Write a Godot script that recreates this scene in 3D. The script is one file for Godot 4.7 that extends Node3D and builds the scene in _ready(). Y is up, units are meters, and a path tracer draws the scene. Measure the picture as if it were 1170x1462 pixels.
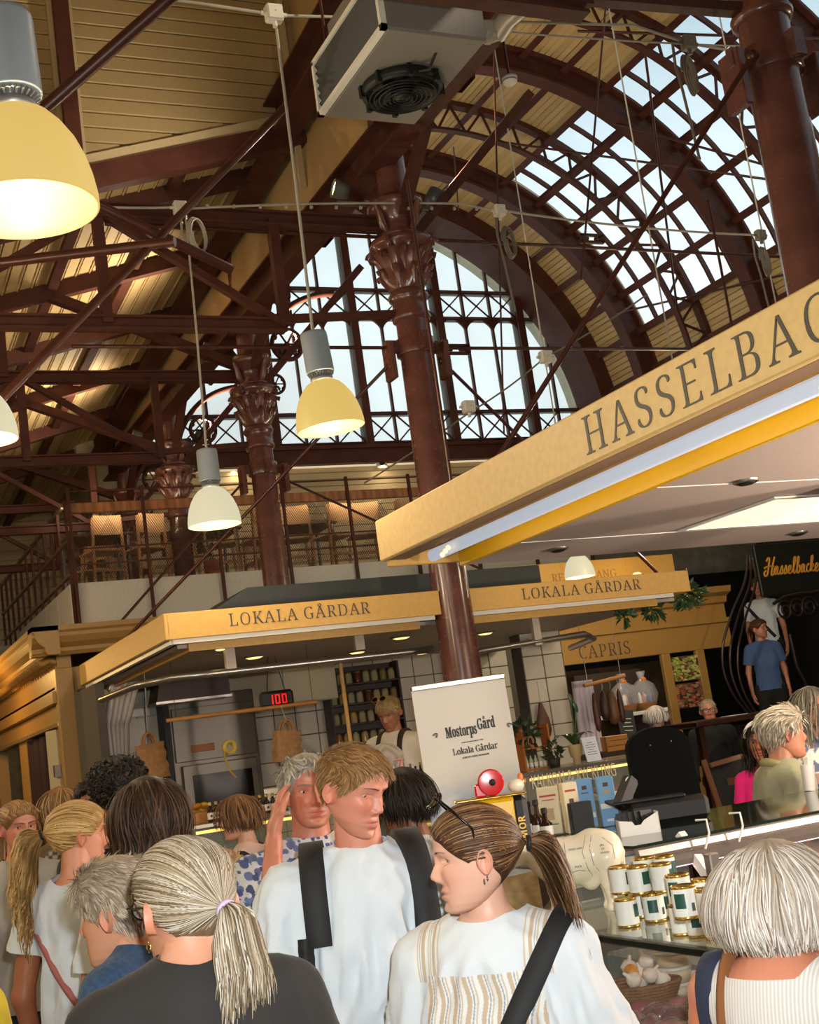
extends Node3D
const PW := 1170.0
const PH := 1462.0
const FOCAL := 1853.0
const EYE := Vector3(0,1.85,0)
var cam_r: Vector3
var cam_u: Vector3
var cam_f: Vector3
func setup_axes() -> void:
	var yaw := deg_to_rad(25.75)
	var pitch := deg_to_rad(10.1)
	var roll := deg_to_rad(-8.0)
	cam_f = Vector3(sin(yaw) * cos(pitch),sin(pitch),-cos(yaw) * cos(pitch))
	var r := Vector3(cos(yaw),0,sin(yaw))
	var u := r.cross(cam_f)
	cam_r = r * cos(roll) + u * sin(roll)
	cam_u = -r * sin(roll) + u * cos(roll)
func ray(px: float,py: float) -> Vector3:
	return cam_f + cam_r * ((px - PW / 2) / FOCAL) - cam_u * ((py - PH / 2) / FOCAL)
func at(px: float,py: float,d: float) -> Vector3:
	return EYE + ray(px,py) * d
func on_x(px: float,py: float,x: float) -> Vector3:
	var d := ray(px,py)
	return EYE + d * ((x - EYE.x) / d.x)
func on_y(px: float,py: float,y: float) -> Vector3:
	var d := ray(px,py)
	return EYE + d * ((y - EYE.y) / d.y)
func on_z(px: float,py: float,z: float) -> Vector3:
	var d := ray(px,py)
	return EYE + d * ((z - EYE.z) / d.z)
class MB:
	var v := PackedVector3Array()
	var n := PackedVector3Array()
	var uv := PackedVector2Array()
	var c := PackedColorArray()
	var ix := PackedInt32Array()
	var col := Color.WHITE
	var colored := false
	var mapped := false
	func put(p: Vector3,nn: Vector3,t := Vector2.ZERO) -> int:
		v.append(p)
		n.append(nn)
		if colored:
			c.append(col)
		if mapped:
			uv.append(t)
		return v.size() - 1
	func tri(a: Vector3,b: Vector3,d: Vector3) -> MB:
		var nn := (b - a).cross(d - a).normalized()
		var i := put(a,nn,Vector2(0,1))
		put(b,nn,Vector2(1,1))
		put(d,nn,Vector2(0.5,0))
		ix.append_array(PackedInt32Array([i,i + 2,i + 1]))
		return self
	func quad(a: Vector3,b: Vector3,d: Vector3,e: Vector3) -> MB:
		var nn := (b - a).cross(e - a)
		if nn.length_squared() < 1e-16:
			nn = (d - b).cross(e - b)
		nn = nn.normalized()
		var i := put(a,nn,Vector2(0,1))
		put(b,nn,Vector2(1,1))
		put(d,nn,Vector2(1,0))
		put(e,nn,Vector2(0,0))
		ix.append_array(PackedInt32Array([i,i + 2,i + 1,i,i + 3,i + 2]))
		return self
	func box(t: Transform3D,s: Vector3) -> MB:
		var h := s / 2
		var p: Array[Vector3] = []
		for k in 8:
			p.append(t * Vector3(h.x if k & 1 else -h.x,h.y if k & 2 else -h.y,h.z if k & 4 else -h.z))
		quad(p[4],p[5],p[7],p[6])
		quad(p[1],p[0],p[2],p[3])
		quad(p[5],p[1],p[3],p[7])
		quad(p[0],p[4],p[6],p[2])
		quad(p[6],p[7],p[3],p[2])
		quad(p[0],p[1],p[5],p[4])
		return self
	func bx(a: Vector3,b: Vector3) -> MB:
		return box(Transform3D(Basis(),(a + b) / 2),(b - a).abs())
	func cbox(t: Transform3D,s: Vector3,ch := 0.006) -> MB:
		var h := s / 2
		ch = minf(ch,minf(h.x,minf(h.y,h.z)) * 0.9)
		var f := func(x: float,y: float,z: float,ax: int) -> Vector3:
			var q := Vector3(x * (h.x - (0.0 if ax == 0 else ch)),y * (h.y - (0.0 if ax == 1 else ch)),z * (h.z - (0.0 if ax == 2 else ch)))
			return t * q
		for s1 in [-1.0,1.0]:
			oq(t,f.call(s1,-1,-1,0),f.call(s1,1,-1,0),f.call(s1,1,1,0),f.call(s1,-1,1,0))
			oq(t,f.call(-1,s1,-1,1),f.call(1,s1,-1,1),f.call(1,s1,1,1),f.call(-1,s1,1,1))
			oq(t,f.call(-1,-1,s1,2),f.call(1,-1,s1,2),f.call(1,1,s1,2),f.call(-1,1,s1,2))
			for s2 in [-1.0,1.0]:
				oq(t,f.call(s1,s2,-1,0),f.call(s1,s2,1,0),f.call(s1,s2,1,1),f.call(s1,s2,-1,1))
				oq(t,f.call(s1,-1,s2,0),f.call(s1,1,s2,0),f.call(s1,1,s2,2),f.call(s1,-1,s2,2))
				oq(t,f.call(-1,s1,s2,1),f.call(1,s1,s2,1),f.call(1,s1,s2,2),f.call(-1,s1,s2,2))
				for s3 in [-1.0,1.0]:
					var a: Vector3 = f.call(s1,s2,s3,0)
					var b: Vector3 = f.call(s1,s2,s3,1)
					var d: Vector3 = f.call(s1,s2,s3,2)
					if (b - a).cross(d - a).dot(a - t.origin) < 0:
						tri(a,d,b)
					else:
						tri(a,b,d)
		return self
	func oq(t: Transform3D,a: Vector3,b: Vector3,d: Vector3,e: Vector3) -> void:
		if (b - a).cross(e - a).dot((a + d) / 2 - t.origin) < 0:
			quad(a,e,d,b)
		else:
			quad(a,b,d,e)
	func cb(a: Vector3,b: Vector3,ch := 0.006) -> MB:
		return cbox(Transform3D(Basis(),(a + b) / 2),(b - a).abs(),ch)
	func beam(a: Vector3,b: Vector3,w: float,h: float,up := Vector3.UP) -> MB:
		var z := (b - a)
		var l := z.length()
		z /= l
		var x := up.cross(z)
		if x.length() < 0.01:
			x = Vector3.RIGHT.cross(z)
		x = x.normalized()
		var y := z.cross(x)
		return box(Transform3D(Basis(x,y,z),(a + b) / 2),Vector3(w,h,l))
	func ibeam(a: Vector3,b: Vector3,w: float,h: float,up := Vector3.UP,th := 0.02) -> MB:
		var z := (b - a).normalized()
		var x := up.cross(z).normalized()
		var y := z.cross(x)
		var o := y * (h / 2 - th / 2)
		beam(a + o,b + o,w,th,up)
		beam(a - o,b - o,w,th,up)
		return beam(a,b,th,h - 2 * th,up)
	func tube(p: PackedVector3Array,r,sides := 6,caps := true,close := false) -> MB:
		var m := p.size()
		if m < 2:
			return self
		var base := v.size()
		var tan := (p[1] - p[0]).normalized()
		var side := tan.cross(Vector3.UP)
		if side.length() < 0.05:
			side = tan.cross(Vector3.RIGHT)
		side = side.normalized()
		for i in m:
			var t2: Vector3
			if close:
				t2 = (p[(i + 1) % m] - p[(i + m - 1) % m]).normalized()
			else:
				t2 = (p[mini(i + 1,m - 1)] - p[maxi(i - 1,0)]).normalized()
			side = (side - t2 * side.dot(t2)).normalized()
			var oth := t2.cross(side)
			var rr: float = r if r is float or r is int else r[i]
			for k in sides:
				var a := TAU * k / sides
				var d := side * cos(a) + oth * sin(a)
				put(p[i] + d * rr,d,Vector2(float(k) / sides,float(i) / (m - 1)))
		var rows := m if close else m - 1
		for i in rows:
			var i2 := (i + 1) % m
			for k in sides:
				var k2 := (k + 1) % sides
				var a := base + i * sides + k
				var b := base + i * sides + k2
				var d := base + i2 * sides + k2
				var e := base + i2 * sides + k
				ix.append_array(PackedInt32Array([a,d,b,a,e,d]))
		if caps and not close:
			for end in [0,m - 1]:
				var t3 := (p[0] - p[1]).normalized() if end == 0 else (p[m - 1] - p[m - 2]).normalized()
				var o := put(p[end],t3)
				var first := o + 1
				for k in sides:
					put(v[base + end * sides + k],t3)
				for k in sides:
					var k2 := (k + 1) % sides
					if end == 0:
						ix.append_array(PackedInt32Array([o,first + k,first + k2]))
					else:
						ix.append_array(PackedInt32Array([o,first + k2,first + k]))
		return self
	func rod(a: Vector3,b: Vector3,r: float,sides := 6) -> MB:
		return tube(PackedVector3Array([a,b]),r,sides)
	func lathe(prof: Array,segs := 24,t := Transform3D(),wob := 0.0,lobes := 0) -> MB:
		var rows := prof.size()
		var g: Array = []
		for i in rows:
			var row := PackedVector3Array()
			for k in segs + 1:
				var a := TAU * k / segs
				var r: float = prof[i][0]
				if lobes:
					var w: float = prof[i][2] if prof[i].size() > 2 else wob
					r *= 1.0 + w * cos(a * lobes)
				row.append(t * Vector3(sin(a) * r,prof[i][1],cos(a) * r))
			g.append(row)
		return sheet(g)
	func sheet(g: Array,flip := false) -> MB:
		var rows := g.size()
		var cols: int = g[0].size()
		var base := v.size()
		var nn := PackedVector3Array()
		nn.resize(rows * cols)
		for i in rows:
			var r0: PackedVector3Array = g[maxi(i - 1,0)]
			var r1: PackedVector3Array = g[i]
			var r2: PackedVector3Array = g[mini(i + 1,rows - 1)]
			var wrap := r1[0].distance_squared_to(r1[cols - 1]) < 1e-9
			for k in cols:
				var ka := k - 1
				var kb := k + 1
				if ka < 0:
					ka = cols - 2 if wrap else 0
				if kb >= cols:
					kb = 1 if wrap else cols - 1
				var du := r1[kb] - r1[ka]
				var dv := r2[k] - r0[k]
				if du.length_squared() < 1e-12:
					du = r2[kb] - r2[ka] if i == 0 else r0[kb] - r0[ka]
				var q := du.cross(dv).normalized()
				nn[i * cols + k] = -q if flip else q
		for i in rows:
			for k in cols:
				put(g[i][k],nn[i * cols + k],Vector2(float(k) / (cols - 1),1.0 - float(i) / (rows - 1)))
		for i in rows - 1:
			for k in cols - 1:
				var a := base + i * cols + k
				var b := a + 1
				var d := a + cols + 1
				var e := a + cols
				if flip:
					ix.append_array(PackedInt32Array([a,b,d,a,d,e]))
				else:
					ix.append_array(PackedInt32Array([a,d,b,a,e,d]))
		return self
	func ball(t: Transform3D,r := Vector3.ONE,segs := 12,rows := 8) -> MB:
		var g: Array = []
		for i in rows + 1:
			var a := -PI / 2 + PI * i / rows
			var row := PackedVector3Array()
			for k in segs + 1:
				var b := TAU * k / segs
				row.append(t * Vector3(cos(a) * sin(b) * r.x,sin(a) * r.y,cos(a) * cos(b) * r.z))
			g.append(row)
		return sheet(g)
	func prism(poly: PackedVector2Array,t: Transform3D,d0: float,d1: float) -> MB:
		if Geometry2D.is_polygon_clockwise(poly):
			poly.reverse()
		var tr := Geometry2D.triangulate_polygon(poly)
		for k in range(0,tr.size(),3):
			var a := poly[tr[k]]
			var b := poly[tr[k + 1]]
			var d := poly[tr[k + 2]]
			if (b - a).cross(d - a) < 0:
				var q := b
				b = d
				d = q
			tri(t * Vector3(a.x,a.y,d1),t * Vector3(b.x,b.y,d1),t * Vector3(d.x,d.y,d1))
			tri(t * Vector3(a.x,a.y,d0),t * Vector3(d.x,d.y,d0),t * Vector3(b.x,b.y,d0))
		var m := poly.size()
		for k in m:
			var a := poly[k]
			var b := poly[(k + 1) % m]
			quad(t * Vector3(a.x,a.y,d0),t * Vector3(b.x,b.y,d0),t * Vector3(b.x,b.y,d1),t * Vector3(a.x,a.y,d1))
		return self
	func merge(o: MB,t := Transform3D()) -> MB:
		var base := v.size()
		for k in o.v.size():
			v.append(t * o.v[k])
			n.append((t.basis * o.n[k]).normalized())
			if colored:
				c.append(o.c[k] if o.colored else col)
			if mapped:
				uv.append(o.uv[k] if o.mapped else Vector2.ZERO)
		for k in o.ix:
			ix.append(k + base)
		return self
	func mesh() -> ArrayMesh:
		var a := []
		a.resize(Mesh.ARRAY_MAX)
		a[Mesh.ARRAY_VERTEX] = v
		a[Mesh.ARRAY_NORMAL] = n
		if colored:
			a[Mesh.ARRAY_COLOR] = c
		if mapped:
			a[Mesh.ARRAY_TEX_UV] = uv
		a[Mesh.ARRAY_INDEX] = ix
		var m := ArrayMesh.new()
		m.add_surface_from_arrays(Mesh.PRIMITIVE_TRIANGLES,a)
		return m
func mapped_mb() -> MB:
	var m := MB.new()
	m.mapped = true
	return m
func colored_mb() -> MB:
	var m := MB.new()
	m.colored = true
	return m
var names := {}
func numbered(called: String) -> String:
	var k: int = names.get(called,0)
	names[called] = k + 1
	return called if k == 0 else "%s_%03d" % [called, k]
func obj(called: String, what, m: Material, parent: Node = null, label := "") -> MeshInstance3D:
	var o := MeshInstance3D.new()
	var me: Mesh = what.mesh() if what is MB else what
	o.mesh = me
	o.material_override = m
	o.cast_shadow = GeometryInstance3D.SHADOW_CASTING_SETTING_ON
	if parent == null:
		o.name = numbered(called)
		add_child(o)
	else:
		o.name = called
		parent.add_child(o,true)
	if label:
		o.set_meta("label", label)
	return o
func tag(o: Node, label: String, category: String, group := "") -> Node:
	o.set_meta("label", label)
	o.set_meta("category", category)
	if group:
		o.set_meta("group", group)
	return o
func thing(called: String, label: String, category: String, pos := Vector3.ZERO, turn := 0.0, group := "") -> Node3D:
	var o := Node3D.new()
	o.name = numbered(called)
	add_child(o)
	o.position = pos
	o.rotation.y = turn
	tag(o,label,category,group)
	return o
func struct(called: String, label := "") -> Node3D:
	var o := Node3D.new()
	o.name = numbered(called)
	add_child(o)
	o.set_meta("kind", "structure")
	if label:
		o.set_meta("label", label)
	return o
func copy_of(o: Node3D,label: String,pos: Vector3,turn := 0.0) -> Node3D:
	var base_name := String(o.name).rstrip("0123456789").trim_suffix("_")
	var r: Node3D = o.duplicate()
	r.name = numbered(base_name)
	add_child(r)
	r.position = pos
	r.rotation.y = turn
	r.set_meta("label", label)
	return r
var mats := {}
var tex := {}
func noise_tex(key: String,freq: float,lo: float,hi: float,size := 256,stretch := Vector2.ONE,oct := 4,seed_ := 3) -> ImageTexture:
	if tex.has(key):
		return tex[key]
	var f := FastNoiseLite.new()
	f.seed = seed_
	f.frequency = freq
	f.fractal_octaves = oct
	f.noise_type = FastNoiseLite.TYPE_SIMPLEX_SMOOTH
	var src := f.get_seamless_image(int(size * stretch.x),int(size * stretch.y),false,false,0.15)
	src.resize(size,size,Image.INTERPOLATE_BILINEAR)
	src.convert(Image.FORMAT_L8)
	var d := src.get_data()
	var q := PackedByteArray()
	q.resize(size * size * 3)
	for k in size * size:
		var g := int(255.0 * (lo + (hi - lo) * d[k] / 255.0))
		q[k * 3] = g
		q[k * 3 + 1] = g
		q[k * 3 + 2] = g
	tex[key] = ImageTexture.create_from_image(Image.create_from_data(size,size,false,Image.FORMAT_RGB8,q))
	return tex[key]
func mat(key: String, color := Color.WHITE, rough := 0.7, metal := 0.0, grain := "", scale := 1.0) -> StandardMaterial3D:
	if mats.has(key):
		return mats[key]
	var m := StandardMaterial3D.new()
	m.resource_name = key
	m.albedo_color = color
	m.roughness = rough
	m.metallic = metal
	if grain:
		m.uv1_triplanar = true
		m.uv1_world_triplanar = true
		m.uv1_scale = Vector3.ONE * scale
		if grain == "mottle":
			m.albedo_texture = noise_tex("mottle", 0.02, 0.78, 1.0)
		elif grain == "fine":
			m.albedo_texture = noise_tex("fine", 0.12, 0.93, 1.0)
		elif grain == "wood":
			m.albedo_texture = noise_tex("wood", 0.02, 0.55, 1.0, 256, Vector2(1, 0.12))
		elif grain == "cloth":
			m.albedo_texture = noise_tex("cloth", 0.3, 0.88, 1.0)
			m.heightmap_enabled = true
			m.heightmap_texture = noise_tex("cloth", 0.3, 0.88, 1.0)
			m.heightmap_scale = 0.05
		elif grain == "paint":
			m.albedo_texture = noise_tex("paint", 0.015, 0.8, 1.0, 256, Vector2.ONE, 5, 9)
			m.roughness_texture = noise_tex("paintr", 0.05, 0.7, 1.0, 256, Vector2.ONE, 4, 5)
	mats[key] = m
	return m
func glow(key: String,color: Color,energy: float,base := Color.WHITE) -> StandardMaterial3D:
	if mats.has(key):
		return mats[key]
	var m := mat(key,base,0.5)
	m.emission_enabled = true
	m.emission = color
	m.emission_energy_multiplier = energy
	return m
func glass(key: String,color: Color,alpha: float,rough := 0.05) -> StandardMaterial3D:
	if mats.has(key):
		return mats[key]
	var m := mat(key,Color(color.r,color.g,color.b,alpha),rough)
	m.transparency = BaseMaterial3D.TRANSPARENCY_ALPHA
	m.cull_mode = BaseMaterial3D.CULL_DISABLED
	return m
func rgb(r: int,g: int,b: int) -> Color:
	return Color(r / 255.0,g / 255.0,b / 255.0)
func letters(s: String,height: float,serif := true,depth := 0.004,weight := 400,spacing := 0.0,mono := false,thin := 0.0) -> TextMesh:
	var f := SystemFont.new()
	f.font_names = PackedStringArray(["Droid Sans Mono" if mono else ("Droid Serif" if serif else "Droid Sans")])
	f.font_weight = weight
	var t := TextMesh.new()
	if spacing != 0.0 or thin != 0.0:
		var fv := FontVariation.new()
		fv.base_font = f
		fv.spacing_glyph = int(spacing)
		fv.variation_embolden = thin
		t.font = fv
	else:
		t.font = f
	t.text = s
	t.font_size = 48
	t.pixel_size = height / 34.5
	t.depth = depth
	t.curve_step = 1.5
	t.horizontal_alignment = HORIZONTAL_ALIGNMENT_CENTER
	t.vertical_alignment = VERTICAL_ALIGNMENT_CENTER
	return t
func write_on(called: String,s: String,pos: Vector3,right: Vector3,up: Vector3,height: float,m: Material,parent: Node3D,width := 0.0,serif := true,weight := 400,spacing := 0.0,thin := 0.0) -> MeshInstance3D:
	var t := letters(s,height,serif,0.003,weight,spacing,false,thin)
	var o := obj(called,t,m,parent)
	var x := right.normalized()
	var y := (up - x * up.dot(x)).normalized()
	var bs := Basis(x,y,x.cross(y))
	if width > 0.0:
		var w := t.get_aabb().size.x
		bs = bs * Basis.from_scale(Vector3(width / maxf(w,0.001),1,1))
	var g := Transform3D(bs,pos)
	o.transform = parent.transform.affine_inverse() * g if parent.get_parent() == self else g
	return o
func omni(pos: Vector3, color: Color, energy: float, size := 0.05, called := "lamp_light") -> OmniLight3D:
	var l := OmniLight3D.new()
	l.name = numbered(called)
	l.position = pos
	l.light_color = color
	l.light_energy = energy
	l.light_size = size
	l.omni_range = 30
	l.omni_attenuation = 2
	l.shadow_enabled = true
	add_child(l)
	return l
func spot(pos: Vector3, dir: Vector3, color: Color, energy: float, angle: float, size := 0.03, called := "spot_light") -> SpotLight3D:
	var l := SpotLight3D.new()
	l.name = numbered(called)
	l.light_color = color
	l.light_energy = energy
	l.light_size = size
	l.spot_range = 30
	l.spot_attenuation = 2
	l.spot_angle = angle
	l.shadow_enabled = true
	add_child(l)
	l.look_at_from_position(pos,pos + dir,Vector3.UP if absf(dir.normalized().y) < 0.98 else Vector3.RIGHT)
	return l
func area(pos: Vector3, dir: Vector3, color: Color, energy: float, size: Vector2, called := "strip_light") -> AreaLight3D:
	var l := AreaLight3D.new()
	l.name = numbered(called)
	l.light_color = color
	l.light_energy = energy
	l.area_size = size
	l.area_range = 30
	l.area_attenuation = 2
	l.shadow_enabled = true
	add_child(l)
	l.look_at_from_position(pos,pos + dir,Vector3.UP if absf(dir.normalized().y) < 0.98 else Vector3.RIGHT)
	return l
func T(o: Vector3,turn := 0.0,tilt := 0.0,lean := 0.0) -> Transform3D:
	return Transform3D(Basis.from_euler(Vector3(tilt,turn,lean)),o)
func vs(a: Array) -> PackedVector3Array:
	return PackedVector3Array(a)
const NX := 8.33
const NY := 6.47
const NR := 4.05
const ZE := -18.0
var m_steel: StandardMaterial3D
var m_board: StandardMaterial3D
var m_pipe: StandardMaterial3D
var m_cable: StandardMaterial3D
func make_light_and_camera() -> void:
	setup_axes()
	var cam := Camera3D.new()
	cam.name = "camera"
	cam.fov = rad_to_deg(2.0 * atan(PH / 2 / FOCAL))
	cam.near = 0.05
	cam.far = 200
	add_child(cam)
	cam.transform = Transform3D(Basis(cam_r,cam_u,-cam_f),EYE)
	cam.current = true
	var sw := 1024
	var sh := 512
	var f := FastNoiseLite.new()
	f.seed = 11
	f.frequency = 1.6
	f.fractal_octaves = 5
	f.noise_type = FastNoiseLite.TYPE_SIMPLEX_SMOOTH
	var im := Image.create(sw,sh,false,Image.FORMAT_RGBF)
	for y in sh:
		var el := PI / 2 - PI * (y + 0.5) / sh
		var ce := cos(el)
		var up := clampf(sin(el),0.0,1.0)
		var base := Color(0.86,1.0,1.02).lerp(Color(0.15,0.29,0.42),smoothstep(0.28,0.62,up))
		for x in sw:
			var a := TAU * x / sw
			var k := f.get_noise_3d(ce * cos(a),sin(el) * 1.6,ce * sin(a))
			var cl := smoothstep(0.05,0.6,k)
			var q := base.lerp(Color(0.56,0.60,0.60),cl * 0.75)
			im.set_pixel(x,y,Color(q.r,q.g,q.b))
	var pano := PanoramaSkyMaterial.new()
	pano.panorama = ImageTexture.create_from_image(im)
	pano.energy_multiplier = 1.7
	var sky := Sky.new()
	sky.sky_material = pano
	var env := Environment.new()
	env.background_mode = Environment.BG_SKY
	env.sky = sky
	env.background_energy_multiplier = 1.0
	env.tonemap_mode = Environment.TONE_MAPPER_LINEAR
	env.tonemap_exposure = 1.0
	env.sdfgi_enabled = true
	env.ssao_enabled = true
	env.ssil_enabled = true
	var we := WorldEnvironment.new()
	we.name = "world_environment"
	we.environment = env
	add_child(we)
	spot(EYE + cam_u * 0.11 + cam_r * 0.05 + cam_f * 0.06, cam_f - cam_u * 0.10, Color(0.95, 0.98, 1.0), 11.0, 40.0, 0.025, "camera_flash")
func roof_y(x: float,z: float) -> float:
	return 7.05 + 0.055 * (z + 11.8) - 0.29 * (3.9 - x)
func vault_pt(deg: float,z: float,r := NR) -> Vector3:
	return Vector3(NX + cos(deg_to_rad(deg)) * r,NY + sin(deg_to_rad(deg)) * r,z)
func arch_strip(mb: MB,deg0: float,deg1: float,r0: float,r1: float,z0: float,z1: float,seg := 24) -> void:
	for k in seg:
		var a := lerpf(deg0,deg1,float(k) / seg)
		var b := lerpf(deg0,deg1,float(k + 1) / seg)
		mb.quad(vault_pt(a,z1,r0),vault_pt(a,z1,r1),vault_pt(b,z1,r1),vault_pt(b,z1,r0))
		mb.quad(vault_pt(a,z0,r1),vault_pt(a,z0,r0),vault_pt(b,z0,r0),vault_pt(b,z0,r1))
		mb.quad(vault_pt(a,z0,r0),vault_pt(a,z1,r0),vault_pt(b,z1,r0),vault_pt(b,z0,r0))
		mb.quad(vault_pt(a,z1,r1),vault_pt(a,z0,r1),vault_pt(b,z0,r1),vault_pt(b,z1,r1))
func make_hall() -> void:
	m_steel = mat("oxide red steel paint", rgb(92, 54, 43), 0.6, 0.0, "paint", 0.7)
	m_steel.metallic_specular = 0.3
	m_board = mat("tan painted boards", rgb(206, 176, 122), 0.62, 0.0, "fine", 0.8)
	var m_board2 := mat("tan painted boards, second lot", rgb(196, 164, 112), 0.62, 0.0, "fine", 1.0)
	var m_beige := mat("beige weatherboard", rgb(196, 174, 134), 0.6, 0.0, "fine", 1.1)
	m_pipe = mat("brown steel rod", rgb(88, 46, 34), 0.45, 0.2, "paint", 2.0)
	m_cable = mat("pale grey cable", rgb(176, 168, 150), 0.5)
	var m_floor := mat("dark stone floor", rgb(96, 84, 72), 0.5, 0.0, "mottle", 0.6)
	var m_plain := mat("plain cream plaster", rgb(200, 180, 140), 0.8, 0.0, "mottle", 0.5)
	var fl := struct("floor", "dark stone floor of the market hall")
	obj("slab", MB.new().bx(Vector3(-6.5, -0.3, -22.5), Vector3(17, 0, 8)), m_floor, fl)
	var wl := struct("wall_left")
	obj("plaster", MB.new().bx(Vector3(-6.5, 0, -22.5), Vector3(-6.2, 9.6, 8)), m_plain, wl)
	var wb := struct("wall_back")
	obj("plaster", MB.new().bx(Vector3(-6.5, 0, 7.7), Vector3(17, 10.8, 8)), m_plain, wb)
	var wr := struct("wall_right")
	obj("plaster", MB.new().bx(Vector3(12.5, 0, -18.2), Vector3(12.8, NY + 0.02, 8)), m_plain, wr)
	obj("panelling", MB.new().bx(Vector3(12.4, 0, -18.0), Vector3(12.5, 4.2, -6)), mat("black brown panelling", rgb(30, 25, 20), 0.6), wr)
	var wa := struct("wall_aisle_end", "beige weatherboards at the far end of the aisle")
	obj("backing", MB.new().bx(Vector3(-6.5, 0, -21.9), Vector3(4.4, 8.2, -21.6)), m_plain, wa)
	for k in 22:
		var y := 3.6 + k * 0.16
		obj("board", MB.new().cb(Vector3(0.5, y, -21.6), Vector3(4.4, y + 0.148, -21.57), 0.008), m_beige, wa)
	var we := struct("wall_end", "beige weatherboards below the great window")
	obj("backing", MB.new().bx(Vector3(3.9, 0, ZE - 0.3), Vector3(12.6, 6.47, ZE - 0.02)), m_plain, we)
	for k in 22:
		var y := 4.1 + k * 0.105
		obj("board", MB.new().cb(Vector3(4.3, y, ZE - 0.02), Vector3(12.4, y + 0.097, ZE + 0.012), 0.006), m_beige, we)
	var ring := MB.new()
	arch_strip(ring,0,180,3.85,4.7,ZE - 0.3,ZE,40)
	obj("arch_wall", ring, m_plain, we)
	obj("return_wall", MB.new().bx(Vector3(4.25, 0, -21.9), Vector3(4.45, 8.5, ZE)), m_plain, we)
	obj("sill_beam", MB.new().bx(Vector3(4.4, 6.2, ZE - 0.02), Vector3(12.3, 6.46, ZE + 0.14)).bx(Vector3(4.4, 6.42, ZE - 0.02), Vector3(12.3, 6.48, ZE + 0.2)), m_steel, we)
	obj("added_sill_lamp", MB.new().bx(Vector3(4.6, 6.165, ZE + 0.03), Vector3(12.1, 6.19, ZE + 0.06)), glow("added sill strip", Color(1.0, 0.9, 0.72), 0.5), we, "added dim light strip under the window sill")  # added strip and lights, brighten the weatherboards below the window
	for q in 3:
		area(Vector3(5.9 + q * 2.4, 6.15, ZE + 0.12), Vector3(0, -1, -0.12), Color(1.0, 0.9, 0.74), 1.3, Vector2(2.3, 0.05), "added_sill_lamp_light")
	var lug := MB.new()
	arch_strip(lug,0,180,3.80,4.10,ZE,ZE + 0.75,48)
	obj("arch_beam", lug, m_steel, we, "dark brown arch beam round the great window")
	make_great_window()
	make_vault(m_board,m_board2)
	make_aisle_roof(m_board,m_board2,m_beige)
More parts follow.
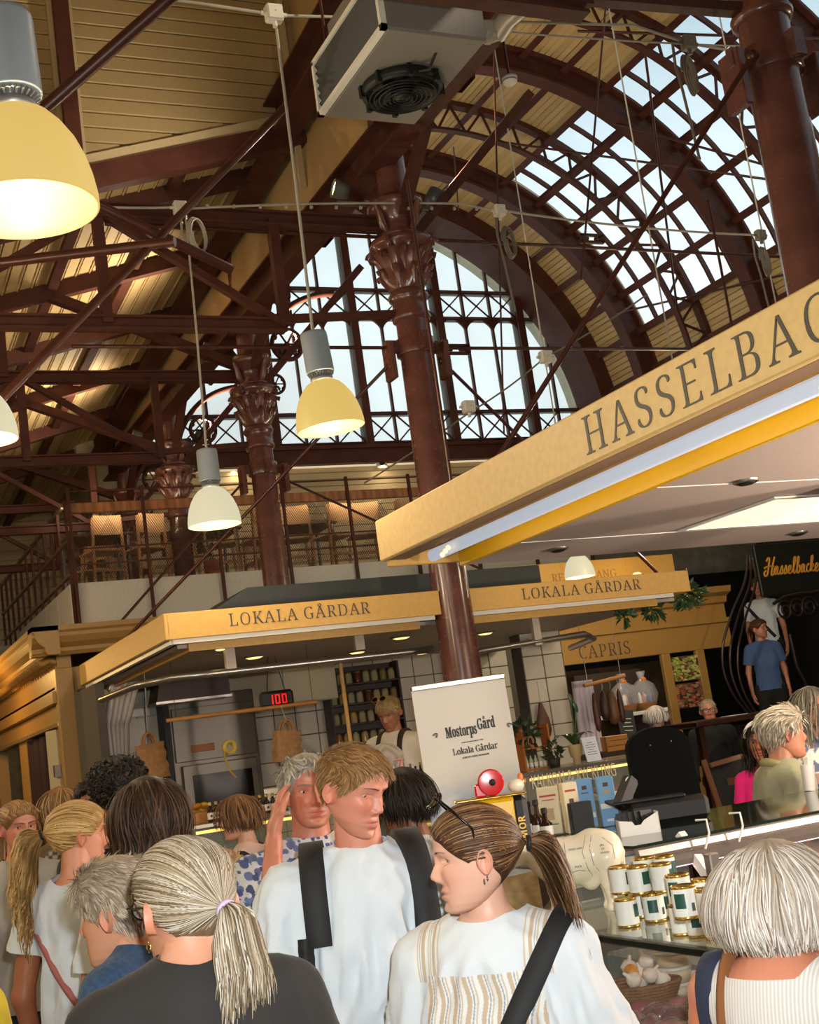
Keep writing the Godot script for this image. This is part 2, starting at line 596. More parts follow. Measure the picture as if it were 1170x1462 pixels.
func make_great_window() -> void:
	var w := struct("window_1", "great arched window with iron mullions, transoms and crossed bracing")
	var m_gl := glass("window glass", Color(0.86, 0.94, 0.95), 0.22, 0.12)
	var circle := PackedVector2Array()
	for k in 65:
		var a := PI * k / 64
		circle.append(Vector2(NX + cos(a) * 3.9,NY - 0.02 + sin(a) * 3.9))
	var lev := [6.54,7.02,8.62,9.08,10.4]
	var step := 0.51
	var x0 := 8.16 - step * 8
	var zc := ZE - 0.06
	for i in 16:
		var xa := x0 + i * step
		var xb := xa + step
		for b in 4:
			var rect := PackedVector2Array([Vector2(xa + 0.012,lev[b]),Vector2(xb - 0.012,lev[b]),Vector2(xb - 0.012,lev[b + 1]),Vector2(xa + 0.012,lev[b + 1])])
			for part in Geometry2D.intersect_polygons(rect,circle):
				if part.size() > 2:
					obj("pane", MB.new().prism(part, T(Vector3(0, 0, zc)), -0.004, 0.004), m_gl, w)
	for i in 17:
		var x := x0 + i * step
		var h := sqrt(maxf(0.0,3.9 * 3.9 - (x - NX) * (x - NX)))
		if h < 0.1:
			continue
		var main := (i - 8) % 3 == 0
		var y1 := NY + h
		if main:
			obj("mullion", MB.new().bx(Vector3(x - 0.075, 6.3, ZE - 0.12), Vector3(x + 0.075, y1, ZE - 0.09)).bx(Vector3(x - 0.02, 6.3, ZE - 0.09), Vector3(x + 0.02, y1, ZE + 0.06)).bx(Vector3(x - 0.065, 6.3, ZE + 0.04), Vector3(x + 0.065, y1, ZE + 0.07)), m_steel, w)
		else:
			obj("glazing_bar", MB.new().bx(Vector3(x - 0.016, 6.5, ZE - 0.09), Vector3(x + 0.016, y1, ZE - 0.02)), m_steel, w)
	for k in 4:
		var y: float = [6.54,7.02,8.62,9.08][k]
		var half := sqrt(3.9 * 3.9 - (y - NY) * (y - NY))
		obj("transom", MB.new().bx(Vector3(NX - half, y - 0.03, ZE - 0.12), Vector3(NX + half, y + 0.03, ZE + 0.0)).bx(Vector3(NX - half, y - 0.012, ZE), Vector3(NX + half, y + 0.012, ZE + 0.05)), m_steel, w)
	for i in 16:
		var xa := x0 + i * step
		var xb := xa + step
		for b in [0,2]:
			var ya: float = lev[b]
			var yb: float = lev[b + 1]
			var far := maxf(absf(xa - NX),absf(xb - NX))
			if far * far + (yb - NY) * (yb - NY) > 3.9 * 3.9:
				continue
			obj("brace", MB.new().beam(Vector3(xa, ya, ZE - 0.03), Vector3(xb, yb, ZE - 0.03), 0.022, 0.022).beam(Vector3(xa, yb, ZE - 0.03), Vector3(xb, ya, ZE - 0.03), 0.022, 0.022), m_steel, w)
		var far2 := maxf(absf(xa - NX),absf(xb - NX))
		if far2 < 3.1:
			var sp := MB.new()
			for sgn in [0,1]:
				var poly := PackedVector2Array()
				var ex := xa if sgn == 0 else xb
				var cx := (xa + xb) / 2
				poly.append(Vector2(ex,8.62))
				for q in 9:
					var an := PI / 2 * q / 8
					var sx := -1.0 if sgn == 0 else 1.0
					poly.append(Vector2(cx + sx * sin(an) * step / 2,8.60 - step / 2 + cos(an) * step / 2))
				sp.prism(poly,T(Vector3(0,0,ZE - 0.05)),-0.02,0.02)
			obj("arched_head", sp, m_steel, w)
func make_vault(mb1: Material,mb2: Material) -> void:
	var ce := struct("ceiling_vault", "barrel vault of tan boards on brown iron ribs with a band of glass")
	var zn := 7.7
	var m_gl := glass("skylight glass", Color(0.80, 0.90, 0.96), 0.14, 0.1)
	var bw := 1.25
	var k := 0
	var d := 0.0
	while d < 180.0:
		var open := (d > 17.5 and d < 63.5) or (d > 116.0 and d < 162.0)
		var z1 := -16.1 if open else zn
		var a0 := d + 0.07
		var a1 := d + bw - 0.07
		var mb := MB.new()
		arch_strip(mb,a0,a1,NR + 0.06,NR + 0.12,ZE,z1,1)
		obj("board", mb, mb1 if (k * 7) % 3 else mb2, ce)
		d += bw
		k += 1
	var shell := MB.new()
	for seg in [[0.0,17.5,zn],[63.5,116.5,zn],[162.0,180.0,zn],[17.5,63.5,-16.1],[116.5,162.0,-16.1]]:
		arch_strip(shell,seg[0],seg[1],NR + 0.12,NR + 0.2,ZE,seg[2],14)
	obj("roof_shell", shell, mb2, ce)
	for a in [2.0,9.0,18.0,27.0,36.3,45.5,54.8,64.0,73.0,82.0,91.0,100.0,109.0,118.0,127.0,136.0,145.0,154.0,163.0]:
		var mb := MB.new()
		var wd := 0.75
		arch_strip(mb,a - wd,a + wd,NR - 0.06,NR + 0.07,ZE + 0.1,zn,1)
		obj("purlin", mb, m_steel, ce)
	var z := -16.1
	var i := 0
	while z < 7.0:
		if i % 2 == 0:
			var r := MB.new()
			arch_strip(r,0,180,NR - 0.30,NR - 0.26,z - 0.11,z + 0.11,44)
			arch_strip(r,0,180,NR - 0.26,NR + 0.08,z - 0.02,z + 0.02,44)
			arch_strip(r,0,180,NR + 0.04,NR + 0.08,z - 0.11,z + 0.11,44)
			obj("rib", r, m_steel, ce)
		else:
			var r := MB.new()
			arch_strip(r,0,180,NR - 0.02,NR + 0.06,z - 0.06,z + 0.06,44)
			arch_strip(r,0,180,NR - 0.40,NR - 0.36,z - 0.05,z + 0.05,44)
			obj("lattice_rib", r, m_steel, ce)
			for q in 26:
				var a := 180.0 * q / 26
				var b := 180.0 * (q + 0.5) / 26
				var e := 180.0 * (q + 1) / 26
				obj("lattice_bar", MB.new().beam(vault_pt(a, z, NR - 0.38), vault_pt(b, z, NR), 0.035, 0.02, Vector3.BACK).beam(vault_pt(b, z, NR), vault_pt(e, z, NR - 0.38), 0.035, 0.02, Vector3.BACK), m_steel, ce)
		z += 1.43
		i += 1
	var pur := [18.0,27.0,36.3,45.5,54.8,63.6]
	z = -16.1
	while z < 6.0:
		for g in 3:
			var za := z + g * 0.4767
			var zb := za + 0.4767
			if g > 0:
				for side in [0,1]:
					var bar := MB.new()
					var s0 := 18.0 if side == 0 else 117.0
					arch_strip(bar,s0,s0 + 45.6,NR + 0.02,NR + 0.09,za - 0.018,za + 0.018,12)
					obj("glazing_bar", bar, m_steel, ce)
			for q in 5:
				var p := MB.new()
				p.quad(vault_pt(pur[q],zb,NR + 0.1),vault_pt(pur[q],za,NR + 0.1),vault_pt(pur[q + 1],za,NR + 0.1),vault_pt(pur[q + 1],zb,NR + 0.1))
				p.quad(vault_pt(pur[q],za,NR + 0.106),vault_pt(pur[q],zb,NR + 0.106),vault_pt(pur[q + 1],zb,NR + 0.106),vault_pt(pur[q + 1],za,NR + 0.106))
				obj("pane", p, m_gl, ce)
		var lp := MB.new()  # unseen left skylight, placed to let daylight into the hall
		lp.quad(vault_pt(116.5,z + 1.43,NR + 0.1),vault_pt(116.5,z,NR + 0.1),vault_pt(162,z,NR + 0.1),vault_pt(162,z + 1.43,NR + 0.1))
		lp.quad(vault_pt(116.5,z + 1.43,NR + 0.107),vault_pt(162,z + 1.43,NR + 0.107),vault_pt(162,z,NR + 0.107),vault_pt(116.5,z,NR + 0.107))
		obj("pane", lp, m_gl, ce)
		z += 1.43
	obj("wall_plate", MB.new().bx(Vector3(12.3, NY - 0.25, ZE), Vector3(12.5, NY + 0.1, zn)).bx(Vector3(4.1, NY + 0.0, ZE), Vector3(4.35, NY + 0.25, zn)), m_steel, ce)
func make_aisle_roof(mb1: Material,mb2: Material,beige: Material) -> void:
	var ce := struct("ceiling_aisle", "sloping board ceiling of the aisle with brown rafters")
	var zf := -21.6
	var zg := -9.6
	var x := 3.92
	var k := 0
	while x > -0.6:
		var xa := x - 0.124
		var mb := MB.new()
		for seg in 1:
			var p := [Vector3(xa,roof_y(xa,zf),zf),Vector3(x,roof_y(x,zf),zf),Vector3(x,roof_y(x,zg),zg),Vector3(xa,roof_y(xa,zg),zg)]
			var up := Vector3(0,0.03,0)
			mb.quad(p[0],p[1],p[2],p[3])
			mb.quad(p[0] + up,p[3] + up,p[2] + up,p[1] + up)
			mb.quad(p[0] + up,p[0],p[3],p[3] + up)
			mb.quad(p[1],p[1] + up,p[2] + up,p[2])
		mb.beam(Vector3(x - 0.012,roof_y(x,zf) - 0.006,zf),Vector3(x - 0.012,roof_y(x,zg) - 0.006,zg),0.016,0.016)
		obj("board", mb, mb1 if (k * 5) % 3 else mb2, ce)
		x -= 0.138
		k += 1
	var back := MB.new()
	for seg in [[-6.4,4.3,0.03,zf,zg],[-6.4,-0.6,0.0,zf,zg]]:
		var a := Vector3(seg[0],roof_y(seg[0],zf) + seg[2],zf)
		var b := Vector3(seg[1],roof_y(seg[1],zf) + seg[2],zf)
		var c := Vector3(seg[1],roof_y(seg[1],zg) + seg[2],zg)
		var d := Vector3(seg[0],roof_y(seg[0],zg) + seg[2],zg)
		back.quad(a,b,c,d)
		var up := Vector3(0,0.12,0)
		back.quad(a + up,d + up,c + up,b + up)
	obj("roof_shell", back, mb2, ce)
	obj("upper_roof", MB.new().bx(Vector3(-6.4, 9.3, zg), Vector3(4.3, 9.5, 8)), mb2, ce)
	obj("clerestory", MB.new().bx(Vector3(4.15, NY + 0.2, zg), Vector3(4.3, 9.5, 8)), mb2, ce)
	for z in [-10.3,-11.85,-13.4,-15.05,-16.6,-18.2]:
		obj("rafter", MB.new().beam(Vector3(3.9, roof_y(3.9, z) - 0.07, z), Vector3(-2, roof_y(-2, z) - 0.07, z), 0.1, 0.16), m_steel, ce)
	for xx in [3.1,2.3,1.5,0.7]:
		obj("purlin", MB.new().beam(Vector3(xx, roof_y(xx, zf) - 0.04, zf), Vector3(xx, roof_y(xx, zg) - 0.04, zg), 0.09, 0.08), m_steel, ce)
	var m_gab := mat("olive tan boards", rgb(172, 148, 102), 0.6, 0.0, "fine", 1.0)
	var ga := struct("wall_gable", "tan boards across the gable between the two aisle roofs")
	var y := 5.6
	while y < 9.3:
		var xr := minf(4.1,3.9 - (7.05 + 0.055 * (zg + 11.8) - y) / 0.29)
		if xr > -1.0:
			obj("board", MB.new().cb(Vector3(-2.0, y, zg - 0.02), Vector3(xr, y + 0.122, zg + 0.02), 0.008), m_gab, ga)
		y += 0.13
		k += 1
	obj("backing", MB.new().prism(PackedVector2Array([Vector2(-6.4, roof_y(-6.4, zg)), Vector2(4.2, roof_y(4.2, zg)), Vector2(4.2, 9.4), Vector2(-6.4, 9.4)]), T(Vector3(0, 0, zg)), -0.08, -0.02), mb2, ga)
	obj("edge_board", MB.new().beam(Vector3(-2, roof_y(-2, zg) + 0.02, zg + 0.03), Vector3(4.1, roof_y(4.1, zg) + 0.02, zg + 0.03), 0.05, 0.11), beige, ga)
	obj("edge_beam", MB.new().beam(Vector3(-2, roof_y(-2, zg) - 0.13, zg + 0.03), Vector3(4.1, roof_y(4.1, zg) - 0.13, zg + 0.03), 0.12, 0.2), m_steel, ga)
	var p1 := on_z(93,120,zg)
	obj("post", MB.new().bx(Vector3(p1.x - 0.06, 6.3, zg + 0.02), Vector3(p1.x + 0.06, 9.3, zg + 0.14)), m_steel, ga)
	obj("batten", MB.new().bx(Vector3(p1.x + 0.06, 6.3, zg + 0.02), Vector3(p1.x + 0.1, 9.3, zg + 0.06)).bx(Vector3(p1.x - 0.1, 6.3, zg + 0.02), Vector3(p1.x - 0.06, 9.3, zg + 0.06)), beige, ga)
	var p2 := on_z(408,100,zg)
	obj("batten", MB.new().bx(Vector3(p2.x - 0.025, 6.6, zg + 0.02), Vector3(p2.x + 0.025, 9.3, zg + 0.06)), beige, ga)
func part(called: String, parent: Node, pos := Vector3.ZERO, label := "") -> Node3D:
	var o := Node3D.new()
	o.name = called
	parent.add_child(o,true)
	o.position = pos
	if label:
		o.set_meta("label", label)
	return o
const CX := 4.19
const COLZ := [-4.2,-8.2,-11.85,-15.05,-17.6]
func make_columns() -> void:
	var m_col := mat("glossy oxide red column paint", rgb(116, 70, 60), 0.3, 0.0, "paint", 1.2)
	m_col.clearcoat_enabled = true
	m_col.clearcoat = 0.5
	m_col.clearcoat_roughness = 0.12
	var where := ["nearest column, behind the large yellow shop sign at the right edge", "column between the two small yellow stall signs", "column in front of the gallery railing", "column at the far end of the gallery, left of the small white lamp", "last column before the end wall"]
	for i in COLZ.size():
		var z: float = COLZ[i]
		var t := thing("iron_column", "oxide red cast iron column with leafy capital, the " + where[i], "column", Vector3(CX, 0, z), 0, "row of iron columns")
		obj("shaft", MB.new().lathe([[0.0, 0.0], [0.21, 0.0], [0.21, 0.25], [0.175, 0.3], [0.165, 0.6], [0.15, 0.7], [0.14, 2.4], [0.118, 4.95], [0.125, 4.97], [0.125, 5.02], [0.115, 5.05], [0.112, 5.2]], 32), m_col, t)
		obj("neck_ring", MB.new().lathe([[0.12, 4.9], [0.14, 4.91], [0.145, 4.94], [0.13, 4.97], [0.125, 5.05], [0.145, 5.07], [0.15, 5.1], [0.13, 5.13], [0.12, 5.14]], 32), m_col, t)
		obj("capital", MB.new().lathe([[0.115, 5.13, 0.0], [0.14, 5.17, 0.05], [0.16, 5.24, 0.10], [0.15, 5.26, 0.14], [0.17, 5.33, 0.10], [0.21, 5.42, 0.12], [0.185, 5.44, 0.06], [0.235, 5.47, 0.02], [0.24, 5.52, 0.0], [0.2, 5.53, 0.0], [0.12, 5.54, 0.0]], 48, T(Vector3.ZERO), 0.1, 8), m_col, t)
		var lv := MB.new()
		for ring in 2:
			for q in 8:
				var a := TAU * (q + 0.5 * ring) / 8
				var out := Vector3(sin(a),0,cos(a))
				var y0 := 5.16 + ring * 0.12
				lv.tube(vs([out * 0.125 + Vector3(0,y0,0),out * 0.155 + Vector3(0,y0 + 0.08,0),out * (0.19 + ring * 0.02) + Vector3(0,y0 + 0.13,0),out * (0.215 + ring * 0.03) + Vector3(0,y0 + 0.12,0),out * (0.21 + ring * 0.03) + Vector3(0,y0 + 0.095,0)]),[0.014,0.034,0.03,0.022,0.008],6)
		for q in 4:
			var a := TAU * (q + 0.5) / 4
			var out := Vector3(sin(a),0,cos(a))
			var sp := PackedVector3Array()
			for s in 14:
				var b := s * 0.62
				var r := 0.05 * (1.0 - s / 16.0)
				sp.append(out * (0.235 + cos(b) * r) + Vector3(0,5.46 + sin(b) * r,0))
			lv.tube(sp,0.014,5)
		obj("leaf_ring", lv, m_col, t)
		obj("upper_block", MB.new().lathe([[0.11, 5.53], [0.16, 5.55], [0.15, 5.58], [0.125, 5.62], [0.135, 5.70], [0.2, 5.76], [0.215, 5.8], [0.215, 5.84], [0.15, 5.86], [0.12, 5.87]], 32), m_col, t)
		var cor := MB.new()
		for q in 4:
			var a := TAU * q / 4 + 0.4
			var out := Vector3(sin(a),0,cos(a))
			cor.tube(vs([out * 0.12 + Vector3(0,5.58,0),out * 0.17 + Vector3(0,5.63,0),out * 0.19 + Vector3(0,5.72,0),out * 0.22 + Vector3(0,5.78,0)]),[0.02,0.035,0.03,0.02],6)
		obj("bracket_scroll", cor, m_col, t)
		obj("upper_shaft", MB.new().lathe([[0.118, 5.86], [0.118, 6.95], [0.0, 6.95]], 28), m_col, t)
		var co := MB.new().lathe([[0.12,4.64],[0.145,4.645],[0.145,4.76],[0.12,4.765]],24)
		for s in [-1.0,1.0]:
			co.bx(Vector3(s * 0.14,4.66,-0.02),Vector3(s * 0.24,4.75,0.02))
		co.bx(Vector3(-0.03,4.64,0.13),Vector3(0.03,4.77,0.2))
		obj("collar", co, m_col, t)
		for s in [-1.0,1.0]:
			obj("bracket_plate", MB.new().cb(Vector3(s * 0.19, 4.46, -0.07 + s * 0.02), Vector3(s * 0.235, 4.74, 0.07 + s * 0.02), 0.006), m_col, t)
func flower(c: Vector3,r: float) -> MB:
	var mb := MB.new()
	var ring := PackedVector3Array()
	for k in 24:
		var a := TAU * k / 24
		ring.append(c + Vector3(cos(a) * r,sin(a) * r,0))
	mb.tube(ring,r * 0.16,5,false,true)
	for k in 6:
		var a := TAU * k / 6
		mb.rod(c,c + Vector3(cos(a) * r,sin(a) * r,0),r * 0.07,5)
		var b := TAU * (k + 0.5) / 6
		mb.ball(T(c + Vector3(cos(b) * r * 0.93,sin(b) * r * 0.93,0)),Vector3.ONE * r * 0.2,6,4)
	mb.ball(T(c),Vector3.ONE * r * 0.2,8,5)
	return mb
func make_trusses() -> void:
	var ceil_a := get_node("ceiling_aisle")
	var g := part("girder", ceil_a, Vector3(CX, 6.2, -8))
	obj("web", MB.new().ibeam(Vector3(-0.12, 0.02, -10.0), Vector3(-0.12, 0.02, 14), 0.2, 0.26), m_steel, g)
	var g2 := part("eaves_girder", ceil_a, Vector3(3.85, 6.9, -8))
	var a := Vector3(0.05,6.57 - 6.9,-10.2)
	var b := Vector3(0.05,7.62 - 6.9,4.6)
	obj("web", MB.new().ibeam(a, b, 0.24, 0.34), m_steel, g2)
	for i in COLZ.size():
		var z: float = COLZ[i]
		var t := part("truss", ceil_a, Vector3(CX, 5.66, z))
		var top := 0.0
		var bot := -0.8
		obj("top_chord", MB.new().ibeam(Vector3(-0.1, top, 0), Vector3(-8, top, 0), 0.1, 0.11, Vector3.UP, 0.015), m_steel, t)
		obj("bottom_chord", MB.new().ibeam(Vector3(-1.0, bot, 0), Vector3(-8, bot, 0), 0.09, 0.1, Vector3.UP, 0.015), m_steel, t)
		var x := -1.0
		var k := 0
		while x > -7.0:
			obj("post", MB.new().bx(Vector3(x - 0.035, bot, -0.035), Vector3(x + 0.035, top, 0.035)), m_steel, t)
			var x2 := x - 1.25
			if k % 2 == 0:
				obj("diagonal", MB.new().beam(Vector3(x, bot, 0), Vector3(x2, top, 0), 0.05, 0.06, Vector3.BACK), m_steel, t)
			else:
				obj("diagonal", MB.new().beam(Vector3(x, top, 0), Vector3(x2, bot, 0), 0.05, 0.06, Vector3.BACK), m_steel, t)
			x = x2
			k += 1
		obj("knee_brace", MB.new().beam(Vector3(-0.12, -0.7, 0), Vector3(-1.0, bot + 0.05, 0), 0.05, 0.06, Vector3.BACK), m_steel, t)
		if i >= 2:
			obj("knee_brace", MB.new().beam(Vector3(-0.1, 0.1, 0), Vector3(-1.9, 0.8, 0), 0.09, 0.1, Vector3.BACK), m_steel, t)
		if z < -9.0:
			var y2 := roof_y(CX - 2.4,z) - 5.75
			obj("king_post", MB.new().bx(Vector3(-2.45, top, -0.04), Vector3(-2.35, y2, 0.04)), m_steel, t)
		for sg in [-1.0,1.0]:
			obj("strut", MB.new().beam(Vector3(0, 0.05, sg * 0.1), Vector3(0, 0.95, sg * 1.25), 0.06, 0.09, Vector3.RIGHT), m_steel, t)
		if i > 0:
			obj("strut", MB.new().beam(Vector3(0.1, -0.1, 0.0), Vector3(1.35, 1.2, 0), 0.07, 0.1, Vector3.BACK), m_steel, t)
		if i >= 2:
			obj("rosette", flower(Vector3(0.42, 0.34, 0), 0.16), m_steel, t)
			obj("rosette", flower(Vector3(0.24, -0.08, 0), 0.1), m_steel, t)
			var sp := MB.new()
			var ring := PackedVector3Array()
			for q in 20:
				var an := PI + PI / 2 * q / 19
				ring.append(Vector3(1.0 + cos(an) * 0.95,0.9 + sin(an) * -0.0 + (sin(an) + 1.0) * -1.0,0))
			sp.tube(ring,0.035,5)
			obj("spandrel_arc", sp, m_steel, t)
func turnbuckle(c: Vector3) -> MB:
	var mb := MB.new()
	for s in [-1.0,1.0]:
		mb.bx(c + Vector3(-0.11,s * 0.03 - 0.01,-0.015),c + Vector3(0.11,s * 0.03 + 0.01,0.015))
		mb.bx(c + Vector3(s * 0.1 - 0.02,-0.03,-0.015),c + Vector3(s * 0.1 + 0.02,0.03,0.015))
		mb.rod(c + Vector3(s * 0.03,0,0),c + Vector3(s * 0.12,0,0),0.014,6)
	return mb
func sag(a: Vector3,b: Vector3,drop: float,n := 12) -> PackedVector3Array:
	var p := PackedVector3Array()
	for k in n + 1:
		var t := float(k) / n
		p.append(a.lerp(b,t) - Vector3(0,drop * 4.0 * t * (1.0 - t),0))
	return p
func coil(c: Vector3,r: float,turns: int,rr: float,nrm: Vector3) -> MB:
	var mb := MB.new()
	var x := nrm.cross(Vector3.UP).normalized()
	var p := PackedVector3Array()
	for k in turns * 20 + 1:
		var an := TAU * k / 20
		var q := r * (1.0 - 0.06 * (k / 20))
		p.append(c + x * cos(an) * q * 0.62 + Vector3.UP * sin(an) * q + nrm * (0.012 * k / 20.0))
	mb.tube(p,rr,5)
	return mb
func make_rods() -> void:
	var z1: float = COLZ[1]
	var t := thing("tie_rod", "thin dark tie rod across the nave just above the capital of the central column", "rod", Vector3(CX, 5.55, z1))
	obj("bar", MB.new().rod(Vector3(-2.2, 0.02, 0), Vector3(8.2, -0.02, 0), 0.014), m_pipe, t)
	obj("turnbuckle", turnbuckle(on_z(845, 341, z1) - t.position), m_pipe, t)
	var t2 := thing("tie_rod", "thin dark tie rod across the great window at the collar of the central column", "rod", Vector3(CX, 4.7, z1))
	obj("bar", MB.new().rod(Vector3(-2.5, 0, 0), Vector3(8.2, 0, 0), 0.013), m_pipe, t2)
	obj("turnbuckle", turnbuckle(on_z(651, 499, z1) - t2.position), m_pipe, t2)
	var stays := [
		[Vector3(CX - 0.2, 4.6, z1), Vector3(2.16, 2.9, -9.6), "stay rod slanting down left from the central column to the small stall canopy"],
		[Vector3(CX + 0.2, 4.6, z1), Vector3(6.1, 2.9, -8.35), "stay rod slanting down right from the central column behind the large sign"],
		[Vector3(CX - 0.2, 4.6, -11.85), Vector3(2.5, 3.2, -11.6), "stay rod slanting down left from the column before the gallery"],
		[Vector3(CX + 0.2, 4.6, -11.85), Vector3(5.9, 3.0, -9.9), "stay rod slanting down right across the gallery railing"],
		[Vector3(CX - 0.2, 4.66, -4.1), Vector3(2.68, 2.95, -4.7), "stay rod slanting from the right column down to the large yellow sign"],
	]
	for s in stays:
		var p: Vector3 = s[1]
		var o := thing("stay_rod", s[2], "rod", p)
		obj("bar", MB.new().rod(Vector3.ZERO, s[0] - p, 0.013), m_pipe, o)
		obj("eye", MB.new().ball(T(s[0] - p), Vector3.ONE * 0.03, 8, 5), m_pipe, o)
	var brs := [[at(-30, 603, 6.6), at(408, 152, 8.3), 0.026, "long round brace slanting up from the left edge past the hanging lamps"], [at(60, 158, 5.2), at(262, -20, 5.2), 0.028, "thick round brace in the top left corner beside the big lamp"],
		[at(0, 375, 7.6), at(250, 345, 7.4), 0.03, "dark cross brace under the left ceiling"], [at(130, 288, 8.0), at(330, 385, 8.6), 0.035, "dark brace falling to the right behind the white junction box"]]
	for s in brs:
		var o := thing("brace_rod", s[3], "rod", s[0])
		obj("bar", MB.new().rod(Vector3.ZERO, s[1] - s[0], s[2], 10), m_pipe, o)
	var web := [[vault_pt(60,-13.4,3.8),vault_pt(14,-10.5,3.7)],[vault_pt(66,-11.9,3.75),vault_pt(16,-14.7,3.7)],[vault_pt(75,-14.7,3.7),vault_pt(30,-12.0,3.7)],[vault_pt(80,-12.0,3.7),vault_pt(34,-9.1,3.7)],[vault_pt(24,-16.0,3.75),vault_pt(5,-10.5,3.75)]]
	for k in web.size():
		var p: Vector3 = web[k][0]
		obj("stay_rod", MB.new().rod(p, web[k][1], 0.017), m_pipe, get_node("ceiling_vault"))
	for q in [[648,210,655,300,14.0],[705,60,720,620,10.0],[866,0,830,400,9.5]]:
		var p := at(q[0],q[1],q[4])
		var o := thing("suspension_wire", "thin suspension wire hanging under the vault %s" % ("by the smoke alarm" if q[0] == 705 else ("near the tan end bay" if q[0] == 648 else "in front of the glass")), "wire", p)
		obj("strand", MB.new().rod(Vector3.ZERO, at(q[2], q[3], q[4]) - p, 0.008), m_pipe, o)
func junction(called_label: String,pos: Vector3,m: Material) -> void:
	var o := thing("junction_box", called_label, "junction box", pos)
	obj("box", MB.new().cb(Vector3(-0.045, -0.045, -0.03), Vector3(0.045, 0.045, 0.03), 0.008), m, o)
	obj("lid", MB.new().cb(Vector3(-0.04, -0.04, 0.03), Vector3(0.04, 0.04, 0.036), 0.003), m, o)
	obj("screw", MB.new().ball(T(Vector3(0, 0, 0.036)), Vector3(0.005, 0.005, 0.003), 6, 4), m_cable, o)
	obj("gland", MB.new().rod(Vector3(0, -0.045, 0), Vector3(0, -0.075, 0), 0.014, 8), m, o)
	for sg in [-1.0,1.0]:
		obj("gland", MB.new().rod(Vector3(sg * 0.045, 0, 0), Vector3(sg * 0.07, 0, 0), 0.012, 8), m, o)
func make_cables() -> void:
	var m_box := mat("white junction box plastic", rgb(222, 214, 196), 0.45)
	var m_coil := mat("grey coiled flex", rgb(120, 112, 98), 0.5)
	var z1: float = COLZ[1] + 0.17
	var cz := at(466,540,6.4).z
	var b1 := on_z(257,297,z1)
	var b2 := on_z(713,301,z1)
	var b3 := on_z(1086,336,z1)
	var b0 := on_z(391,20,cz)
	var b4 := on_z(983,62,cz)
	junction("small white junction box above the left coil of cable", b1, m_box)
	junction("small white junction box right of the central column", b2, m_box)
	junction("small grey junction box at the nearest column's edge over the glass", b3, m_coil)
	junction("white junction box at the top edge, left of the heater", b0, m_box)
	junction("grey junction box beside the right column near the top edge", b4, m_coil)
	var p := thing("cable_run", "pale cable strung across between the white junction boxes", "cable", b1)
	var run := MB.new()
	run.tube(sag(on_z(-10,285,z1) - b1,Vector3(-0.07,0,0),0.02),0.009,6)
	run.tube(sag(Vector3(0.07,0,0),on_z(660,291,z1) - b1,-0.02,20),0.009,6)
	run.tube(sag(on_z(660,291,z1) - b1,b2 - b1 - Vector3(0.07,0,0),0.0),0.009,6)
	run.tube(sag(b2 - b1 + Vector3(0.07,0,0),b3 - b1 - Vector3(0.07,0,0),0.03,16),0.009,6)
	obj("cable", run, m_cable, p)
	var clips := MB.new()
	for k in 14:
		var q := b1.lerp(b2,k / 13.0) - b1
		clips.rod(q + Vector3(-0.008,0.015,0),q + Vector3(0.008,0.015,0),0.014,6)
	obj("clip", clips, m_cable, p).set_meta("kind", "stuff")
	var p2 := thing("cable_run", "pale cable strung across the top of the picture in front of the heater", "cable", b0)
	var run2 := MB.new()
	run2.tube(sag(on_z(200,-8,cz) - b0,Vector3(-0.07,0,0),0.0),0.008,6)
	run2.tube(sag(Vector3(0.07,0,0),on_z(905,36,cz) - b0,0.0),0.008,6)
	run2.tube(sag(on_z(905,36,cz) - b0,b4 - b0,0.0),0.008,6)
	run2.tube(sag(b4 - b0,on_z(1056,74,cz) - b0,0.0),0.008,6)
	run2.tube(sag(on_z(560,30,cz) - b0,on_z(1056,66,cz) - b0,0.02),0.006,5)
	obj("cable", run2, m_cable, p2)
	var coils := [[b1 + Vector3(0.09, -0.2, 0), "pale loop of cable hanging at the left junction box"], [b2 + Vector3(0.03, -0.26, 0), "grey loop of cable hanging right of the central column"], [b4 + Vector3(-0.05, -0.22, 0), "grey loop of cable hanging before the glass by the right column"], [b3 + Vector3(-0.02, -0.24, 0), "dark loop of cable at the far right over the sign"]]
	for k in coils.size():
		var c: Vector3 = coils[k][0]
		var o := thing("cable_coil", coils[k][1], "cable", c)
		obj("loop", coil(Vector3.ZERO, 0.13, 3, 0.008, Vector3(0.5, 0, 0.86).normalized()), m_cable if k == 0 else m_coil, o)
		obj("tail", MB.new().tube(vs([Vector3(-0.07, 0.2, 0), Vector3(-0.08, 0.05, 0), Vector3(-0.06, -0.1, 0), Vector3(-0.03, -0.55, 0)] if k > 0 else [Vector3(-0.09, 0.15, 0), Vector3(-0.1, -0.1, 0)]), 0.009, 6), m_cable if k == 0 else m_coil, o)
	var w1 := at(520,690,9.5)
	var o2 := thing("cable_run", "thin grey cable rising to the right in front of the lower great window", "cable", w1)
	obj("cable", MB.new().tube(sag(Vector3.ZERO, at(672, 588, 9.5) - w1, 0.01), 0.007, 5).tube(sag(at(672, 588, 9.5) - w1, at(779, 510, 9.5) - w1, 0.02), 0.007, 5).tube(sag(at(779, 510, 9.5) - w1, at(925, 420, 9.5) - w1, 0.02), 0.007, 5), m_coil, o2)
	junction("tiny pale box on the thin cable before the great window, left one", at(669, 581, 9.5), m_box)
	junction("tiny pale box on the thin cable before the great window, right one", at(779, 510, 9.5), m_box)
	var ou := thing("wall_socket", "small pale socket box on the weatherboards below the window", "socket", Vector3(on_z(544, 661, ZE + 0.05).x, on_z(544, 661, ZE + 0.05).y, ZE + 0.05))
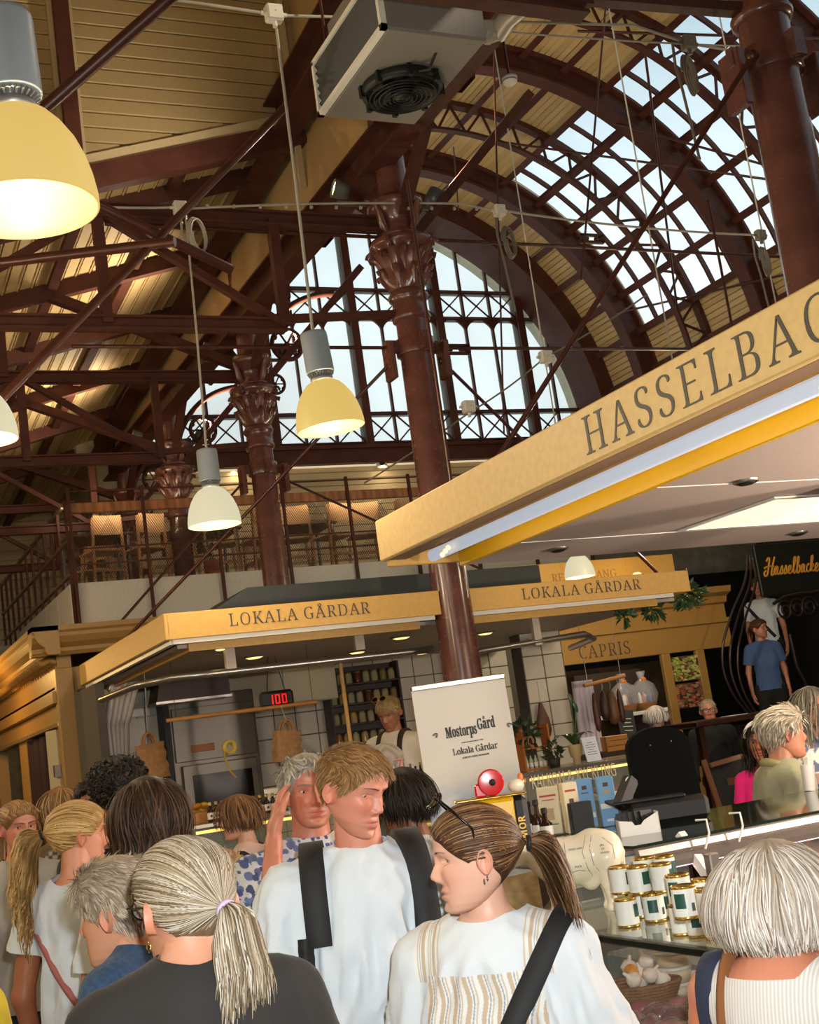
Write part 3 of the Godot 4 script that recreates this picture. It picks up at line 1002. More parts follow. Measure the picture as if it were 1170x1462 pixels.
	obj("box", MB.new().cb(Vector3(-0.09, -0.09, -0.03), Vector3(0.09, 0.09, 0.04), 0.01), m_box, ou)
	obj("outlet", MB.new().lathe([[0.0, 0.0], [0.05, 0.0], [0.05, 0.02], [0.0, 0.02]], 14, T(Vector3(0, 0, 0.03), 0, PI / 2)), mat("black plastic", rgb(22, 20, 18), 0.4), ou)
func make_unseen_uplights() -> void:  # unseen floodlights, placed to light the vault and the aisle roof
	var m_fl := mat("grey floodlight", rgb(120, 118, 110), 0.4, 0.3)
	var lens := glow("floodlight lens", Color(1.0, 0.88, 0.66), 4.0)
	var wh := ["nearest", "central", "gallery", "fourth", "last"]
	for i in 4:
		for s in [-1.0,1.0]:
			var p := Vector3(CX + s * 0.42,5.98,COLZ[i] - 0.1)
			var aim := (Vector3(0.8,1.0,0.15 if i > 0 else -0.3) if s > 0 else Vector3(-1.0,0.28,-0.1)).normalized()
			var t := thing("floodlight", "unseen small grey floodlight on an arm, placed to light the roof, at the %s column's capital, %s side" % [wh[i], "nave" if s > 0 else "aisle"], "floodlight", p, 0, "unseen roof floodlights")
			var bs := Basis(Quaternion(Vector3.UP,aim))
			obj("head", MB.new().lathe([[0.0, -0.1], [0.05, -0.1], [0.065, -0.05], [0.075, 0.02], [0.07, 0.022], [0.06, 0.0], [0.0, 0.0]], 16, Transform3D(bs, Vector3.ZERO)), m_fl, t)
			obj("lens", MB.new().lathe([[0.0, 0.004], [0.06, 0.004], [0.058, 0.01], [0.0, 0.012]], 16, Transform3D(bs, Vector3.ZERO)), lens, t)
			obj("arm", MB.new().bx(Vector3(-s * 0.32, -0.13, -0.015), Vector3(0, -0.1, 0.015)), m_fl, t)
			spot(p + aim * 0.05, aim, Color(1.0, 0.94, 0.84), 8.0 if s > 0 else 5.0, 75.0, 0.05, "unseen_floodlight_beam")
func make_gallery() -> void:
	var zf := -14.5
	var m_panel := mat("off white gallery panel", rgb(206, 202, 192), 0.6, 0.0, "fine", 0.8)
	var m_slate := mat("grey slab edge", rgb(112, 110, 98), 0.7, 0.0, "mottle", 0.8)
	var m_wood := mat("oiled pine handrail", rgb(196, 128, 74), 0.5, 0.0, "wood", 1.6)
	var g := struct("floor_gallery", "gallery floor on the end bays")
	obj("slab", MB.new().bx(Vector3(2.8, 3.62, -17.9), Vector3(12.4, 4.1, zf - 0.04)), m_slate, g)
	obj("side_slab", MB.new().bx(Vector3(-2, 3.3, -21.5), Vector3(2.7, 3.62, -15.6)), m_slate, g)
	var xs := [2.78,3.62,4.47,5.32,6.17,7.02,7.87,8.72,9.57]
	for k in xs.size() - 1:
		obj("edge_panel", MB.new().cb(Vector3(xs[k] + 0.008, 3.62, zf - 0.03), Vector3(xs[k + 1] - 0.008, 4.12, zf), 0.006), m_panel, g)
	for k in 5:
		obj("edge_panel", MB.new().cb(Vector3(2.72, 3.62, zf - k * 0.85 - 0.85), Vector3(2.76, 4.12, zf - k * 0.85 - 0.01), 0.006), m_panel, g)
	var r := thing("gallery_railing", "brown iron railing with pine handrail along the front of the gallery", "railing", Vector3(2.78, 3.6, zf + 0.03))
	for x in xs:
		obj("post", MB.new().bx(Vector3(x - 2.78 - 0.018, 0, -0.01), Vector3(x - 2.78 + 0.018, 1.6, 0.02)), m_steel, r)
	var l: float = xs[-1] - 2.78
	obj("handrail", MB.new().cb(Vector3(-0.04, 1.31, -0.06), Vector3(l, 1.43, -0.012), 0.01), m_wood, r, "pine handrail board")
	obj("added_rail_lamp", MB.new().bx(Vector3(0.1, 1.365, -0.085), Vector3(l, 1.39, -0.062)), glow("added rail strip", Color(1.0, 0.88, 0.68), 1.5), r, "added light strip behind the handrail")  # added strip, brightens the gallery chairs and the wall behind
	for q in 3:
		area(Vector3([3.3, 6.2, 8.4][q], 4.98, zf - 0.1), Vector3(0, 0.6, -1), Color(1.0, 0.9, 0.74), 0.6, Vector2(1.2, 0.04), "added_rail_lamp_light")
	for y in [0.72,0.9,1.56]:
		obj("rail", MB.new().bx(Vector3(0, y - 0.008, -0.008), Vector3(l, y + 0.008, 0.008)), m_steel, r)
	var wire := MB.new()
	for p in xs.size() - 1:
		var xa: float = xs[p] - 2.78 + 0.03
		var w := 0.79
		var n := 30
		for k in n:
			for s in [0,1]:
				var x0 := xa + w * k / n
				var dx := 0.8 * 0.55
				var a := Vector3(x0,0.54,0)
				var b := Vector3(x0 + dx,1.31,0)
				if s == 1:
					a.x = xa + w - w * k / n
					b.x = a.x - dx
				if b.x > xa + w:
					var t := (xa + w - a.x) / (b.x - a.x)
					b = a.lerp(b,t)
				if b.x < xa:
					var t := (xa - a.x) / (b.x - a.x)
					b = a.lerp(b,t)
				wire.beam(a,b,0.0042,0.0042)
	var wm := obj("wire_mesh", wire, mat("dark wire mesh", rgb(60, 40, 30), 0.5, 0.4), r)
	wm.set_meta("kind", "stuff")
	var s := thing("gallery_railing", "brown iron side railing running back from the gallery corner on the left", "railing", Vector3(2.74, 3.6, zf))
	for k in 12:
		obj("baluster", MB.new().bx(Vector3(-0.014, 0, -k * 0.5 - 0.02), Vector3(0.014, 1.46, -k * 0.5 + 0.02)), m_steel, s)
	for y in [0.62,1.0,1.42]:
		obj("rail", MB.new().bx(Vector3(-0.02, y - 0.015, -5.6), Vector3(0.02, y + 0.015, 0)), mat("iron rail with reflected light", rgb(150, 130, 110), 0.35, 0.6), s)  # pale rail colour stands in for light reflecting off the rails
	var m_ch := mat("pale beech veneer", rgb(214, 170, 122), 0.45, 0.0, "fine", 3.0)
	var m_ch2 := mat("beech leg", rgb(188, 140, 94), 0.5, 0.0, "fine", 3.0)
	var ch := thing("gallery_chair", "beech chair with curved back at the left end of the gallery", "chair", Vector3(3.22, 4.1, -15.05), 0.2, "beech chairs on the gallery")
	var seat := MB.new()
	seat.cb(Vector3(-0.2,0.43,-0.2),Vector3(0.2,0.455,0.2),0.01)
	obj("seat", seat, m_ch, ch)
	var rows := []
	for i in 5:
		var row := PackedVector3Array()
		for k in 9:
			var an := -0.75 + 1.5 * k / 8
			row.append(Vector3(sin(an) * 0.25,0.62 + i * 0.055,0.32 - cos(an) * 0.14 - 0.0 + i * 0.008))
		rows.append(row)
	var brows := []
	for row in rows:
		var b := PackedVector3Array()
		for p in row:
			b.append(p - Vector3(0,0,0.014))
		brows.append(b)
	obj("backrest", MB.new().sheet(rows).sheet(brows, true), m_ch, ch)
	for q in [[-1,-1],[1,-1],[-1,1],[1,1]]:
		var p0 := Vector3(q[0] * 0.2,0,q[1] * 0.2)
		obj("leg", MB.new().beam(p0, Vector3(q[0] * 0.17, 0.43 if q[1] < 0 else 0.82, q[1] * 0.17 + (0.0 if q[1] < 0 else 0.04)), 0.03, 0.03, Vector3.BACK), m_ch2, ch)
	obj("stretcher", MB.new().beam(Vector3(-0.18, 0.2, 0.19), Vector3(0.18, 0.2, 0.19), 0.02, 0.03), m_ch2, ch)
	var spots := [[3.72, -15.05, 0.3, "second from the left behind the mesh"], [4.65, -15.05, -0.2, "behind the small white lamp"], [5.14, -15.0, 0.2, "just right of the column before the gallery"], [5.62, -15.05, -0.2, "in the middle of the gallery railing"], [6.1, -15.0, 0.3, "right of the middle of the gallery"], [6.58, -15.05, -0.2, "next to the central column on the gallery"], [7.06, -15.0, 0.2, "partly hidden by the large yellow sign tip"], [3.4, -16.4, 2.6, "in the second row at the left"], [4.6, -16.5, 2.9, "in the second row by the column"], [5.7, -16.5, 3.3, "in the second row at the right"]]
	for q in spots:
		copy_of(ch, "beech chair with curved back " + q[3], Vector3(q[0], 4.1, q[1]), q[2])
	var m_ttop := mat("dark tabletop", rgb(120, 88, 60), 0.4, 0.0, "fine", 2.0)
	var m_tl := mat("steel table leg", rgb(120, 124, 124), 0.35, 0.7)
	var tb := thing("gallery_table", "dark topped table at the left end of the gallery", "table", Vector3(3.3, 4.1, -15.75), 0, "tables on the gallery")
	obj("tabletop", MB.new().cb(Vector3(-0.4, 0.72, -0.35), Vector3(0.4, 0.75, 0.35), 0.008), m_ttop, tb)
	for q in [[-1,-1],[1,-1],[-1,1],[1,1]]:
		obj("leg", MB.new().rod(Vector3(q[0] * 0.34, 0, q[1] * 0.29), Vector3(q[0] * 0.34, 0.72, q[1] * 0.29), 0.022, 8), m_tl, tb)
	copy_of(tb, "dark topped table in the middle of the gallery", Vector3(4.7, 4.1, -15.8))
	copy_of(tb, "dark topped table at the right of the gallery", Vector3(6.0, 4.1, -15.8))
	var m_gl := glass("clear drinking glass", Color(0.9, 0.95, 0.95), 0.25, 0.04)
	var gl := thing("wine_glass", "upturned wine glass behind the handrail, first from the left", "glass", Vector3(3.12, 4.85, -15.6), 0, "glasses on the gallery tables")
	obj("bowl", MB.new().lathe([[0.03, 0.0], [0.045, 0.05], [0.04, 0.1], [0.012, 0.14]], 12), m_gl, gl)
	obj("stem", MB.new().lathe([[0.005, 0.13], [0.005, 0.2], [0.035, 0.205], [0.0, 0.21]], 10), m_gl, gl)
	var gx := [4.25,4.36,4.47,4.58,4.69,4.8,5.95,6.08]
	for k in gx.size():
		copy_of(gl, "upturned wine glass behind the handrail, %s from the left" % ["second", "third", "fourth", "fifth", "sixth", "seventh", "eighth", "ninth"][k], Vector3(gx[k], 4.85, -15.65 - 0.06 * (k % 2)))
	var pl := thing("potted_plant", "bushy green plant hanging behind the gallery mesh", "plant", Vector3(4.45, 4.1, -14.72))
	obj("pot", MB.new().lathe([[0.0, 0.0], [0.09, 0.0], [0.12, 0.2], [0.11, 0.2], [0.1, 0.17], [0.0, 0.17]], 14), mat("terracotta", rgb(150, 84, 54), 0.8), pl)
	leaf_bush("foliage", pl, Vector3(0, 0.55, 0), Vector3(0.16, 0.4, 0.14), 160, 0.05, rgb(64, 96, 44), 5)
func leaf_bush(called: String,parent: Node3D,c: Vector3,r: Vector3,n: int,size: float,color: Color,seed_: int) -> MeshInstance3D:
	var rng := RandomNumberGenerator.new()
	rng.seed = seed_
	var mb := colored_mb()
	var lin := color.srgb_to_linear()
	for k in n:
		var d := Vector3(rng.randfn(),rng.randfn(),rng.randfn()).normalized()
		var p := c + d * r * pow(rng.randf(),0.45)
		var ax := (d + Vector3(rng.randfn(),rng.randfn() - 0.3,rng.randfn()) * 0.6).normalized()
		var sd := ax.cross(Vector3(rng.randfn(),rng.randfn(),rng.randfn())).normalized()
		var nn := sd.cross(ax)
		var l := size * rng.randf_range(0.7,1.3)
		var f := rng.randf_range(0.6,1.35)
		mb.col = Color(lin.r * f,lin.g * f,lin.b * f * 0.9)
		var a := p
		var b := p + ax * l * 0.5 + sd * l * 0.28 + nn * l * 0.06
		var e := p + ax * l - nn * l * 0.12
		var g := p + ax * l * 0.5 - sd * l * 0.28 + nn * l * 0.06
		mb.tri(a,b,e)
		mb.tri(a,e,g)
	var m := mat("leaf", Color.WHITE, 0.5)
	m.vertex_color_use_as_albedo = true
	m.backlight_enabled = true
	m.backlight = Color(0.25,0.3,0.1)
	m.cull_mode = BaseMaterial3D.CULL_DISABLED
	var o := obj(called,mb,m,parent)
	o.set_meta("kind", "stuff")
	return o
func pendant(label: String,pos: Vector3,dia: float,tilt: float,shade_col: Color,cord_to: Vector3,energy: float,warm: Color,shade_glow := 0.35) -> void:
	var k := dia / 0.34
	var t := thing("pendant_lamp", label, "lamp", pos, 0, "pendant lamps of the hall")
	var m_can := mat("grey lamp housing", rgb(146, 154, 158), 0.42)
	var m_sh := glow("opal shade %s" % shade_col.to_html(), shade_col, shade_glow, Color(0.12, 0.095, 0.045).linear_to_srgb())
	var tr := Transform3D(Basis.from_euler(Vector3(0,0,tilt)) * Basis.from_scale(Vector3.ONE * k),Vector3.ZERO)
	var outer := []
	var inner := []
	var prof := [[0.170,0.0],[0.1695,0.03],[0.164,0.07],[0.153,0.115],[0.135,0.16],[0.11,0.2],[0.085,0.228],[0.06,0.242],[0.05,0.245]]
	for q in prof:
		outer.append(q)
	for q in range(prof.size() - 1,-1,-1):
		inner.append([maxf(0.0,prof[q][0] - 0.006),prof[q][1] - 0.002])
	obj("shade", MB.new().lathe(outer + inner + [[0.170, 0.0]], 48, tr), m_sh, t, "opal bell shade")
	obj("neck", MB.new().lathe([[0.05, 0.244], [0.056, 0.25], [0.056, 0.262], [0.046, 0.268], [0.046, 0.284]], 32, tr), mat("aluminium heat sink", rgb(150, 150, 148), 0.4, 0.6), t)
	var fins := MB.new()
	for q in 26:
		var a := TAU * q / 26
		var d := Vector3(sin(a),0,cos(a))
		fins.beam(tr * (d * 0.058 + Vector3(0,0.272,0)),tr * (d * 0.046 + Vector3(0,0.29,0)),0.005 * k,0.016 * k)
	obj("fin_ring", fins, mats["aluminium heat sink"], t)
	obj("housing", MB.new().lathe([[0.045, 0.287], [0.0685, 0.287], [0.07, 0.292], [0.0675, 0.48], [0.064, 0.495], [0.05, 0.5], [0.0, 0.5]], 36, tr), m_can, t)
	obj("bulb", MB.new().lathe([[0.0, 0.085], [0.02, 0.088], [0.026, 0.1], [0.026, 0.16], [0.03, 0.2], [0.03, 0.24]], 16, tr), glow("lamp bulb", Color(1.0, 0.93, 0.8), 3.0), t)
	var top := tr * Vector3(0,0.5,0)
	obj("cord", MB.new().tube(vs([top, top.lerp(cord_to - pos, 0.5) + Vector3(0.004, 0, 0), cord_to - pos]), 0.008 * maxf(0.8, k), 6), m_cable, t)
	if energy > 0:
		omni(pos + tr * Vector3(0, 0.1, 0), warm, energy, 0.03, "pendant_light")
func roof_over(x: float,z: float) -> float:
	if x > 4.3:
		return NY + sqrt(maxf(0.0,(NR + 0.05) * (NR + 0.05) - (x - NX) * (x - NX)))
	return 9.3 if z > -9.6 else roof_y(x,z)
func make_lamps() -> void:
	var warm := Color(1.0,0.92,0.78)
	var amber := rgb(246,206,112)
	var pale := rgb(240,232,196)
	var cz := at(466,540,6.4).z
	var p := at(36,300,3.05)
	pendant("big glowing bell lamp cut by the left edge at the top", p, 0.345, 0.02, amber, Vector3(p.x, roof_over(p.x, p.z), p.z), 0.32, warm, 0.75)
	p = at(473,612,6.4)
	pendant("bell lamp glowing yellow in front of the central column's left", p, 0.34, 0.06, amber, on_z(393, 26, cz) + Vector3(0, -0.06, 0), 0.65, warm, 0.75)
	p = at(307,750,8.15)
	pendant("white bell lamp in front of the gallery railing", p, 0.335, 0.0, pale, on_z(265, 305, COLZ[1] + 0.17), 0.65, warm, 0.75)
	p = at(-26,628,6.0)
	pendant("bell lamp showing only its rim at the left edge, halfway up", p, 0.33, 0.0, pale, Vector3(p.x, roof_over(p.x, p.z), p.z), 0.65, warm, 0.75)
	p = at(829,824,13.5)
	pendant("small far bell lamp just under the large sign's canopy", p, 0.32, 0.0, pale, Vector3(p.x, roof_over(p.x, p.z), p.z), 0.65, warm, 0.75)
	p = at(1172,757,11.0)
	pendant("small bell lamp at the right edge below the canopy", p, 0.3, 0.0, pale, Vector3(p.x, roof_over(p.x, p.z), p.z), 0.65, warm, 0.75)
	for q in [[-2.4, 3.4, -3.0, "left of the photographer"], [0.6, 3.4, 3.0, "behind the photographer"], [-2.4, 3.4, -9.5, "over the far left of the aisle"], [-1.0, 3.5, -6.6, "left of the view over the aisle"], [-1.3, 3.5, -12.6, "over the far end of the aisle"], [7.6, 3.6, -9.6, "over the nave behind the signs"], [8.4, 3.6, -4.2, "over the nave on the right"]]:  # lamps out of view, placed to light the hall, gallery and shop fronts
		p = Vector3(q[0],q[1],q[2])
		pendant("bell lamp out of view, placed to light the hall, hanging %s" % q[3], p, 0.34, 0.0, amber, Vector3(p.x, roof_over(p.x, p.z), p.z), 2.7, warm, 0.75)
func make_heater() -> void:
	var m_h := mat("grey enamel heater", rgb(132, 125, 115), 0.5, 0.0, "fine", 1.5)
	var m_rim := mat("white slat rim", rgb(236, 232, 214), 0.4)
	var m_blk := mat("black grille", rgb(16, 17, 14), 0.5)
	var y0 := at(520,110,6.3).y
	var a := on_y(462,168,y0)
	var d := on_y(592,181,y0)
	var b := on_y(543,39,y0)
	var w := absf(d.x - a.x)
	var l := absf(b.z - a.z)
	var o := thing("unit_heater", "grey square air heater with a black round fan, hung under the roof", "heater", Vector3(a.x, y0, a.z))
	obj("casing", MB.new().cb(Vector3(0, 0, 0), Vector3(w, 0.34, l), 0.012), m_h, o)
	obj("upper_casing", MB.new().cb(Vector3(0.06, 0.34, 0.06), Vector3(w + 0.05, 0.5, l + 0.3), 0.012), m_h, o)
	var fr := MB.new()
	fr.bx(Vector3(-0.03,0.0,0),Vector3(0,0.025,l)).bx(Vector3(-0.03,0.28,0),Vector3(0,0.305,l)).bx(Vector3(-0.03,0,0),Vector3(0,0.3,0.025)).bx(Vector3(-0.03,0,l - 0.025),Vector3(0,0.3,l))
	obj("outlet_frame", fr, m_rim, o)
	obj("outlet_core", MB.new().bx(Vector3(-0.008, 0.02, 0.02), Vector3(-0.002, 0.29, l - 0.02)), m_blk, o)
	for k in 6:
		obj("louvre", MB.new().box(T(Vector3(-0.014, 0.05 + k * 0.042, l / 2), 0, 0, 0.6), Vector3(0.004, 0.03, l - 0.05)), mat("dark louvre", rgb(44, 44, 38), 0.5), o)
	var fc := on_y(573,122,y0) - o.position
	var r := 0.19
	obj("fan_ring", MB.new().lathe([[r + 0.01, 0.0], [r + 0.015, -0.03], [r, -0.055], [r - 0.015, -0.03], [r - 0.015, 0.0]], 40, T(Vector3(fc.x, 0, fc.z))), m_blk, o)
	obj("fan_guard_plate", MB.new().lathe([[0.0, -0.012], [r, -0.012], [r, -0.006], [0.0, -0.006]], 32, T(Vector3(fc.x, 0, fc.z))), m_blk, o)
	for k in 7:
		var ring := PackedVector3Array()
		for q in 32:
			var an := TAU * q / 32
			ring.append(Vector3(fc.x + cos(an) * r * (k + 1) / 8.0,-0.06 - 0.014 * (1.0 - pow((k + 1) / 8.0,2)),fc.z + sin(an) * r * (k + 1) / 8.0))
		obj("guard_wire", MB.new().tube(ring, 0.0035, 4, false, true), m_blk, o)
	for k in 5:
		var an := TAU * k / 5
		var bl := MB.new().box(Transform3D(Basis.from_euler(Vector3(0.35,an,0)),Vector3(fc.x + sin(an) * r * 0.5,-0.03,fc.z + cos(an) * r * 0.5)),Vector3(0.07,0.004,r * 0.8))
		obj("fan_blade", bl, m_blk, o)
	obj("fan_hub", MB.new().lathe([[0.0, -0.075], [0.05, -0.07], [0.055, -0.03], [0.0, -0.03]], 16, T(Vector3(fc.x, 0, fc.z))), m_blk, o)
	for k in 8:
		var an := TAU * (k + 0.3) / 8
		obj("clip", MB.new().bx(Vector3(fc.x + cos(an) * (r + 0.012) - 0.012, -0.06, fc.z + sin(an) * (r + 0.012) - 0.012), Vector3(fc.x + cos(an) * (r + 0.012) + 0.012, 0.0, fc.z + sin(an) * (r + 0.012) + 0.012)), m_blk, o)
	obj("flex", MB.new().tube(vs([Vector3(fc.x, -0.03, fc.z + r), Vector3(fc.x + 0.03, -0.05, fc.z + r + 0.06), Vector3(fc.x + 0.05, 0.02, fc.z + r + 0.14), Vector3(fc.x + 0.05, 0.3, l + 0.02)]), 0.008, 6), m_blk, o)
	for q in [[0.05,0.05],[w - 0.05,0.05],[0.05,l - 0.05],[w - 0.05,l - 0.05]]:
		obj("hanger", MB.new().rod(Vector3(q[0], 0.34, q[1]), Vector3(q[0], 1.6, q[1]), 0.008, 6), m_pipe, o)
	var pp := on_y(700,48,y0 + 0.2)
	var pe := at(790,-30,6.1)
	var pi := thing("flue_pipe", "pale elbow pipe leaving the heater at the top", "pipe", pp)
	obj("bend", MB.new().tube(vs([Vector3(-0.06, 0, 0.02), Vector3(0, -0.0, 0), Vector3(0.05, 0.01, 0), (pe - pp) * 0.3, pe - pp]), 0.05, 14), mat("pale pipe", rgb(186, 176, 158), 0.4, 0.2), pi)
	obj("sleeve", MB.new().tube(vs([Vector3(-0.03, 0, 0.01), Vector3(0.0, 0, 0.0)]), 0.056, 14), mats["pale pipe"], pi)
	var sp := at(728,114,9.0)
	var sm := thing("smoke_alarm", "white round smoke alarm under the vault right of the heater", "smoke alarm", sp)
	obj("body", MB.new().lathe([[0.0, -0.04], [0.035, -0.038], [0.05, -0.02], [0.055, 0.0], [0.055, 0.02], [0.0, 0.02]], 20), mat("white alarm plastic", rgb(226, 218, 200), 0.4), sm)
	obj("vent_ring", MB.new().lathe([[0.051, -0.015], [0.0535, -0.012], [0.055, -0.004], [0.053, -0.002]], 20), m_h, sm)
	obj("arm", MB.new().rod(Vector3(0, 0.02, 0), Vector3(0, 0.3, 0), 0.01, 6), m_pipe, sm)
var m_gold: StandardMaterial3D
var m_ink: StandardMaterial3D
var m_soffit: StandardMaterial3D
var m_chrome: StandardMaterial3D
var m_black: StandardMaterial3D
var m_white: StandardMaterial3D
var m_gold2: StandardMaterial3D
func stall_materials() -> void:
	m_gold = mat("ochre yellow sign paint", rgb(228, 178, 92), 0.5, 0.0, "fine", 0.7)
	m_gold2 = mat("olive gold woodwork paint", rgb(176, 134, 70), 0.42, 0.0, "fine", 0.9)
	m_ink = mat("slate grey lettering", rgb(74, 70, 62), 0.5)
	m_soffit = mat("pale soffit panel", rgb(196, 180, 160), 0.6, 0.0, "fine", 1.0)
	m_chrome = mat("brushed steel", rgb(176, 172, 164), 0.3, 0.9, "fine", 4.0)
	m_black = mat("matte black plastic", rgb(13, 12, 11), 0.55)
	m_white = mat("white enamel", rgb(232, 228, 216), 0.45)
func downlight(pos: Vector3,r: float,e: float,o: Node3D,on := true) -> void:
	var p := pos - o.position
	obj("downlight_rim", MB.new().lathe([[r * 0.8, -0.001], [r, -0.012], [r * 1.15, -0.008], [r * 1.2, 0.002]], 20, T(p)), m_chrome, o)
	obj("downlight_lens", MB.new().lathe([[0.0, -0.022], [r * 0.6, -0.018], [r * 0.92, -0.008], [r * 0.8, 0.002], [0.0, 0.002]], 20, T(p)), glow("downlight lens", Color(1.0, 0.86, 0.5), 1.6) if on else m_black, o)
	if e > 0.0:
		spot(pos + Vector3(0, -0.03, 0), Vector3.DOWN, Color(1.0, 0.84, 0.6), e, 62.0, 0.05, "stall_downlight")
func make_local_stall() -> void:
	var zf := -8.13
	var yb := 2.715
	var yt := 2.885
	var c := thing("stall_canopy", "ochre stall canopy with grey lettering, left of the central column", "canopy", Vector3(2.11, yb, zf))
	var o := c.position
	obj("front_fascia", MB.new().cb(Vector3(0, 0, -0.03), Vector3(1.95, 0.17, 0.0), 0.004), m_gold, c)
	obj("side_fascia", MB.new().cb(Vector3(-0.02, 0.0, -2.95), Vector3(0.01, 0.17, -0.0), 0.004), m_gold, c)
	obj("edge_strip", MB.new().bx(Vector3(0.03, -0.03, -0.05), Vector3(1.9, 0.0, -0.012)).bx(Vector3(0.01, -0.03, -2.9), Vector3(0.05, 0.0, -0.03)), mat("white light strip", rgb(216, 210, 196), 0.4), c, "pale strip under the fascia")
	obj("inner_fascia", MB.new().bx(Vector3(0.2, -0.07, -0.2), Vector3(1.85, -0.0, -0.17)).bx(Vector3(0.17, -0.07, -2.9), Vector3(0.2, 0.0, -0.17)), m_gold, c)
	obj("soffit", MB.new().bx(Vector3(0.1, -0.045, -3.2), Vector3(2.14, -0.02, -0.19)), m_soffit, c)
	obj("top_deck", MB.new().bx(Vector3(0.05, 0.06, -3.2), Vector3(2.14, 0.1, -0.04)), mat("grey deck", rgb(96, 96, 90), 0.8), c)
	write_on("lettering", "LOKALA GÅRDAR", on_z(430, 876, zf + 0.004), Vector3.RIGHT, Vector3.UP, 0.082, m_ink, c, on_z(530, 872, zf).x - on_z(328, 880, zf).x, true, 400, 3.0, -0.3)
	for q in [[363,937],[573,909],[510,930],[455,946],[603,931],[314,925]]:
		var p := on_y(q[0],q[1],yb - 0.047)
		downlight(p,0.075 if q[0] != 314 else 0.04,0.0 if q[0] in [455,603,314] else 0.2,c)
	var c2 := thing("stall_canopy", "ochre stall canopy with grey lettering, right of the central column", "canopy", Vector3(4.26, yb, zf))
	obj("front_fascia", MB.new().cb(Vector3(0, 0, -0.03), Vector3(1.96, 0.165, 0.0), 0.004), m_gold, c2)
	obj("soffit", MB.new().bx(Vector3(0.0, -0.045, -3.2), Vector3(1.93, -0.02, -0.19)), m_soffit, c2)
	obj("top_deck", MB.new().bx(Vector3(0.0, 0.06, -3.2), Vector3(1.93, 0.1, -0.04)), mats["grey deck"], c2)
	obj("side_fascia", MB.new().cb(Vector3(1.94, 0, -2.5), Vector3(1.97, 0.165, -0.03), 0.004), m_gold, c2)
	obj("edge_strip", MB.new().bx(Vector3(0.03, -0.03, -0.05), Vector3(1.8, 0.0, -0.012)), mats["white light strip"], c2)
	obj("inner_fascia", MB.new().bx(Vector3(0.1, -0.07, -0.2), Vector3(1.75, -0.0, -0.17)), m_gold, c2)
	write_on("lettering", "LOKALA GÅRDAR", on_z(832, 841, zf + 0.004), Vector3.RIGHT, Vector3.UP, 0.08, m_ink, c2, on_z(916, 836, zf).x - on_z(747, 850, zf).x, true, 400, 3.0, -0.3)
	for q in [[693,903],[655,925]]:
		downlight(on_y(q[0],q[1],yb - 0.047),0.07,0.25 if q[0] == 693 else 0.0,c2)
	var hz := -8.75
	var a := on_z(353,840,hz)
	var v := thing("duct_housing", "long dark grey housing lying on the stall canopies", "housing", Vector3(a.x, 2.83, hz))
	obj("casing", MB.new().prism(PackedVector2Array([Vector2(-0.5, 0), Vector2(on_z(772, 822, hz).x - a.x, 0), Vector2(on_z(772, 822, hz).x - a.x, 0.27), Vector2(0.0, 0.27)]), T(Vector3.ZERO), -0.9, 0.0), mat("dark slate sheet", rgb(62, 66, 64), 0.55, 0.1, "fine", 1.0), v)
	var bw := struct("wall_stall_back", "white glazed tiles at the back of the farm stall")
	obj("backing", MB.new().bx(Vector3(2.1, 0, -11.35), Vector3(6.3, 2.7, -11.2)), mat("tile grout", rgb(92, 84, 72), 0.9), bw)
	var m_t := mat("white glazed tile", rgb(206, 196, 176), 0.2)
	var m_t2 := mat("white glazed tile, second lot", rgb(196, 186, 166), 0.22)
	var tm := MB.new().cb(Vector3(-0.098,-0.098,0),Vector3(0.098,0.098,0.01),0.005).mesh()
	for i in 20:
		for k in 9:
			var t := obj("tile", tm, m_t if (i * 7 + k * 3) % 4 else m_t2, bw)
			t.position = Vector3(2.25 + i * 0.204,0.95 + k * 0.204,-11.2)
	var sw := struct("wall_stall_side", "tiled pier at the right of the farm stall")
	var px0 := on_z(757,1000,-9.9).x
	obj("backing", MB.new().bx(Vector3(px0, 0, -10.1), Vector3(px0 + 0.42, 2.68, -9.93)), mats["tile grout"], sw)
	for i in 2:
		for k in 13:
			var t := obj("tile", tm, m_t if (i + k) % 3 else m_t2, sw)
			t.position = Vector3(px0 + 0.105 + i * 0.204,0.12 + k * 0.204,-9.93)
	obj("stall_platform", MB.new().bx(Vector3(2.15, 0, -11.2), Vector3(5.5, 0.32, -9.4)), mat("dark platform", rgb(70, 58, 48), 0.7), bw)
	var lw := struct("wall_stall_left", "white tiled side wall at the left of the farm stall")
	obj("backing", MB.new().bx(Vector3(2.05, 0, -11.2), Vector3(2.12, 2.66, -10.3)), mats["tile grout"], lw)
	var lz := -11.12
	for i in 2:
		for k in 7:
			var t := obj("tile", MB.new().cb(Vector3(-0.12, -0.145, 0), Vector3(0.12, 0.145, 0.01), 0.005), m_t, lw)
			t.position = Vector3(on_z(205,1000,lz).x - 0.12 + i * 0.25,0.75 + k * 0.3,lz - 0.03)
	var cu := thing("rolled_curtain", "pale folded plastic curtain tied at the left of the stall", "curtain", on_z(172, 1090, -10.7))
	var top := on_z(182,957,-10.7) - cu.position
	for k in 5:
		var dx := (k - 2) * 0.035
		obj("fold", MB.new().tube(vs([Vector3(dx * 0.6 - 0.02, -0.25, 0), Vector3(dx, 0.3, 0.01 * (k % 2)), top + Vector3(dx * 1.5, 0, 0.02 * (k % 2))]), [0.03, 0.034, 0.03], 8), mat("milky curtain plastic", rgb(196, 182, 164), 0.35), cu)
	make_stall_inside(zf)
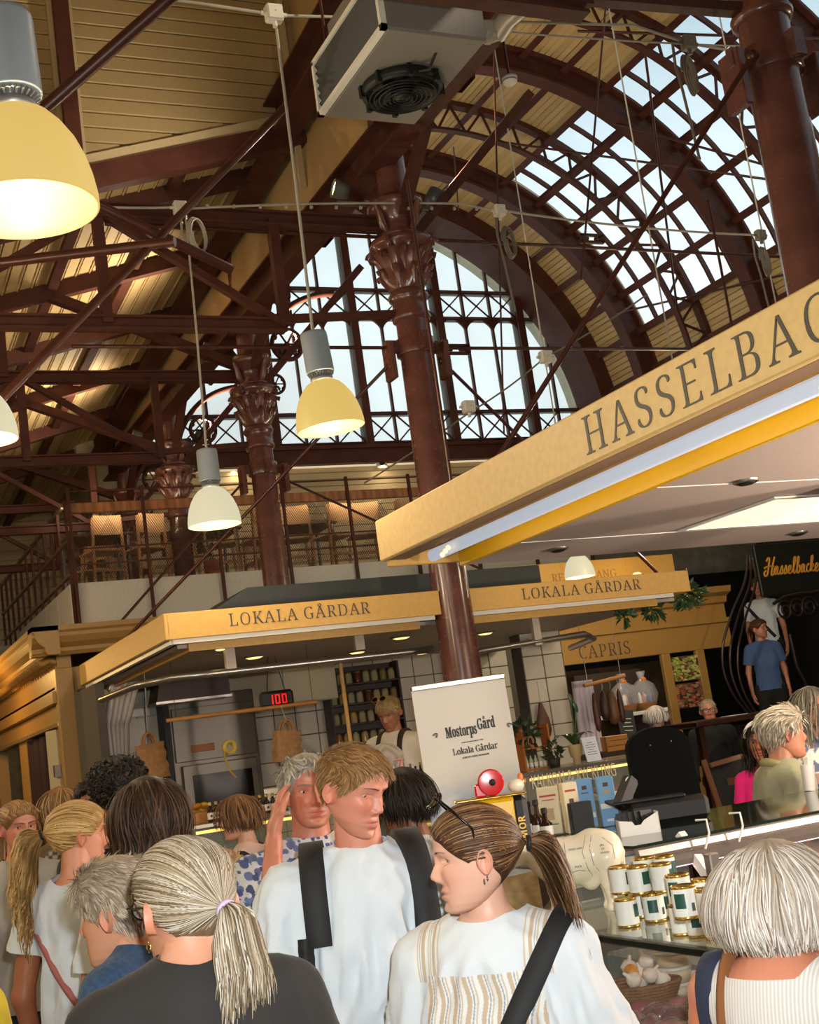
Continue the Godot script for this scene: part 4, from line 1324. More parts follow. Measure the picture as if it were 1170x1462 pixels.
func make_stall_inside(zf: float) -> void:
	var zr := -8.5
	var ra := on_z(618,927,zr)
	var rb := on_z(300,962,zr)
	var r := thing("hanging_rail", "chrome rail hung under the left canopy", "rail", rb)
	obj("tube", MB.new().tube(vs([ra - rb, Vector3.ZERO, Vector3(-0.25, 0, -0.02), Vector3(-0.42, 0, -0.35), Vector3(-0.45, 0, -1.4)]), 0.026, 14), m_chrome, r)
	for px in [330,514]:
		var q := on_z(px,955 if px == 330 else 928,zr) - rb
		obj("drop_bracket", MB.new().bx(Vector3(q.x - 0.035, q.y + 0.0, -0.02), Vector3(q.x + 0.035, 2.69 - rb.y, 0.02)), m_soffit, r)
	var r2a := on_z(672,932,zr)
	var r2 := thing("hanging_rail", "chrome rail hung under the right canopy", "rail", r2a)
	obj("tube", MB.new().tube(vs([Vector3.ZERO, on_z(835, 905, zr) - r2a, on_z(870, 905, zr) - r2a + Vector3(0.05, 0, -0.3), on_z(815, 925, zr - 1.0) - r2a]), 0.024, 14), m_chrome, r2)
	obj("drop_bracket", MB.new().bx(Vector3(0.55, -0.0, -0.02), Vector3(0.61, 0.26, 0.02)), m_soffit, r2)
	var zc := -10.9
	var f0 := on_z(252,1130,zc)
	var f1 := on_z(358,962,zc)
	var w := f1.x - f0.x
	var f := thing("steel_cold_cabinet", "tall stainless cold cabinet with a dark glass door", "cabinet", Vector3(f0.x, 0.32, zc))
	var h := 2.2
	var m_fr := mat("dull cabinet steel", rgb(112, 108, 100), 0.38, 0.85)
	obj("body", MB.new().cb(Vector3(0, 0, -0.28), Vector3(w, h, 0), 0.008), m_fr, f)
	obj("black_post", MB.new().bx(Vector3(-0.05, 0, -0.2), Vector3(0.0, h, 0.03)), m_black, f)
	var dr := obj("door", MB.new().cb(Vector3(0.06, 0.3, 0), Vector3(w - 0.04, 1.62, 0.04), 0.008), m_fr, f)
	obj("door_glass", MB.new().bx(Vector3(0.14, 0.4, 0.04), Vector3(w - 0.1, 1.53, 0.046)), mat("dark door glass", rgb(22, 24, 20), 0.08), dr)
	obj("handle", MB.new().rod(Vector3(0.1, 0.6, 0.07), Vector3(0.1, 1.1, 0.07), 0.012, 8), m_chrome, dr)
	obj("top_panel", MB.new().cb(Vector3(0.02, 1.65, 0), Vector3(w - 0.02, 2.1, 0.02), 0.005), m_fr, f)
	obj("name_plate", MB.new().cb(Vector3(0.16, 1.72, 0.02), Vector3(0.36, 1.78, 0.03), 0.004), mat("orange wood plate", rgb(170, 100, 40), 0.5), f, "small orange wooden plate")
	var hd := thing("extractor_hood", "dark metal hood above the cold cabinet", "hood", Vector3(on_z(221, 970, -10.5).x, on_z(221, 1003, -10.5).y, -10.5))
	obj("shell", MB.new().prism(PackedVector2Array([Vector2(0, 0), Vector2(0.62, 0), Vector2(0.62, 0.2), Vector2(0.05, 0.22)]), T(Vector3.ZERO), -0.3, 0), mat("dark hood metal", rgb(58, 42, 34), 0.5, 0.3), hd)
	obj("lip", MB.new().bx(Vector3(-0.01, -0.02, -0.3), Vector3(0.63, 0.0, 0.01)), m_chrome, hd)
	var q0 := on_z(326,1016,-11.0)
	var q1 := on_z(475,950,-11.0)
	var cb := thing("wall_cupboard", "cream wall cupboard behind the number display", "cupboard", Vector3(q0.x, q0.y, -11.15))
	obj("carcass", MB.new().cb(Vector3.ZERO, Vector3(q1.x - q0.x, 0.42, 0.2), 0.006), mat("cream laminate", rgb(204, 190, 158), 0.5), cb)
	obj("door", MB.new().cb(Vector3(0.01, 0.01, 0.2), Vector3((q1.x - q0.x) / 2 - 0.004, 0.41, 0.215), 0.004), mats["cream laminate"], cb)
	obj("door", MB.new().cb(Vector3((q1.x - q0.x) / 2 + 0.004, 0.01, 0.2), Vector3(q1.x - q0.x - 0.01, 0.41, 0.215), 0.004), mats["cream laminate"], cb)
	var nd := on_z(397,1009,-9.6)
	var n := thing("number_display", "black queue number display with red digits 100", "display", nd)
	obj("case", MB.new().cb(Vector3(-0.135, 0, -0.03), Vector3(0.135, 0.125, 0.02), 0.02), m_black, n)
	var red := glow("red display segments", Color(1.0, 0.03, 0.05), 1.6, rgb(80, 0, 0))
	var seg := func(mb: MB,x: float,which: String) -> void:
		var hh := 0.072
		var ww := 0.036
		var th := 0.008
		var y0 := 0.022
		for s in which:
			match s:
				"a": mb.bx(Vector3(x, y0 + hh - th, 0.02), Vector3(x + ww, y0 + hh, 0.024))
				"d": mb.bx(Vector3(x, y0, 0.02), Vector3(x + ww, y0 + th, 0.024))
				"b": mb.bx(Vector3(x + ww - th, y0 + hh / 2 + 0.002, 0.02), Vector3(x + ww, y0 + hh, 0.024))
				"c": mb.bx(Vector3(x + ww - th, y0, 0.02), Vector3(x + ww, y0 + hh / 2 - 0.002, 0.024))
				"e": mb.bx(Vector3(x, y0, 0.02), Vector3(x + th, y0 + hh / 2 - 0.002, 0.024))
				"f": mb.bx(Vector3(x, y0 + hh / 2 + 0.002, 0.02), Vector3(x + th, y0 + hh, 0.024))
	var digits := ["bc", "abcdef", "abcdef"]
	for k in 3:
		var mb := MB.new()
		seg.call(mb,-0.075 + k * 0.055,digits[k])
		obj("digit", mb, red, n)
	obj("hanger", MB.new().rod(Vector3(-0.07, 0.125, 0), Vector3(-0.02, 0.5, 0), 0.003, 4), m_black, n)
	obj("hanger", MB.new().rod(Vector3(0.07, 0.125, 0), Vector3(0.0, 0.5, 0), 0.003, 4), m_black, n)
	var zb := -8.95
	var pa := on_z(238,1029,zb)
	var pb := on_z(453,1002,zb)
	var bp := thing("bamboo_pole", "bamboo pole hung level across the stall", "pole", pa)
	obj("cane", MB.new().rod(Vector3.ZERO, pb - pa, 0.014, 10), mat("bamboo", rgb(190, 128, 60), 0.5, 0.0, "fine", 5.0), bp)
	for k in 5:
		var p := (pb - pa) * (0.1 + k * 0.2)
		obj("node_ring", MB.new().rod(p, p + Vector3(0.012, 0, 0), 0.017, 10), mats["bamboo"], bp)
	for s in [0.06,0.97]:
		var p: Vector3 = (pb - pa) * s
		obj("wire", MB.new().rod(p, p + Vector3(0.0, 2.68 - pa.y, 0), 0.002, 4), m_black, bp)
	var tp := on_z(328,1067,zb + 0.04)
	var tr := thing("fly_paper_roll", "yellow fly paper roll with its strip hanging down", "fly paper", tp)
	var ring := []
	for q in [[0.028,-0.02],[0.05,-0.02],[0.052,0.0],[0.05,0.02],[0.028,0.02],[0.026,0.0],[0.028,-0.02]]:
		ring.append(q)
	obj("roll", MB.new().lathe(ring, 24, T(Vector3.ZERO, 0.3, PI / 2)), mat("yellow paper roll", rgb(206, 176, 84), 0.5), tr)
	obj("strip", MB.new().sheet([vs([Vector3(-0.045, 0.0, -0.018), Vector3(-0.045, 0, 0.018)]), vs([Vector3(-0.04, -0.08, -0.018), Vector3(-0.04, -0.08, 0.018)]), vs([Vector3(-0.02, -0.16, -0.012), Vector3(-0.015, -0.16, 0.02)]), vs([Vector3(0.02, -0.215, -0.005), Vector3(0.025, -0.21, 0.022)])]), mats["yellow paper roll"], tr)
	obj("string", MB.new().rod(Vector3(0, 0.05, 0), Vector3(0, on_z(328, 1018, zb).y - tp.y, -0.04), 0.002, 4), m_cable, tr)
	var m_kraft := mat("kraft paper", rgb(178, 128, 78), 0.75, 0.0, "mottle", 4.0)
	paper_bag("brown paper carrier bag with twisted handles hanging from the pole", on_z(411, 1088, zb + 0.05), 0.19, 0.22, -0.1, m_kraft, on_z(411, 1008, zb).y)
	paper_bag("crumpled brown paper bag hanging beside the curtain", on_z(222, 1112, -9.6), 0.2, 0.26, 0.08, m_kraft, 2.67)
	var pole := thing("pine_pole", "thin pine pole standing in front of the jar shelves", "pole", Vector3(on_z(499, 1054, -8.9).x, 0.32, -8.9))
	var pt := on_z(485,941,-8.9) - pole.position
	obj("shaft", MB.new().tube(vs([Vector3(0.02, 0, 0), pt]), 0.016, 8), mat("pale pine", rgb(196, 150, 80), 0.5), pole)
	var zs := -11.0
	var s0 := on_z(478,1052,zs)
	var s1 := on_z(570,955,zs)
	var sw := s1.x - s0.x
	var sh := thing("jar_shelf", "dark shelves full of glass jars behind the server", "shelf", Vector3(s0.x, s0.y - 0.1, -11.18))
	var m_dk := mat("dark stained wood", rgb(52, 38, 28), 0.5)
	var ht := 0.72
	obj("back", MB.new().bx(Vector3(0, 0, 0), Vector3(sw, ht, 0.01)), m_dk, sh)
	for s in [0.0,sw - 0.02]:
		obj("side", MB.new().bx(Vector3(s, 0, 0), Vector3(s + 0.02, ht, 0.18)), m_dk, sh)
	for k in 4:
		obj("shelf_board", MB.new().bx(Vector3(0.02, k * 0.18, 0), Vector3(sw - 0.02, k * 0.18 + 0.015, 0.18)), m_dk, sh)
	var m_jar := glass("jar glass", Color(0.75, 0.7, 0.5), 0.5, 0.05)
	var fills := [rgb(150,90,30),rgb(120,110,50),rgb(90,40,24),rgb(170,140,80)]
	var rown := ["lowest", "second", "third", "top"]
	var ordn := ["first", "second", "third", "fourth", "fifth", "sixth", "seventh", "eighth", "ninth", "tenth", "eleventh", "twelfth"]
	for k in 4:
		var cnt := 8
		for i in cnt:
			var jp := Vector3(s0.x + 0.06 + i * (sw - 0.12) / (cnt - 1),sh.position.y + k * 0.18 + 0.015,-11.06)
			var j := thing("glass_jar", "glass jar on the %s shelf behind the server, %s from the left" % [rown[k], ordn[i]], "jar", jp, 0, "jars on the dark shelves")
			obj("jar", MB.new().lathe([[0.0, 0.0], [0.03, 0.0], [0.033, 0.01], [0.033, 0.075], [0.027, 0.09], [0.027, 0.095], [0.0, 0.095]], 12), m_jar if (i + k) % 3 else mat("preserve %d" % ((i + k) % 4), fills[(i + k) % 4], 0.15), j)
			obj("lid", MB.new().lathe([[0.03, 0.094], [0.03, 0.11], [0.0, 0.112]], 12), mat("gold jar lid", rgb(190, 160, 90), 0.3, 0.8) if k % 2 else m_chrome, j)
	var zk := -8.62
	var k0 := 2.2
	var k1 := 6.15
	var ct := thing("stall_counter", "glass fronted service counter of the farm stall", "counter", Vector3(k0, 0, zk))
	obj("plinth", MB.new().cb(Vector3(0, 0, -0.75), Vector3(k1 - k0, 1.05, 0.0), 0.01), mat("dark oak front", rgb(70, 50, 36), 0.5, 0.0, "wood", 1.0), ct)
	obj("front_glass", MB.new().bx(Vector3(0.02, 1.05, -0.02), Vector3(k1 - k0 - 0.02, 1.5, -0.01)), glass("counter glass", Color(0.8, 0.85, 0.8), 0.16, 0.03), ct)
	obj("top_glass", MB.new().cb(Vector3(0, 1.5, -0.7), Vector3(k1 - k0, 1.53, 0.0), 0.004), mat("steel counter top", rgb(150, 146, 130), 0.25, 0.7), ct)
	obj("inner_shelf", MB.new().bx(Vector3(0.04, 1.24, -0.7), Vector3(k1 - k0 - 0.04, 1.25, -0.06)), mats["counter glass"], ct)
	for x in [0.0,1.3,2.6,k1 - k0 - 0.03]:
		obj("upright", MB.new().bx(Vector3(x, 1.05, -0.03), Vector3(x + 0.03, 1.5, 0.005)), m_chrome, ct)
	obj("light_tube", MB.new().rod(Vector3(0.1, 1.475, -0.06), Vector3(k1 - k0 - 0.1, 1.475, -0.06), 0.01, 8), glow("warm counter tube", Color(1.0, 0.80, 0.35), 2.2), ct, "warm tube light under the counter top")
	area(Vector3((k0 + k1) / 2, 1.45, zk - 0.08), Vector3(0, -1, -0.5), Color(1.0, 0.84, 0.5), 0.35, Vector2(3.6, 0.03), "counter_tube_light")
	var wtp := on_z(820,1108,zk)
	write_on("chalk_writing", "KALKON & KYCKLING", Vector3(wtp.x, wtp.y, zk + 0.003), Vector3.RIGHT, Vector3.UP, 0.1, mat("chalk white", rgb(222, 210, 180), 0.8), ct, on_z(880, 1100, zk).x - on_z(760, 1115, zk).x, false, 400)
	var rng := RandomNumberGenerator.new()
	rng.seed = 21
	for i in 9:
		var gp := Vector3(k0 + 0.3 + i * 0.4,1.25,zk - 0.35)
		var g := thing("meat_tray", "tray of cut meat in the stall counter, %s from the left" % ordn[i], "tray", gp, 0, "meat trays in the stall counter")
		obj("dish", MB.new().cb(Vector3(-0.15, 0, -0.2), Vector3(0.15, 0.03, 0.2), 0.01), m_white, g)
		for q in 4:
			obj("cut", MB.new().ball(T(Vector3(-0.09 + (q % 2) * 0.17, 0.045, -0.09 + (q / 2) * 0.18), rng.randf() * 3), Vector3(0.08, 0.03, 0.06), 10, 6), mat("poultry meat", rgb(206, 150, 116), 0.4) if (i % 2) else mat("dark meat", rgb(130, 54, 44), 0.4), g)
	var ys := 1.53
	for i in 12:
		var px := 299.0 + i * 9.0
		var bpz := zk - 0.12
		var bp0 := on_z(px,1147 - i * 1.1,bpz)
		var b := thing("sauce_bottle", "small dark sauce bottle with white label, %s from the left on the counter" % ordn[i], "bottle", Vector3(bp0.x, ys, bpz), 0, "sauce bottles in a row on the stall counter")
		obj("bottle", MB.new().lathe([[0.0, 0.0], [0.02, 0.0], [0.021, 0.005], [0.021, 0.075], [0.01, 0.095], [0.009, 0.115], [0.0, 0.115]], 12), mat("dark sauce glass", rgb(44, 22, 14), 0.12), b)
		obj("label", MB.new().lathe([[0.0214, 0.018], [0.0218, 0.02], [0.0218, 0.06], [0.0214, 0.062]], 12), mat("white paper label", rgb(222, 214, 204), 0.7), b)
		obj("print", MB.new().lathe([[0.0, 0.0], [0.009, 0.0], [0.009, 0.001], [0.0, 0.001]], 10, T(Vector3(0, 0.04, 0.0215), 0, PI / 2)), mat("purple print", rgb(120, 30, 70), 0.7), b)
		obj("cap", MB.new().lathe([[0.011, 0.11], [0.011, 0.13], [0.0, 0.131]], 10), mat("gold jar lid"), b)
	var kb := on_z(290,1150,zk - 0.3)
	var kx := kb.x
	var tray := thing("snack_crate", "wooden crate of yellow snack bags on the counter", "crate", Vector3(kx, ys, zk - 0.42))
	obj("base", MB.new().cb(Vector3(-0.24, 0, -0.12), Vector3(0.14, 0.01, 0.2), 0.003), mats["bamboo"], tray)
	for q in [[-0.24,-0.12,-0.22,0.2],[0.12,-0.12,0.14,0.2],[-0.24,0.18,0.14,0.2],[-0.24,-0.12,0.14,-0.1]]:
		obj("slat", MB.new().cb(Vector3(q[0], 0.01, q[1]), Vector3(q[2], 0.07, q[3]), 0.003), mats["bamboo"], tray)
	for i in 14:
		var p := tray.position + Vector3(-0.18 + (i % 5) * 0.07,0.04 + (i / 5) * 0.035,0.1 - (i % 3) * 0.06)
		var sb := thing("snack_bag", "small yellow cellophane snack bag, number %d in the crate pile" % (i + 1), "bag", p, rng.randf() * 3, "snack bags in the crate")
		sb.set_meta("label", "small yellow cellophane snack bag heaped in the wooden crate")
		obj("pouch", MB.new().ball(T(Vector3.ZERO, 0, rng.randf_range(-0.5, 0.5), rng.randf_range(-0.4, 0.4)), Vector3(0.045, 0.022, 0.035), 8, 6), mat("yellow cellophane", rgb(206, 160, 60), 0.2) if i % 3 else mat("amber cellophane", rgb(186, 122, 40), 0.2), sb)
		obj("crimp", MB.new().box(T(Vector3(0.048, 0, 0), 0, 0.3), Vector3(0.018, 0.002, 0.05)), mat("amber cellophane", rgb(186, 122, 40), 0.2), sb)
	var cp := on_z(403,1128,zk - 0.1)
	var nc := thing("notice_card", "white notice card with lines of print standing on the counter", "card", Vector3(cp.x, ys, zk - 0.2))
	obj("card", MB.new().box(T(Vector3(0, 0.085, 0), 0, -0.15), Vector3(0.19, 0.15, 0.006)), m_white, nc)
	for k in 4:
		obj("print_line", MB.new().box(T(Vector3(0.0, 0.115 - k * 0.022, 0.004 - 0.003 * k), 0, -0.15), Vector3(0.13 if k % 2 else 0.09, 0.006, 0.003)), m_ink, nc)
	obj("stand", MB.new().cb(Vector3(-0.1, 0, -0.03), Vector3(0.1, 0.015, 0.04), 0.004), m_dk, nc)
	var rk0 := on_z(573,1102,zk - 0.35)
	var rk := thing("bottle_rack", "dark rack for bottles on the counter beside the banner", "rack", Vector3(rk0.x - 0.02, ys, zk - 0.4))
	obj("base", MB.new().cb(Vector3(0, 0, -0.06), Vector3(0.34, 0.015, 0.1), 0.003), m_dk, rk)
	obj("rail", MB.new().bx(Vector3(0, 0.1, 0.09), Vector3(0.34, 0.115, 0.1)), m_dk, rk)
	for i in 8:
		var b := thing("oil_bottle", "dark oil bottle with white cap in the rack, %s from the left" % ordn[i], "bottle", Vector3(rk.position.x + 0.03 + i * 0.04, ys + 0.015, rk.position.z + 0.03), 0, "oil bottles in the rack")
		obj("bottle", MB.new().lathe([[0.0, 0.0], [0.017, 0.0], [0.017, 0.1], [0.008, 0.13], [0.008, 0.155], [0.0, 0.155]], 10), mats["dark sauce glass"], b)
		obj("cap", MB.new().lathe([[0.009, 0.15], [0.009, 0.17], [0.0, 0.172]], 8), m_white if i % 2 else mat("gold jar lid"), b)
		obj("label", MB.new().lathe([[0.0172, 0.025], [0.0175, 0.027], [0.0175, 0.065], [0.0172, 0.067]], 10), mat("pale green label", rgb(196, 206, 150), 0.7), b)
	make_counter_top_right(zk,ys)
func paper_bag(label: String,base: Vector3,w: float,h: float,lean: float,m: Material,top_y: float) -> void:
	var t := thing("paper_bag", label, "bag", base, 0.2)
	t.rotation.z = lean
	var d := 0.05
	var g := []
	for i in 7:
		var y := h * i / 6.0
		var row := PackedVector3Array()
		var pts := [Vector2(-1,-1),Vector2(-0.3,-1),Vector2(0.3,-1),Vector2(1,-1),Vector2(1,0),Vector2(1,1),Vector2(0.3,1),Vector2(-0.3,1),Vector2(-1,1),Vector2(-1,0),Vector2(-1,-1)]
		for k in pts.size():
			var q: Vector2 = pts[k]
			var cr := sin(i * 2.7 + k * 1.9) * 0.006
			row.append(Vector3(q.x * w / 2 + cr,y,-q.y * -1.0 * d * (1.0 - 0.35 * i / 6.0) + cr))
		g.append(row)
	var rev := []
	for row in g:
		var r2: PackedVector3Array = row.duplicate()
		r2.reverse()
		rev.append(r2)
	obj("bag_body", MB.new().sheet(rev), m, t)
	obj("fold", MB.new().cb(Vector3(-w / 2 - 0.003, h - 0.035, -d * 0.7), Vector3(w / 2 + 0.003, h, d * 0.7), 0.005), m, t)
	obj("string", MB.new().rod(Vector3(0, h + 0.07, 0), Vector3(sin(lean) * (top_y - base.y), top_y - base.y, 0), 0.003, 5), m_cable, t)
	for s in [-1.0,1.0]:
		var p := PackedVector3Array()
		for k in 9:
			var a := PI * k / 8
			p.append(Vector3(cos(a) * w * 0.24,h + sin(a) * 0.075,s * d * 0.4))
		obj("handle", MB.new().tube(p, 0.008, 6), m, t)
func make_counter_top_right(zk: float,ys: float) -> void:
	var m_pot := mat("pale clay pot", rgb(186, 160, 112), 0.7)
	var p1 := on_z(822,1070,zk - 0.25)
	var pl := thing("potted_plant", "broad leaved plant in a pale clay pot on the counter", "plant", Vector3(p1.x, ys, zk - 0.25))
	obj("pot", MB.new().lathe([[0.0, 0.0], [0.03, 0.0], [0.03, 0.05], [0.045, 0.06], [0.058, 0.15], [0.05, 0.15], [0.045, 0.13], [0.0, 0.13]], 18), m_pot, pl)
	var m_leaf := mat("dark glossy leaf", rgb(52, 78, 40), 0.35)
	for k in 7:
		var a := TAU * k / 7 + 0.3
		var d := Vector3(sin(a),0,cos(a))
		var rows := []
		for i in 6:
			var t := i / 5.0
			var c := Vector3(0,0.14,0) + d * (0.16 * t) + Vector3(0,0.1 * sin(t * 2.2),0)
			var wd := 0.03 * sin(PI * (0.12 + 0.85 * t))
			var sd := d.cross(Vector3.UP) * wd
			rows.append(vs([c - sd,c + Vector3(0,-0.006,0),c + sd]))
		obj("leaf", MB.new().sheet(rows), m_leaf, pl)
	for k in 2:
		obj("stem", MB.new().tube(vs([Vector3(0, 0.13, 0), Vector3(0.01 + k * 0.02, 0.3, 0.01), Vector3(0.03 + k * 0.03, 0.5 - k * 0.06, 0.0)]), 0.005, 5), m_leaf, pl)
		obj("flower_leaf", MB.new().ball(T(Vector3(0.03 + k * 0.03, 0.5 - k * 0.06, 0), 0, 0, 0.3), Vector3(0.02, 0.05, 0.008), 8, 6), m_leaf, pl)
	var p2 := on_z(792,1075,zk - 0.3)
	var b2 := thing("potted_plant", "small dark bushy plant left of the clay pot", "plant", Vector3(p2.x, ys, zk - 0.32))
	obj("pot", MB.new().lathe([[0.0, 0.0], [0.04, 0.0], [0.05, 0.07], [0.0, 0.07]], 14), mat("dark pot", rgb(40, 36, 32), 0.6), b2)
	leaf_bush("foliage", b2, Vector3(0, 0.12, 0), Vector3(0.08, 0.07, 0.07), 90, 0.045, rgb(44, 62, 36), 8)
	var p3 := on_z(766,1090,zk - 0.35)
	var sh := thing("wooden_rack", "small pine rack with bottles on the counter beside the banner", "rack", Vector3(p3.x - 0.09, ys, zk - 0.42))
	for s in [0.0,0.24]:
		obj("side", MB.new().bx(Vector3(s, 0, -0.06), Vector3(s + 0.014, 0.34, 0.06)), mats["orange wood plate"], sh)
	for y in [0.0,0.16]:
		obj("shelf_board", MB.new().bx(Vector3(0.014, y, -0.06), Vector3(0.24, y + 0.012, 0.06)), mats["orange wood plate"], sh)
	for i in 5:
		var b := thing("cordial_bottle", "small pale bottle on the low shelf of the pine rack, %s from the left" % ["first", "second", "third", "fourth", "fifth"][i], "bottle", sh.position + Vector3(0.04 + i * 0.042, 0.012, 0.01), 0, "pale bottles in the pine rack")
		obj("bottle", MB.new().lathe([[0.0, 0.0], [0.016, 0.0], [0.016, 0.06], [0.007, 0.085], [0.007, 0.1], [0.0, 0.1]], 10), mat("pale cordial", rgb(190, 200, 160), 0.15), b)
		obj("label", MB.new().lathe([[0.0163, 0.015], [0.0166, 0.017], [0.0166, 0.045], [0.0163, 0.047]], 10), m_white, b)
	var vn := thing("trailing_plant", "plant with drooping dark leaves on top of the pine rack", "plant", sh.position + Vector3(0.09, 0.172, 0))
	obj("pot", MB.new().lathe([[0.0, 0.0], [0.04, 0.0], [0.05, 0.09], [0.0, 0.09]], 14), mat("pink clay", rgb(186, 120, 92), 0.7), vn)
	leaf_bush("foliage", vn, Vector3(-0.04, 0.12, 0.02), Vector3(0.1, 0.12, 0.07), 70, 0.075, rgb(40, 60, 34), 14)
	var p4 := on_z(847,1072,zk - 0.12)
	var ac := thing("menu_holder", "white printed sheet in an acrylic holder on the counter", "sign", Vector3(p4.x, ys, zk - 0.14))
	obj("sheet", MB.new().box(T(Vector3(0, 0.1, 0), 0.1, -0.2), Vector3(0.14, 0.19, 0.004)), mat("bright white paper", rgb(226, 232, 240), 0.6), ac)
	for k in 6:
		obj("print_line", MB.new().box(T(Vector3(0.0, 0.15 - k * 0.018, 0.004 + 0.0036 * k - 0.012), 0.1, -0.2), Vector3(0.09 if k % 3 else 0.05, 0.004, 0.003)), m_ink, ac)
	obj("foot", MB.new().cb(Vector3(-0.07, 0, -0.02), Vector3(0.07, 0.006, 0.05), 0.002), m_chrome, ac)
	var zh := -9.4
	var rk := on_z(862,972,zh)
	var hg := thing("hook_rack", "wooden hook rail where sausages hang", "rack", rk)
	obj("rail", MB.new().rod(Vector3(-0.2, -0.02, 0), Vector3(0.22, 0.02, 0), 0.016, 8), mats["bamboo"], hg)
	for x in [-0.16,0.18]:
		obj("wire", MB.new().rod(Vector3(x, 0, 0), Vector3(x, 2.68 - rk.y, 0), 0.003, 4), m_chrome, hg)
	var hm := [[-0.12,0.34,0.03,rgb(84,40,24)],[-0.03,0.26,0.045,rgb(60,34,22)],[0.05,0.3,0.05,rgb(110,70,34)],[0.13,0.3,0.03,rgb(74,36,22)]]
	for k in 4:
		var q: Array = hm[k]
		var s := thing("cured_sausage", "cured brown sausage hanging from the hook rail, %s from the left" % ["first", "second", "third", "fourth"][k], "sausage", rk + Vector3(q[0], -0.08 - q[1], 0.0), 0, "cured meats on the hook rail")
		obj("meat", MB.new().lathe([[0.0, 0.0], [q[2] * 0.7, 0.02], [q[2], 0.08], [q[2] * 0.9, q[1] * 0.6], [q[2] * 0.5, q[1] * 0.92], [0.0, q[1]]], 14), mat("cured meat %d" % k, q[3], 0.5, 0.0, "mottle", 8.0), s)
		obj("hook", MB.new().tube(vs([Vector3(0, q[1], 0), Vector3(0.01, q[1] + 0.04, 0), Vector3(0, q[1] + 0.08, 0)]), 0.003, 5), m_chrome, s)
	var h2 := on_z(780,1055,-9.85)
	var ham := thing("cured_ham", "cured ham hanging on the tiled pier", "ham", h2)
	obj("meat", MB.new().lathe([[0.0, 0.0], [0.05, 0.02], [0.07, 0.08], [0.06, 0.17], [0.03, 0.26], [0.018, 0.31], [0.0, 0.32]], 16, Transform3D(Basis.from_scale(Vector3(1, 1, 0.6)), Vector3.ZERO)), mat("ham rind", rgb(96, 56, 32), 0.5, 0.0, "mottle", 8.0), ham)
	obj("string", MB.new().rod(Vector3(0, 0.31, 0), Vector3(0, 0.5, 0), 0.003, 4), m_cable, ham)
	var cw := on_z(845,1075,-9.7)
	var clo := thing("hanging_sheet", "pale plastic sheet hanging beside the sausages", "curtain", Vector3(cw.x, cw.y, -9.7))
	for k in 4:
		obj("fold", MB.new().tube(vs([Vector3(-0.06 + k * 0.05, 0, 0.01 * (k % 2)), Vector3(-0.06 + k * 0.05, 0.3, -0.01 * (k % 2)), Vector3(-0.05 + k * 0.045, 0.62, 0)]), 0.035, 8), mat("lilac plastic sheet", rgb(196, 184, 190), 0.4), clo)
